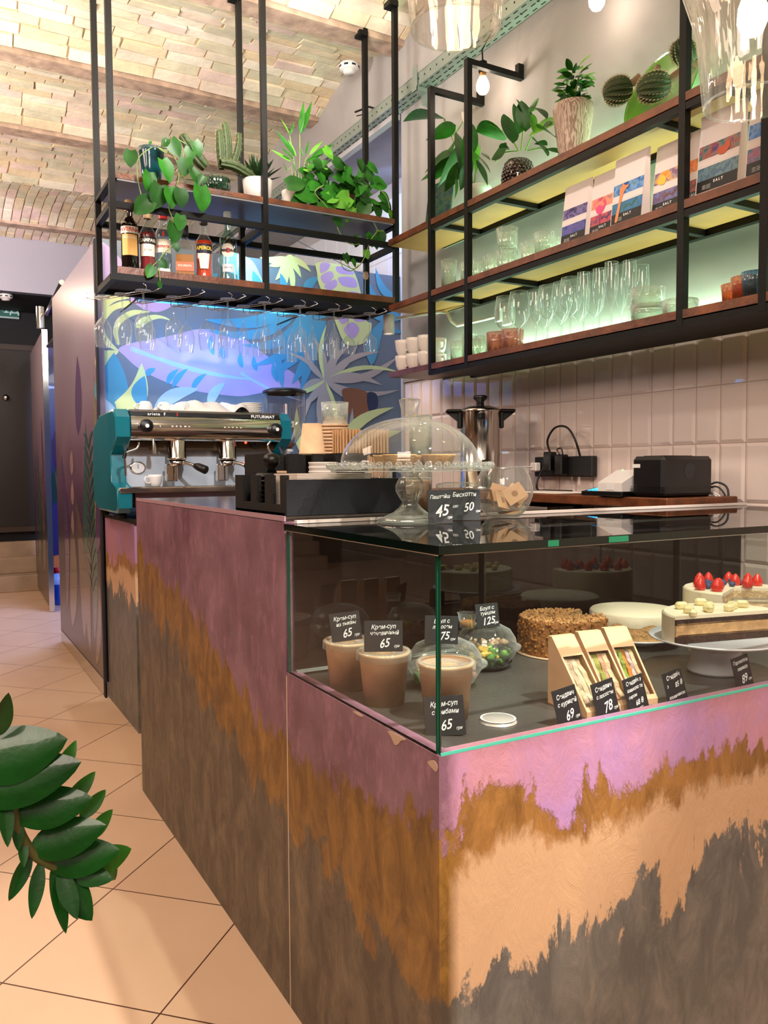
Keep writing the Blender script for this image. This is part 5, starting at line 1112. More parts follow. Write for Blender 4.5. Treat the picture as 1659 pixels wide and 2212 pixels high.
def knob(x,z,r,y=3.966,name='knob'):
    k=M(); k.lathe([(0,.038),(r*.75,.036),(r,.028),(r*1.02,.008),(r*.9,0)],n=24); k=k.build(name,BLKP,em,loc=(x,y,z),rot=(R(90),0,0))
    M().lathe([(0,.0385),(r*.3,.0385)],n=12).build('marking',CHALK,k)
knob(.928,1.492,.032); knob(1.590,1.487,.032)
for x in [1.003]+[1.06+.021*i for i in range(5)]+[1.325+.021*i for i in range(5)]:
    M().lathe([(0,.006),(.006,.005),(.0075,0)],n=12).build('push_button',CHROME,em,loc=(x,3.967,1.492),rot=(R(90),0,0))
M().box(.864,1.623,4.06,4.10,1.38,1.43).build('group_housing',mat('dark_bronze','#4a3a28',.35,.6),em)  # dark brown metal strip below the fascia
M().box(.864,1.623,4.12,4.13,1.20,1.40).build('backsplash',mat('pale_steel','#c4cdd8',.25,.15),em)
M().rbox(.80,1.64,3.955,4.42,1.172,1.198,.004).build('drip_tray',CHROME,em)
m=M()
for i in range(18): m.box(.88+.042*i,.905+.042*i,3.975,4.11,1.198,1.2)
m.build('drip_grid',STEEL,em)
M().box(.88,1.61,4.0,4.5,1.10,1.172).build('lower_body',mat('lower_steel','#8f7f86',.2,.9),em)
for x in (.83,1.655):
    for y in (4.06,4.5): M().lathe([(0,0),(.022,0),(.02,.03),(0,.03)],c=(x,y,TZ),n=16).build('foot',BLK,em)
for x in (1.095,1.355):
    g=M(); g.lathe([(.046,0),(.047,.005),(.047,.012),(.044,.016),(.044,.09),(.040,.10)],c=(x,4.03,1.33),n=32); g=g.build('group_head',CHROME,em)
    p=M(); p.lathe([(.038,0),(.040,.002),(.040,.03),(0,.03)],c=(x,4.03,1.302),n=28); p.build('portafilter',CHROME,g)
    p=M(); p.tube([(x+.02,3.99,1.318),(x+.045,3.95,1.308),(x+.06,3.93,1.300)],.009,10); p.build('neck',CHROME,g)
    p=M(); p.tube([(x+.058,3.932,1.301),(x+.070,3.915,1.296),(x+.095,3.87,1.28),(x+.097,3.866,1.279)],[.012,.019,.021,.014],14); p.build('handle',BLKP,g)
    p=M(); p.rbox(x-.055,x-.02,4.02,4.06,1.225,1.31,.004); p.rbox(x-.018,x+.0,4.02,4.05,1.225,1.30,.003); p.build('spout',CHROME,g)
wl=M(); wl.tube([tuple(p) for p in cat_rom([(0.896,3.970,1.415),(0.887,3.970,1.386),(0.843,3.970,1.368),(0.830,3.970,1.349),(0.831,3.970,1.305),(0.832,3.970,1.254)],4,False)],.0055,8); wl=wl.build('steam_wand',CHROME,em)
M().tube([(0.831,3.965,1.366),(0.824,3.965,1.338)],.009,10).build('grip',BLKP,wl)
wr_=M(); wr_.tube([tuple(p) for p in cat_rom([(1.567,3.970,1.427),(1.551,3.970,1.406),(1.561,3.970,1.377),(1.586,3.970,1.348),(1.596,3.970,1.319),(1.575,3.970,1.276)],4,False)],.0055,8); wr_=wr_.build('steam_wand',CHROME,em)
M().tube([(1.592,3.965,1.350),(1.589,3.965,1.319)],.009,10).build('grip',BLKP,wr_)
M().tube([(0.969,3.990,1.432),(0.971,3.990,1.387),(0.970,3.990,1.361)],[.006,.012,.012],12).build('water_spout',CHROME,em)
for x in [(0.912,4.050,1.425),(0.988,4.050,1.423),(1.601,4.050,1.425)]: M().lathe([(0,0),(.02,0),(.022,-.004)],n=18).build('pipe_collar',BLKP,em,loc=(x[0],x[1],1.42))
gp_=[(0.922,4.118,1.292)][0]
ga=M(); ga.lathe([(0,.004),(.026,.004),(.030,.003),(.032,0)],n=32); ga=ga.build('pressure_gauge',CHROME,em,loc=gp_,rot=(R(90),0,0)); ga.scale=(1.25,1,1)
M().lathe([(0,.0052),(.025,.0052)],n=28).build('dial',CHALK,ga); m=M(); m.box(-.001,.001,-.004,.018,.0056,.006); m.build('needle',BLACKP,ga)
for p,c in zip([(1.464,4.055,1.422),(1.480,4.055,1.313)],('#ff4a2a','#ff5a3a')): M().lathe([(0,.006),(.006,.004),(.007,0)],n=12).build('indicator_light',emis('red_indicator',c,4),em,loc=(p[0],4.058 if p[2]>1.38 else 4.118,p[2]),rot=(R(90),0,0))
pk_=[(1.508,4.050,1.422)][0]; M().lathe([(0,.028),(.022,.026),(.026,.01),(.024,0)],n=24).build('valve_knob',BLKP,em,loc=(pk_[0],4.058,pk_[2]),rot=(R(90),0,0))
# cups, cloth and saucers on top of the machine
ZC=1.573
def upcup(k,x,y,s):
    return cup(['upturned white cup at the left end on the espresso machine','upturned white cup second on the espresso machine','upturned white cup third on the espresso machine','upturned white cup under the cloth end on the espresso machine'][k],(x,y,ZC+.062*s*.8),(math.pi,0,R(30*k+200)),group='cups warming on the espresso machine')
for k,(x,y) in enumerate(((.965,4.12),(1.06,4.13),(1.15,4.10),(1.42,4.14))):
    c=upcup(k,x,y,1); c.scale=(1.1,1.1,.8)
cl=thing('tea_towel','crumpled white cloth draped over the cups on the espresso machine','cloth',(0,0,0))
m=M(); NX,NY=36,14; rnd=random.Random(4); vs=[]
for j in range(NY+1):
    for i in range(NX+1):
        u=i/NX; v=j/NY; x=1.06+.42*u+.02*math.sin(v*5); y=4.03+.28*v
        z=ZC+.004+.055*max(0,math.sin(math.pi*min(1,u*1.25)))**.7*(1-.3*v)*min(1,v*3.2+.02)+.014*math.sin(u*11+v*5)**2*min(1,v*4)-.003*max(0,1-v*4)+.01*math.sin(u*23)*v
        if u>.8: z+=.05*math.sin((u-.8)/.2*math.pi)*(.6+.4*v)
        vs.append((x,y,z))
m.add(vs,[(j*(NX+1)+i,j*(NX+1)+i+1,(j+1)*(NX+1)+i+1,(j+1)*(NX+1)+i) for j in range(NY) for i in range(NX)],0,True)
m.build('fabric',mat('towel','#e6ddd2',.9,bump=.3,bscale=120),cl)
sp0=None
for k in range(6):
    lb_='white saucer in the stack on the espresso machine, %s from the bottom'%O[k] if k else 'white saucer at the bottom of the stack on the espresso machine'
    lc=(1.52+.003*(k%2),4.13,ZC+.0095*k)
    if sp0 is None:
        sp0=thing('saucer',lb_,'saucer',lc,0,'saucers stacked on the espresso machine'); M().lathe([(0,0),(.03,0),(.033,.003),(.058,.008),(.06,.011),(.057,.0125),(.032,.007),(0,.005)],n=36).build('dish',WHITE,sp0)
    else: dup(sp0,lc,None,lb_,'saucers stacked on the espresso machine')
sc=cup('white espresso cup standing on the drip tray of the machine',[(0.952,3.895,1.200)][0],R(190),group='cups warming on the espresso machine'); sc.location.y=4.03; sc.location.x=.985; sc['group']='cup on the drip tray'; sc.scale=(1,1,.95)
# grinder
gr=thing('coffee_grinder','coffee grinder with tall clear bean hopper and black lid beside the espresso machine','grinder',(1.765,4.25,TZ))
M().lathe([(.03,.33),(.035,.345),(.105,.45),(.118,.52),(.120,.66)],n=36).build('hopper',thin_glass('smoky_hopper','#e6dedb',2.4,pw_=2.5),gr)
M().lathe([(.122,.655),(.124,.66),(.122,.672),(.09,.684),(0,.690)],n=36).build('lid',BLKP,gr)
M().lathe([(0,.335),(.034,.345),(.06,.38),(0,.385)],n=24).build('beans',mat('coffee_beans','#5a3420',.6,bump=1,bscale=90),gr)
M().lathe([(.028,.28),(.028,.33),(.045,.335),(.045,.345),(.03,.35)],n=24).build('collar',WPLAS,gr)
M().rbox(-.07,.085,-.10,.12,.0,.285,.012).build('body',mat('grinder_grey','#c9c3c0',.35),gr)
M().rbox(-.045,.06,-.108,-.100,.14,.25,.003).build('front_panel',BLKP,gr)
M().lathe([(0,.003),(.005,.002),(.006,0)],n=10).build('indicator_light',emis('blue_indicator','#3050ff',6),gr,loc=(-.02,-.109,.20),rot=(R(90),0,0))
# ================================================================ ON THE BAR COUNTER
CT=1.171
# black fibreboard caddy with lids and napkins
cd=thing('napkin_caddy','black fibreboard caddy with slotted left side on the counter corner','organizer',(.735,1.765,CT))
m=M(); m.box(0,.325,0,.012,0,.085); m.box(.30,.325,.012,.36,0,.085); m.box(0,.325,.012,.36,0,.006); m.build('front_board',mat('navy_black_board','#0d121c',.6,bump=.15,bscale=250),cd)
m=M(); m.box(0,.012,.012,.36,0,.025)
for a,b in ((.012,.04),(.095,.14),(.195,.24),(.30,.36)): m.box(0,.012,a,b,.025,.095)
m.box(.012,.1,.348,.36,.0,.095); m.box(.012,.30,.16,.17,.006,.08)
m.build('slotted_side',BLKM,cd)
lid0=None
for k in range(7):
    lb_='black plastic cup lid in the slotted caddy, %s from the bottom'%O[k] if k else 'black plastic cup lid at the bottom of the caddy stack'
    lc=(.80,2.02,CT+.012+.0125*k)
    if lid0 is None:
        lid0=thing('takeaway_lid',lb_,'lid',lc,0,'black cup lids in the caddy'); M().lathe([(.045,0),(.047,.002),(.045,.007),(.040,.010),(.038,.013),(.033,.013),(.032,.010),(0,.010)],n=32).build('lid_disc',BLKP,lid0)
    else: dup(lid0,lc,None,lb_,'black cup lids in the caddy')
bl=thing('stopper','round black knob stopper sitting on the cup lids','stopper',(.80,2.02,CT+.10)); M().lathe([(0,0),(.014,0),(.010,.012),(.020,.022),(.023,.035),(.018,.048),(0,.055)],n=24).build('ball',BLKP,bl)
nb=thing('napkin_stack','thick stack of white paper napkins fanning out of the black caddy','napkins',(.85,1.85,CT+.008))
nb['kind']='stuff'
m=M(); rnd=random.Random(8)
for k in range(24):
    z=.0038*k; dx=.0012*k+rnd.uniform(-.001,.001); m.box(-.085,.10+dx,-.062+rnd.uniform(-.001,.001),.062,z,z+.0032)
m.build('napkins',mat('napkin','#e9dccf',.85),nb,rot=(0,0,R(4)))
# second caddy behind with upturned kraft cups
c2=thing('lid_caddy','black fibreboard caddy with wide slots behind the napkins','organizer',(.985,2.30,CT))
m=M(); m.box(-.13,.13,.07,.082,0,.155); m.box(-.13,.13,-.082,.082,0,.008)
for a,b in ((-.13,-.10),(-.055,-.02),(.025,.06),(.10,.13)): m.box(a,b,-.082,-.07,.008,.155)
m.box(-.13,-.118,-.07,.07,.008,.155); m.box(.118,.13,-.07,.07,.008,.155); m.box(-.006,.006,-.07,.07,.008,.15)
m.build('slotted_box',BLKM,c2)
KC=None
def kcup(label,loc,rot=(0,0,0),s=1,g='kraft paper cups'):
    global KC
    if KC is None:
        KC=thing('paper_cup',label,'cup',loc,rot,g); M().lathe([(0,.004),(.028,.004),(.029,0),(.040,.09),(.0415,.091),(.0415,.095),(.039,.095),(.028,.006)],n=32).build('cup_wall',KRAFT,KC); KC.scale=(s,s,s); return KC
    return dup(KC,loc,rot,label,g,(s,s,s))
kcup('upturned tan paper cup on top of the black caddy behind the napkins',(1.045,2.30,CT+.155+.095),(math.pi,0,0))
kcup('upturned tan paper cup standing inside the left part of the rear caddy',(.93,2.30,CT+.105),(math.pi,0,0))
# paper straws in a black box, glass with stirrers
sb=thing('straw_box','black box packed with brown paper straws seen through the glass dome','box',(1.245,2.36,CT))
m=M(); m.box(-.10,.10,-.06,-.05,0,.16); m.box(-.10,.10,.05,.06,0,.16); m.box(-.10,-.09,-.05,.05,0,.16); m.box(.09,.10,-.05,.05,0,.16); m.box(-.1,.1,-.06,.06,0,.004); m.build('box',BLKM,sb)
m=M(); rnd=random.Random(6)
for i in range(15):
    for j in range(5): x=-.082+.0115*i+rnd.uniform(-.001,.001); y=-.04+.018*j; m.tube([(x,y,.006),(x,y,.235+rnd.uniform(-.004,.004))],.0042,8)
o=m.build('straws',mat('straw_paper','#c99f72',.7),sb); o['kind']='stuff'
ls=thing('lid_stack','stack of ribbed kraft lids topped by a clear tumbler behind the dome','lids',(1.30,2.66,CT))
m=M()
for k in range(22): m.lathe([(0,.0),(.048,.0),(.05,.004),(.05,.009),(0,.010)],c=(0,0,.0125*k),n=28)
o=m.build('kraft_lids',KRAFT,ls); o['kind']='stuff'
tum('low',(1.30,2.66,CT+.2735),'low clear tumbler upside on top of the kraft lid stack','tumblers on the bar counter')
sg=thing('stirrer_jar','glass full of wooden stir sticks behind the cake stand','jar',(1.14,2.05,CT))
M().lathe([(0,.006),(.036,.004),(.038,0),(.040,.10),(.038,.10),(.034,.012),(0,.012)],n=32).build('glass',GLASSL,sg)
m=M(); rnd=random.Random(10)
for k in range(40): a=rnd.uniform(0,6.28); r_=.030*math.sqrt(rnd.random()); x,y=r_*math.cos(a),r_*math.sin(a); m.bar((x*.8,y*.8,.013),(x*1.1,y*1.1,.145+rnd.uniform(-.006,.006)),.006,.0018)
o=m.build('stir_sticks',mat('birch_stick','#d3a77c',.7),sg); o['kind']='stuff'
wc=thing('cup_stack','tall stack of white paper cups behind the napkin caddy','cups',(1.02,2.173,CT)); m=M()
for k in range(4): m.lathe([(.030,.0),(.040,.085),(.0415,.087),(.0415,.091),(.040,.091)],c=(0,0,.013*k),n=28)
o=m.build('white_cups',PAPERW,wc); o['kind']='stuff'
kb=thing('kraft_box','flat kraft cardboard box lying behind the glass dome','box',(1.40,2.83,CT)); M().rbox(-.09,.10,-.07,.07,0,.19,.003).build('box_body',KRAFT,kb); M().rbox(-.092,.102,-.072,.072,.19,.206,.002).build('box_lid',mat('kraft_lid','#d7a877',.7),kb)
for k,(x,y,z) in enumerate(((1.34,2.14,0),(1.34,2.14,.10))):
    tum('tall',(x,y,CT+.0+z*1.32),'%s of two stacked plain glasses seen through the dome'%('lower' if not k else 'upper'),'tumblers on the bar counter')
sp_=thing('kraft_tub','kraft soup tub with clear lid right of the cake stand foot','tub',(1.17,1.90,CT)); M().lathe([(0,.002),(.036,0),(.042,.075),(.044,.078),(0,.078)],n=32).build('tub',KRAFT,sp_); M().lathe([(.046,.068),(.047,.082),(.040,.085),(0,.083)],n=32).build('lid',PLAST,sp_)
# cake stand with dome
GT=1.1555
CS=thing('cake_stand','tall glass cake stand with scalloped rim on the glass counter top','cake stand',(.985,1.62,GT))
CSG=thin_glass('pressed_glass','#f5f9f6',2.6,pw_=2.4,bumps=18,edge_glow=.5)
M().lathe([(0,.003),(.055,.004),(.074,.001),(.078,.006),(.060,.013),(.040,.022),(.026,.034),(.018,.046),(.024,.055),(.033,.072),(.034,.085),(.026,.102),(.018,.108),(.022,.114),(.03,.118),(.03,.120)],n=56,rib=.02,ribn=10).build('stem',CSG,CS)
M().lathe([(0,.120),(.176,.120),(.184,.118),(.186,.123),(.182,.127),(0,.127)],n=64).build('plate',CSG,CS)
m=M()
for k in range(56):
    a=2*math.pi*k/56; m.lathe([(0,-.008),(.006,-.006),(.0085,0),(.006,.007),(0,.009)],c=(.188*math.cos(a),.188*math.sin(a),.131),n=8)
m.build('scalloped_rim',CSG,CS)
dm=thing('glass_dome','large clear glass dome with faceted knob on the cake stand','dome',(.985,1.62,GT+.1275))
M().lathe([(.164,0),(.164,.006)]+[(.162*math.cos(a*math.pi/2/14),.006+.110*math.sin(a*math.pi/2/14)) for a in range(15)],n=64).build('dome',GLASS,dm)
M().tube([(.164*math.cos(a*math.pi/32),.164*math.sin(a*math.pi/32),.002) for a in range(65)],.002,6,cap=False).build('dome_edge',GLASSL,dm)
M().lathe([(.012,.115),(.014,.118),(.020,.124),(.020,.130),(.025,.152),(.026,.157),(.018,.160),(0,.158)],n=8,sm=False).build('knob',CSG,dm)
# tart shells on the stand
TART=mat('tart_pastry','#d9a564',.65,bump=.5,bscale=60,var=.25,vscale=30)
tt0=None
for k,(x,y) in enumerate(((-.055,-.05),(.03,-.06),(.075,.01),(-.02,.05),(.05,.07))):
    lb_=['pale custard tart at the left front under the dome','pale custard tart in the front middle under the dome','pale custard tart at the right under the dome','pale custard tart at the left back under the dome','pale custard tart at the right back under the dome'][k]
    lc=(.985+x*1.15,1.62+y*1.15,GT+.1275)
    if tt0 is None:
        tt0=thing('custard_tart',lb_,'tart',lc,0,'custard tarts under the dome'); M().lathe([(0,0),(.026,0),(.038,.026),(.040,.028),(.037,.029),(.034,.024)],n=40,rib=.02,ribn=16).build('pastry_shell',TART,tt0)
        M().lathe([(0,.025),(.034,.024)],n=24).build('custard',mat('custard','#e8bd74',.35,var=.3,vscale=60),tt0)
    else: dup(tt0,lc,k*.7,lb_,'custard tarts under the dome')
# fish bowl with sachets and jar of biscotti
fb=thing('glass_bowl','round clear glass bowl holding kraft packets right of the price cards','bowl',(1.275,1.64,GT))
M().lathe([(0,.003),(.035,.002),(.042,.004),(.062,.025),(.073,.055),(.073,.075),(.066,.102),(.055,.122),(.054,.126)],n=48).build('bowl_glass',GLASSL,fb)
M().tube([(.054*math.cos(a*math.pi/20),.054*math.sin(a*math.pi/20),.126) for a in range(41)],.0015,6,cap=False).build('rim',GLASSL,fb)
rnd=random.Random(12)
PK=None
for k,(x,y,z,rx,ry,rz) in enumerate(((-.02,-.02,.045,70,10,20),(.015,-.025,.06,65,-30,-20),(.03,-.01,.055,60,40,-35),(-.03,.01,.05,80,0,60),(.0,.02,.06,75,15,-60),(.02,.02,.04,20,20,10),(-.01,.0,.02,8,4,40),(.01,-.01,.012,5,-6,-30))):
    lc=(1.275+x,1.64+y,GT+z); ro=(R(rx),R(ry),R(rz)); lb_='folded kraft paper packet inside the round glass bowl'
    if PK is None:
        PK=thing('paper_packet',lb_,'packet',lc,ro,'kraft packets in the glass bowl'); M().rbox(-.027,.027,-.022,.022,-.001,.001,.0005).build('packet_body',mat('packet_kraft','#cfa67c',.7,var=.2),PK)
        q=M(); q.lathe([(0,.0013),(.008,.0013)],n=16); q.build('stamp',mat('stamp_brown','#9a7048',.7),PK)
    else: dup(PK,lc,ro,lb_,'kraft packets in the glass bowl')
jr=thing('biscotti_jar','small clear lidded jar of biscotti behind the price cards','jar',(1.165,1.69,GT))
M().lathe([(0,.003),(.04,.002),(.044,.006),(.046,.06),(.046,.075)],n=40).build('jar_glass',GLASSL,jr)
M().lathe([(.052,.075),(.053,.08),(.050,.086),(.03,.090),(0,.090)],n=40).build('lid',GLASSL,jr)
m=M(); rnd=random.Random(13)
for k in range(14):
    a=rnd.uniform(0,6.28); x,y=.022*math.cos(a),.022*math.sin(a); z=.012+.0042*k; t0=Matrix.Translation((x,y,z))@Matrix.Rotation(rnd.uniform(0,3),4,'Z')@Matrix.Rotation(rnd.uniform(-.9,.9),4,'X'); m.T=t0; m.rbox(-.022,.022,-.007,.007,-.006,.006,.003)
m.T=Matrix.Identity(4); o=m.build('biscotti',mat('biscotti','#c78a52',.8,bump=.8,bscale=90,var=.35,vscale=70),jr); o['kind']='stuff'
# ---------------------------------------------------------------- hand-lettered price cards
def card(label,loc,yaw,lines,w=.058,h=.068,lean=-10,roll=0,group=None,price=None):
    t=thing('price_card',label,'price card',loc,(R(lean),R(roll),R(yaw)),group or 'hand-lettered black price cards')
    M().rbox(-w/2,w/2,-.0006,.0006,0,h,.0004).build('card',CARD,t)
    m=M()
    for (tx,sz,x,z) in lines: put_text(m,tx,sz,(x*w,-.0007,z*h),(1,0,.04),(-.04,0,1),lift=.0005,shear=.28,bold=sz*.012,jit=sz*.05,sx_=.86)
    m.build('lettering',CHALK,t); return t
def yawto(x,y): return -math.degrees(math.atan2(x,y))
card('black card reading Паштейш 45 at the left on the glass top',tuple([(1.009,1.527,1.156)][0]),-22,[('Паштейш',.0118,0,.80),('45',.036,.05,.36),('грн',.008,.38,.18)],w=.056,h=.076)
card('black card reading Бискотти 50 at the right on the glass top',tuple([(1.119,1.590,1.156)][0]),-26,[('Бискотти',.015,0,.84),('100г',.009,-.28,.45),('50',.028,.12,.42),('грн',.008,.42,.3)],w=.078,h=.074)
# ================================================================ WALL-SIDE WORK SHELF
wd=thing('work_shelf','thick dark walnut work shelf on the tiled wall carrying the card terminal','shelf')
M().rbox(2.0,2.335,1.757,3.40,1.150,1.183,.003).build('board',WOOD,wd)
for y in (1.85,2.5,3.2): M().box(2.03,2.335,y-.012,y+.012,1.125,1.150).box(2.31,2.335,y-.012,y+.012,.95,1.125).build('bracket',BLK,wd)
ur=thing('water_boiler','tall polished steel water boiler with black knob and handles','urn',(2.11,2.88,1.1835))
UST=mat('urn_steel','#c8c2ba',.16,1)
M().lathe([(0,0),(.088,0),(.09,.004),(.09,.02),(.086,.022),(.086,.335),(.090,.34),(.090,.350),(.084,.352),(.05,.365),(0,.368)],n=48).build('tank',UST,ur)
M().lathe([(.018,.366),(.016,.385),(.030,.398),(.032,.405),(.026,.412),(0,.413)],n=24).build('lid_knob',BLKP,ur)
for s_ in (-1,1):
    m=M(); m.rbox(.082,.10,-.022,.022,.27,.345,.004); m.rbox(.08,.15,-.03,.03,.338,.352,.005); m.prism([(.10,.30),(.15,.34),(.10,.345)],1,-.012,.012)
    m.build('handle',BLKP,ur,rot=(0,0,R(-29 if s_==1 else 151)))
m=M(); m.tube([(-.05,-.074,.08),(-.05,-.074,.31)],.008,10); m.build('gauge_tube',thin_glass('gauge_glass','#ffffff',4,pw_=2),ur)
m=M(); m.rbox(-.064,-.036,-.09,-.062,.305,.33,.004); m.rbox(-.064,-.036,-.092,-.062,.07,.10,.004); m.build('gauge_clamp',BLKP,ur)
m=M(); m.tube([(-.05,-.08,.09),(-.06,-.12,.085),(-.06,-.125,.06)],.010,10); m.tube([(-.055,-.11,.09),(-.06,-.115,.13)],[.008,.014],10); m.build('tap',BLKP,ur)
pt_=thing('receipt_printer','large black receipt printer box at the right end of the work shelf','printer',(2.02,1.79,1.1835))
M().rbox(0,.235,0,.135,0,.132,.012).build('casing',mat('printer_black','#0c0c10',.35,coat=.2),pt_)
m=M()
for i in range(5): m.box(-.001,.236,-.0008,.136,.008+.006*i,.0095+.006*i)
m.rbox(.03,.17,.03,.11,.130,.134,.001); m.build('vent_grooves',BLKP,pt_)
m=M(); m.add([(-.0007,.128,.095),(-.0007,.095,.095),(-.0007,.095,.107),(-.0007,.128,.107)],[(0,1,2,3)]); m.build('sticker',CHALK,pt_)
m=M(); m.lathe([(0,.0006),(.025,.0006)],n=28); m.build('round_emblem',mat('grey_emblem','#25262c',.3),pt_,loc=(.12,0,.085),rot=(R(90),0,0))
rp=thing('fiscal_register','white sloped fiscal register between the terminal and the black printer','register',(2.06,1.99,1.1835))
m=M(); m.prism([(-.07,.015),(.05,.015),(.05,.085),(.02,.088),(-.07,.045)],1,-.055,.055); m.build('casing',WPLAS,rp); M().rbox(-.072,.052,-.057,.057,0,.018,.003).build('base',BLKP,rp)
m=M(); m.box(-.0715,-.0705,-.02,.015,.022,.040); m.build('printed_sticker',CHALK,rp)
for y in (-.03,.03): M().lathe([(0,.002),(.003,.001)],n=8).build('indicator_light',emis('green_indicator','#60ff70',5),rp,loc=(.02,y,.088))
ctm=thing('card_terminal','card terminal with glowing blue keypad on the work shelf','terminal',(2.065,2.10,1.1835))
m=M(); m.prism([(-.06,0),(.06,0),(.06,.035),(-.06,.014)],1,-.04,.04); m.build('casing',BLKP,ctm)
m=M(); 
for i in range(4):
    for j in range(3): x=-.045+.018*i; z=.0172+.0032*i; y=-.025+.019*j; m.add([(x,y,z),(x+.013,y,z+.0023),(x+.013,y+.014,z+.0023),(x,y+.014,z)],[(0,1,2,3)])
o=m.build('keypad',emis('blue_keys','#28a0ff',6),ctm)
m=M(); m.add([(.028,-.03,.0302),(.055,-.03,.0350),(.055,.03,.0350),(.028,.03,.0302)],[(0,1,2,3)]); m.build('screen',emis('screen_glow','#9ae4ff',5),ctm)
ps_=thing('power_strip','black wall power strip with adapters plugged in above the work shelf','power strip',(2.3275,2.58,1.285))
M().rbox(-.02,.012,-.175,.175,-.042,.042,.004).build('housing',mat('matte_black','#0f0f10',.5),ps_)
for k,y in enumerate((.05,-.02)):
    M().rbox(-.06,-.02,y-.022,y+.022,-.035 if k else -.02,.062 if not k else .05,.004).build('plug_adapter',BLKP,ps_)
M().rbox(-.05,-.02,.13,.17,-.02,.018,.005).build('white_plug',WPLAS,ps_)
m=M(); m.tube(cat_rom([(-.04,.05,.06),(-.05,.055,.11),(-.05,.01,.16),(-.05,-.06,.16),(-.05,-.11,.11),(-.03,-.12,.04)],5,False),.0045,8); m.tube(cat_rom([(-.05,.05,.02),(-.07,.09,-.05),(-.09,.07,-.095),(-.1,.0,-.098),(-.1,-.15,-.098)],5,False),.0045,8); m.tube(cat_rom([(-.05,-.02,.05),(-.055,-.01,.07),(-.055,-.035,.075),(-.05,-.04,.05)],4,False),.003,6); m.build('power_cord',BLKP,ps_)
m=M(); m.tube(cat_rom([(-.05,.15,0),(-.06,.25,.0),(-.05,.35,-.01)],4,False),.003,6); m.build('white_cord',WPLAS,ps_)
pc2=thing('cable_bundle','black and white cables hanging off the end of the work shelf','cables',(2.27,1.83,1.1835)); m=M()
m.tube(cat_rom([(0,.0,.03),(.03,-.02,.045),(.045,-.05,.02),(.03,-.055,-.06),(.01,-.05,-.12)],5,False),.0035,7); m.tube(cat_rom([(0,.01,.02),(.02,-.03,.03),(.03,-.06,-.02),(.02,-.06,-.10)],5,False),.003,7); m.build('black_cable',BLKP,pc2)
m=M(); m.tube(cat_rom([(-.01,-.01,.01),(.0,-.04,.0),(.01,-.05,-.05),(.01,-.05,-.25)],5,False),.003,7); m.tube(cat_rom([(-.0,-.01,.015),(.01,-.045,.0),(.02,-.055,-.05),(.02,-.05,-.25)],5,False),.003,7); m.build('white_cable',WPLAS,pc2)
ppr=thing('paper_sheet','white paper sheets lying on the work shelf by the power strip','paper',(2.12,2.45,1.1835)); M().rbox(-.10,.12,-.16,.16,0,.003,.001).build('sheets',PAPERW,ppr)
# low work table behind the case with plates, ladles
wt=thing('work_table','dark steel work table behind the glass case','table')
M().rbox(1.85,2.32,1.80,3.35,.80,.84,.004).build('worktop',mat('dark_worktop','#2a211c',.4),wt)
for x in (1.88,2.29):
    for y in (1.85,3.3): M().box(x-.02,x+.02,y-.02,y+.02,0,.80).build('leg',BLK,wt)
pl0=None
for k in range(14):
    lb_='white plate in the tall stack behind the case, %s from the bottom'%((O+['fourteenth'])[k] if k else 'first'); lc=(1.99,2.10,.8405+.0085*k)
    if pl0 is None:
        pl0=thing('dinner_plate',lb_,'plate',lc,0,'plates stacked behind the case'); M().lathe([(0,0),(.05,0),(.055,.003),(.095,.010),(.10,.013),(.096,.0145),(.053,.007),(0,.005)],n=40).build('dish',WHITE,pl0)
    else: dup(pl0,lc,None,lb_,'plates stacked behind the case')
rl=thing('utensil_rail','thin steel utensil rail on the tiled wall behind the case','rail'); M().tube([(2.30,1.62,1.10),(2.30,2.05,1.10)],.005,8).tube([(2.30,1.65,1.10),(2.34,1.65,1.10)],.005,8).tube([(2.30,2.02,1.10),(2.34,2.02,1.10)],.005,8).build('rail_bar',CHROME,rl)
LD=None
for k,(y,z) in enumerate(((1.96,.0),(1.89,.02),(1.825,.01))):
    lb_=['round steel ladle hanging leftmost on the utensil rail','steel ladle hanging in the middle of the utensil rail','steel ladle hanging rightmost on the utensil rail'][k]; lc=(2.293,y,1.10)
    if LD is None:
        LD=thing('ladle',lb_,'ladle',lc,0,'ladles on the utensil rail'); M().tube(cat_rom([(.0,0,.006),(.008,0,.002),(.0,0,-.01),(-.004,0,-.10),(-.010,0,-.20)],4,False),.0035,7).build('handle',CHROME,LD)
        M().lathe([(0,-.018),(.020,-.014),(.033,-.004),(.036,.004)],n=28).build('bowl',CHROME,LD,loc=(-.012,0,-.235),rot=(0,R(-80),0))
    else: dup(LD,lc,None,lb_,'ladles on the utensil rail')
# ================================================================ INSIDE THE CASE
DZ=.8005
SC=None
def soup(label,x,y,s=1.0):
    global SC
    if SC is None:
        SC=thing('soup_tub',label,'tub',(x,y,DZ),0,'kraft soup tubs in the case')
        M().lathe([(0,.003),(.038,.003),(.039,0),(.048,.094),(.0505,.096),(.0505,.101),(.046,.101)],n=48).build('tub_wall',KRAFT,SC)
        l=M(); l.lathe([(.0535,.086),(.0535,.100),(.050,.1035),(.046,.1035),(.044,.098),(.018,.098),(.016,.100),(0,.100)],n=48); l.build('clear_lid',PLAST,SC)
        M().lathe([(0,.085),(.046,.085)],n=32).build('soup',mat('cream_soup','#d8b08a',.35),SC); SC.scale=(s,s,s); return SC
    return dup(SC,(x,y,DZ),None,label,'kraft soup tubs in the case',(s,s,s))
soup('kraft soup tub with clear lid at the back left of the case',.797,1.575,1.04); soup('kraft soup tub with clear lid in the middle of the left row',.808,1.435,1.06); soup('largest-looking kraft soup tub behind the front corner of the case',.862,1.288,1.08)
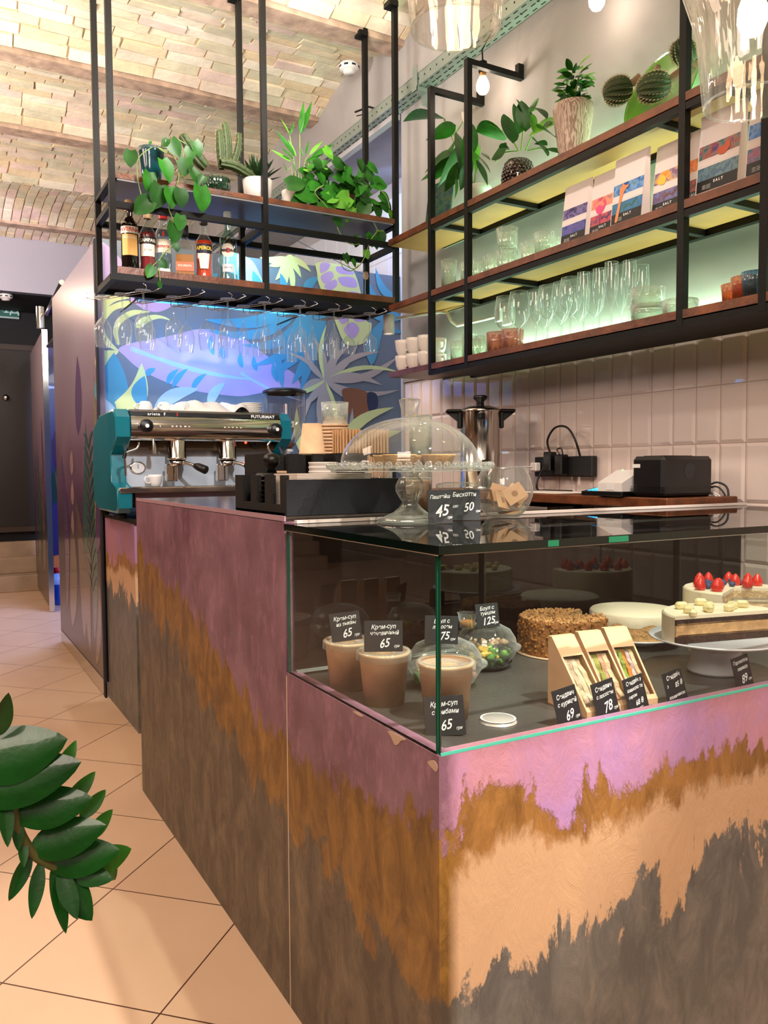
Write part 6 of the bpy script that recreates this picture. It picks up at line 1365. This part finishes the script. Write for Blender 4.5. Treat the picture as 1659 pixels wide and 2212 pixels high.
L3=lambda a,b,p,u='грн':[(a,.0125,0,.80),(b,.0115,.02,.60),(p,.024,.02,.26),(u,.008,.34,.18)]
card('black card reading Крем-суп из тыквы 65 on the rear soup tub',(.785,1.555,DZ+.108),-27,L3('Крем-суп','из тыквы','65'),w=.066,h=.062,roll=-7)
card('black card reading Крем-суп чечевичный 65 on the middle soup tub',(.792,1.408,DZ+.112),-28,L3('Крем-суп','чечевичный','65'),w=.078,h=.062,roll=0)
card('black card reading Крем-суп с грибами 65 leaning on the front soup tub',(.800,1.195,DZ),-34,L3('Крем-суп','с грибами','65'),w=.073,h=.070,roll=-5,lean=-14)
BG=thin_glass('bowl_plastic','#f6faf7',2.2,pw_=2.6,edge_glow=.45)
def salad(label,x,y,r,h,fill):
    t=thing('salad_bowl',label,'bowl',(x,y,DZ))
    M().lathe([(0,.003),(r*.5,.0),(r*.72,.012),(r*.95,.045),(r*1.02,.05)],n=48).build('base_bowl',BG,t)
    M().lathe([(r*1.06,.050),(r*1.06,.054),(r*.93,.056),(r*.90,.072),(r*.74,.092),(r*.45,.104),(0,.107)],n=48).build('dome_lid',BG,t)
    rd=random.Random(int(x*1000))
    for nm,cl_,a0,a1,zz in fill:
        m=M()
        for k in range(36):
            a=rd.uniform(a0,a1); q=r*.78*math.sqrt(rd.random()); z=.02+rd.random()*.03; s_=rd.uniform(.006,.013)
            m.T=Matrix.Translation((q*math.cos(a),q*math.sin(a),z+zz))@Matrix.Rotation(rd.uniform(0,3),4,(rd.random(),rd.random(),.3)); m.lathe([(0,-s_),(s_*.8,-s_*.4),(s_,.2*s_),(0,s_*.7)],n=7)
        m.T=Matrix.Identity(4); o=m.build(nm,mat(nm,cl_,.5,bump=.4,bscale=90,var=.3,vscale=60),t); o['kind']='stuff'
    return t
salad('round clear salad bowl with flesh-pink salmon behind the soup tubs',.985,1.475,.088,.1,[('salmon','#d99a7c',-3,1.0,0),('rice','#d8cdb8',0,4,-.004),('greens','#4a7a22',2.2,3.6,0)])
salad('round clear salad bowl with tuna, corn and green leaves at the back',1.165,1.565,.078,.1,[('tuna','#c09a78',0,2.6,.008),('sweetcorn','#e0b43a',3.4,4.6,0),('green_leaves','#5a8f1e',4.2,5.2,0),('black_rice','#241a16',5.0,6.6,0),('base_rice','#2e3a18',0,6.28,-.012)])
sc_=thing('sauce_cup','small clear cup with orange sauce on the rear salad bowl','cup',(1.105,1.56,DZ+.104)); M().lathe([(0,.001),(.018,0),(.022,.034),(.024,.035)],n=24).build('cup_wall',BG,sc_); M().lathe([(0,.002),(.0175,.002),(.0195,.016),(0,.016)],n=24).build('sauce',mat('orange_sauce','#c07a2a',.3),sc_)
card('grey-lit card reading Боул с лососем 175 on the nearer salad bowl',(.955,1.445,DZ+.103),-30,L3('Боул с','лососем','175'),w=.072,h=.060,roll=2)
card('black card reading Боул с тунцом 125 on the rear salad bowl',(1.145,1.53,DZ+.105),-30,L3('Боул с','тунцом','125'),w=.054,h=.056,roll=-5)
# sandwich wedges
KW=mat('kraft_wedge','#dcb088',.7,var=.08,vscale=20); FILM=thin_glass('window_film','#f6f2ec',3.5,pw_=2.0,rough=.05)
def wedge(label,x,y,yaw,fills):
    t=thing('sandwich_box',label,'sandwich box',(x,y,DZ),R(yaw),'kraft sandwich wedges in the case')
    w=.056; H_=.138; D=.122   # tall at the back (+y), slope down to the front
    T0=(.0,H_)
    # side triangles, back, base and the solid top/bottom strips of the sloping face
    m=M()
    def S_(u): return (D*.92*(1-u)*-1+0.0, H_*u)  # y,z along slope: u=0 front bottom, 1 top
    pr=[(-D,0),(-D,.012),(-.012,H_),(0,H_),(0,0)]
    for x_ in (0,w): m.add([(x_,a,b) for a,b in pr],[tuple(range(5))])
    v=[(x_,a,b) for x_ in (0,w) for a,b in pr]; m.add(v,[(2,3,8,7),(3,4,9,8),(4,0,5,9),(0,1,6,5)])
    def P(xx,u): return (xx,-D+(D-.012)*u,.012+(H_-.012)*u)
    for (xa,xb,ua,ub) in ((0,w,.72,1),(0,w,0,.06),(0,.004,.06,.72),(w-.004,w,.06,.72)): m.add([P(xa,ua),P(xb,ua),P(xb,ub),P(xa,ub)],[(0,1,2,3)])
    m.build('kraft_shell',KW,t)
    m=M(); m.add([P(.003,.06),P(w-.003,.06),P(w-.003,.72),P(.003,.72)],[(0,1,2,3)]); m.build('window_film',FILM,t)
    # sandwich layers behind the film
    n=len(fills); xs=.005; ww=(w-.010)/n
    for k,(nm,c) in enumerate(fills):
        m=M(); m.T=Matrix.Identity(4)
        a,b=xs+ww*k,xs+ww*(k+1)-.0006
        N=10; rd=random.Random(k+int(x*999)); top=[]
        for i in range(N+1):
            u=.05+.66*i/N; j=rd.uniform(0,.006) ; p=P(0,u); top.append((p[1]+.006+j,p[2]-.005-j))
        poly=[(top[0][0],.003)]+top+[(-.004,top[-1][1]),(-.004,.003)]
        m.prism(poly,0,a,b); m.build(nm,mat(nm+'_fill',c,.6,bump=.5,bscale=120,var=.25,vscale=60),t)
    return t
wedge('kraft sandwich wedge with pale chicken filling, leftmost of three',1.095,1.262,-4,[('bread','#e6d2b0'),('chicken','#d8c4ae'),('cheese','#e3d9c0'),('bread','#e6d2b0')])
wedge('kraft sandwich wedge with lettuce filling, middle of three',1.172,1.268,-8,[('bread','#e6d2b0'),('lettuce','#a8b45a'),('ham','#d8a890'),('bread','#e6d2b0')])
wedge('kraft sandwich wedge with carrot and pepper filling, rightmost of three',1.250,1.272,-12,[('bread','#e6d2b0'),('lettuce','#8fae4a'),('carrot','#d98a3a'),('cabbage','#d4c0c8'),('bread','#e6d2b0')])
card('black card reading Сендвич с курицей 69 at the front glass',(1.035,1.128,DZ),2,L3('Сендвич','с курицей','69'),w=.060,h=.070,roll=-6,lean=-12)
card('black card reading Сендвич с лососем 78 at the front glass',(1.132,1.127,DZ),2,[('Сендвич',.0125,0,.82),('с лососем',.0105,.0,.62),('78',.027,.02,.28),('грн',.008,.36,.2)],w=.060,h=.070,roll=-7,lean=-12)
card('black card reading Сендвіч з шинкою 68 at the front glass',(1.213,1.127,DZ),3,[('Сендвіч з',.011,0,.85),('шинкою та',.010,.0,.66),('сиром',.009,-.18,.46),('68 ₴',.014,.08,.25),('——',.010,.05,.10)],w=.057,h=.068,roll=-7,lean=-12)
card('black card reading Сендвіч з яловичиною 85 at the front glass',(1.322,1.125,DZ),3,[('Сендвіч',.0125,0,.83),('з',.010,-.36,.58),('85 ₴',.014,.20,.56),('яловичиною',.0095,.0,.24)],w=.060,h=.066,roll=-7,lean=-12)
card('black card reading Горгонзола лаванда 89, rightmost at the front glass',(1.532,1.125,DZ),3,[('Горгонзола',.0105,0,.84),('лаванда',.0105,.04,.64),('89',.024,.02,.30),('грн',.008,.34,.26)],w=.060,h=.070,roll=-5,lean=-12)
# ---------------------------------------------------------------- cakes
WP=mat('white_plate','#e9eaf0',.15,coat=.4); FROST=mat('cream_frosting','#efe2c6',.5,bump=.25,bscale=30); SPONGE=mat('sponge','#d9b88a',.85,bump=.9,bscale=120,var=.25,vscale=60)
def plate(name,label,c,r,ft=None,zt=0):
    t=thing(name,label,'cake plate',c)
    if zt: M().lathe([(0,.003),(ft,0),(ft*1.02,.006),(ft*.9,zt*.5),(ft*1.05,zt-.004),(0,zt-.004)],n=40).build('foot',WP,t)
    M().lathe([(0,zt),(r*.9,zt),(r,zt+.006),(r*.99,zt+.009),(r*.88,zt+.004),(0,zt+.004)],n=64).build('plate',WP,t); return t
def cakebody(m,r,z0,z1,a0,a1,mi,n=40,cutmi=None,jit=0,rd=None,jt=0):
    # sector cake with closed cut faces; angles in radians
    full=abs((a1-a0)-2*math.pi)<.01; N=n; ring=[]
    for k in range(N+1):
        a=a0+(a1-a0)*k/N; q=r+(rd.uniform(-jit,jit) if jit else 0); ring.append((q*math.cos(a),q*math.sin(a)))
    vb=[(x,y,z0) for x,y in ring]+[(x,y,z1-.004) for x,y in ring]+[(x*.97,y*.97,z1) for x,y in ring]+[(0,0,z0),(0,0,z1)]
    L_=N+1; c0=3*L_; c1=c0+1
    m.add(vb,[(k,k+1,L_+k+1,L_+k) for k in range(N)]+[(L_+k,L_+k+1,2*L_+k+1,2*L_+k) for k in range(N)],mi,True)
    m.add(vb,[(2*L_+k,2*L_+k+1,c1) for k in range(N)],mi)
    if not full:
        cm_=cutmi if cutmi is not None else mi
        m.add(vb,[(c0,0,L_,2*L_,c1),(c0,c1,2*L_+N,L_+N,N)],cm_)
def crumbs(m,r,z,count,seed,size=(.002,.005),side=None,a0=0,a1=6.28):
    rd=random.Random(seed)
    for k in range(count):
        a=rd.uniform(a0,a1); q=r*math.sqrt(rd.random()); s_=rd.uniform(*size)
        if side and rd.random()<side[0]: c=(r*1.0*math.cos(a),r*1.0*math.sin(a),rd.uniform(side[1],z))
        else: c=(q*math.cos(a),q*math.sin(a),z+s_*.3)
        m.T=Matrix.Translation(c)@Matrix.Rotation(rd.uniform(0,3),4,(rd.random()+.01,rd.random(),rd.random())); m.lathe([(0,-s_),(s_*.9,-.1*s_),(s_*.5,.8*s_),(0,s_)],n=5,sm=False)
    m.T=Matrix.Identity(4)
# nut crumble cake, a wedge already cut from its right side
ka=thing('nut_cake','round cake rolled in golden nut crumbs behind the sandwich wedges','cake',(1.44,1.605,DZ))
M().lathe([(0,.0),(.122,0),(.123,.003),(0,.004)],n=48).build('cake_board',KRAFT,ka)
a0_,a1_=R(20),R(340); rd_=random.Random(5)
m=M(); cakebody(m,.112,.004,.092,a0_,a1_,0,60,1,.002,rd_); m.build('cake_body',[mat('honey_side','#8f5a2a',.8,bump=.9,bscale=70,var=.35,vscale=40),SPONGE],ka)
m=M(); crumbs(m,.110,.092,650,9,a0=a0_,a1=a1_); m.build('nut_topping',mat('nut_crumb','#d2a066',.8,var=.3,vscale=80),ka)['kind']='stuff'
m=M(); crumbs(m,.113,.090,420,10,side=(1,.006),a0=a0_,a1=a1_); m.build('side_crumbs',mat('side_crumb','#a8702e',.8,var=.4,vscale=80),ka)['kind']='stuff'
# cheesecake
plate('cake_plate','flat white plate under the pale cheesecake',(1.68,1.585,DZ),.128,.06,.018)
kb_=thing('cheesecake','pale smooth cheesecake with biscuit side on a white plate','cake',(1.68,1.585,DZ+.0235))
m=M(); cakebody(m,.118,0,.060,0,2*math.pi,0,64); m.build('biscuit_crust',mat('biscuit_crust','#cb9c66',.85,bump=.7,bscale=90,var=.2,vscale=40),kb_)
m=M(); rd=random.Random(3); N=64
ring=[(.1185*math.cos(2*math.pi*k/N),.1185*math.sin(2*math.pi*k/N),.040+.006*math.sin(k*.9)+rd.uniform(-.002,.002)) for k in range(N)]
vs=[r_ for r_ in ring]+[(x,y,.064) for x,y,_ in ring]+[(x*.96,y*.96,.069) for x,y,_ in ring]+[(0,0,.067)]
m.add(vs,[(k,(k+1)%N,N+(k+1)%N,N+k) for k in range(N)]+[(N+k,N+(k+1)%N,2*N+(k+1)%N,2*N+k) for k in range(N)]+[(2*N+k,2*N+(k+1)%N,3*N) for k in range(N)],0,True); m.build('cream_topping',FROST,kb_)
# chocolate banana cake on a footed plate: half cake, cut face to the front
plate('footed_cake_plate','white footed plate holding the chocolate layer cake',(1.605,1.262,DZ),.150,.062,.075)
kc=thing('chocolate_cake','half chocolate layer cake with cream and banana pieces, cut face forward','cake',(1.60,1.225,DZ+.0795))
CHO=mat('chocolate_sponge','#3a2013',.85,bump=1,bscale=110,var=.4,vscale=60); CRM=mat('caramel_cream','#c99e6c',.7,bump=.6,bscale=60,var=.25,vscale=40)
aa,ab=R(-12),R(168)
for nm,z0,z1,mt in (('chocolate_base',.0,.016,CHO),('cream_layer',.016,.042,CRM),('chocolate_sponge',.042,.056,CHO)):
    m=M(); cakebody(m,.140,z0,z1+.0042 if nm!='chocolate_sponge' else z1,aa,ab,0,40); m.build(nm,mt,kc)
m=M(); cakebody(m,.144,.056,.064,aa,ab,0,40)
ring=[(aa+(ab-aa)*k/40) for k in range(41)]; vs=[(.1445*math.cos(a),.1445*math.sin(a),z) for z in (.0,.060) for a in ring]; m.add(vs,[(k,k+1,42+k,41+k) for k in range(40)],0,True)
m.build('frosting',FROST,kc)
BAN=mat('banana_piece','#e9dba6',.5,bump=.2,bscale=60); rd=random.Random(4)
for k,(x,y) in enumerate(((-.112,.005),(-.078,.045),(-.03,.03),(.005,.055),(.02,.012),(.055,.03),(-.05,.09),(.03,.10),(.09,.03))):
    m=M(); m.T=Matrix.Rotation(rd.uniform(0,3),4,'Z'); m.rbox(-.014,.014,-.009,.009,0,.018,.005); m.build('banana_piece',BAN,kc,loc=(x,y,.0635))
# berry cake behind
plate('footed_cake_plate','white footed plate holding the berry cake at the right',(1.93,1.475,DZ),.15,.05,.04)
kd=thing('berry_cake','white frosted layer cake topped with strawberries and blueberries','cake',(1.93,1.46,DZ+.0498))
a0_,a1_=R(-60+25),R(180+25)
m=M()
for z0,z1,mi in ((0,.022,0),(.018,.034,1),(.030,.056,0),(.052,.066,1),(.062,.085,0)): cakebody(m,.128,z0,z1+.004,a0_,a1_,mi,40,mi)
m.build('cake_layers',[SPONGE,FROST],kd)
m=M(); cakebody(m,.132,.089,.097,a0_,a1_,0,40); ring=[(a0_+(a1_-a0_)*k/40) for k in range(41)]; m.add([(.1325*math.cos(a),.1325*math.sin(a),z) for z in (.0,.093) for a in ring],[(k,k+1,42+k,41+k) for k in range(40)],0,True)
m.build('frosting',FROST,kd)
STR=mat('strawberry_red','#d8291a',.25,coat=.4,bump=.3,bscale=140,var=.15,vscale=30); BLB=mat('blueberry_blue','#3a4a6e',.5,var=.25,vscale=60)
def straw(x,y,s_,r_):
    m=M(); m.lathe([(0,0),(.011*s_,.001),(.0145*s_,.009*s_),(.011*s_,.020*s_),(.004*s_,.030*s_),(0,.032*s_)],n=16); m.build('strawberry',STR,kd,loc=(x,y,.0965),rot=(R(r_),0,0))
def bb(x,y): 
    m=M(); m.lathe([(0,0),(.006,.001),(.009,.007),(.0075,.013),(.004,.0145),(.0035,.013),(0,.0125)],n=14); m.build('blueberry',BLB,kd,loc=(x,y,.0965))
for x,y,s_ in ((-.112,.02,1.05),(-.095,-.02,1.15),(-.07,.06,1),(-.03,.09,1.1),(.02,.10,1),(-.055,.005,1.0) ,(.045,.03,1.05),(.075,.075,1),(.03,-.02,1.1),(.085,-.01,1.1),(.10,.03,1)): straw(x,y,s_,0)
for x,y in ((-.08,.02),(-.068,-.003),(-.05,.045),(-.03,.055),(-.02,.03),(.0,.06),(.015,.045),(.012,.015),(.03,.06),(.06,.02),(.06,.055),(-.01,.08)): bb(x,y)
# ================================================================ FOREGROUND PLANT
zz=thing('zz_plant','glossy dark green zz plant arching in from the left foreground','potted plant',(-.62,.98,0))
M().lathe([(0,0),(.13,0),(.15,.02),(.19,.52),(.20,.53),(.20,.56),(.18,.56),(.17,.5)],n=40).build('pot',mat('dark_planter','#3a3532',.5),zz)
M().lathe([(0,.50),(.17,.50)],n=30).build('soil',SOIL,zz)
o=Vector((-.62,.98,0))
ZL1=mat('zz_leaf','#0e4a10',.35,spec=.3,coat=.3,bump=.25,bscale=30,var=.4,vscale=14); ZL2=mat('zz_leaf_light','#2f6f1a',.35,spec=.3,var=.4,vscale=20)
stem=[(-.62,.98,.50),(-.60,.985,.95),(-.48,.975,1.06),(-.36,.955,1.0)]+[tuple(p) for p in [(0.034,0.950,0.966),(0.064,0.950,0.932),(0.077,0.950,0.885),(0.091,0.950,0.859),(0.112,0.950,0.839),(0.132,0.950,0.827),(0.160,0.950,0.823)]]
m=M(); sp2=cat_rom([tuple(Vector(p)-o) for p in stem],5,False); m.tube(sp2,[.012-.009*i/len(sp2) for i in range(len(sp2))],8); m.build('stem',mat('zz_stem','#5a5a2a',.5),zz)
for x,y,h in ((-.66,1.02,.9),(-.58,.93,.85),(-.68,.95,.8)):
    pass
LV=[]
import functools
PX=[(0.027,0.950,0.967),(0.126,0.950,0.988),(0.028,0.950,0.937),(0.138,0.950,0.963),(0.059,0.950,0.996),(0.069,0.950,1.047),(0.069,0.950,0.907),(0.150,0.950,0.918),(0.124,0.950,0.904),(0.160,0.950,0.935),(0.086,0.950,0.864),(0.163,0.950,0.885),(0.139,0.950,0.887),(0.173,0.950,0.908),(0.150,0.950,0.862),(0.182,0.950,0.880),(0.103,0.950,0.844),(0.179,0.950,0.850),(0.147,0.950,0.827),(0.199,0.950,0.834),(0.155,0.950,0.832),(0.183,0.950,0.792),(0.112,0.950,0.839),(0.147,0.950,0.779),(0.117,0.950,0.835),(0.130,0.950,0.788),(0.109,0.950,0.840),(0.120,0.950,0.770),(0.098,0.950,0.850),(0.085,0.950,0.798),(0.088,0.950,0.861),(0.064,0.950,0.818),(0.080,0.950,0.879),(0.079,0.950,0.855),(0.075,0.950,0.903),(0.075,0.950,0.871),(0.063,0.950,0.931),(0.064,0.950,0.884),(0.115,0.950,0.935),(0.140,0.950,0.975),(0.046,0.950,0.943),(0.054,0.950,0.891),(0.127,0.950,0.831),(0.171,0.950,0.817)]
WR=[.60,.50,.38,.55,.38,.55,.42,.50,.55,.60,.62,.50,.42,.24,.30,.34,.45,.38,.34,.36,.35,.55]; TI=[0,0,0,0,1,0,1,1,0,1,1,0,0,0,0,0,0,0,0,1,0,0]
rd=random.Random(17)
for k in range(len(WR)):
    a=Vector(PX[2*k])-o; b=Vector(PX[2*k+1])-o; L_=(b-a).length
    off=Vector((0,.02*(1 if TI[k] else -1)*(.5+rd.random()),0)); b=b+off
    m=M(); leaf(m,tuple(a),tuple(b),L_*WR[k],up=(rd.uniform(-.2,.2),-1,.45 if not TI[k] else .2),kind='oval',curl=.10,fold=-.22 if WR[k]>.45 else .25,n=14); m.build('leaf',ZL2 if TI[k] else ZL1,zz)
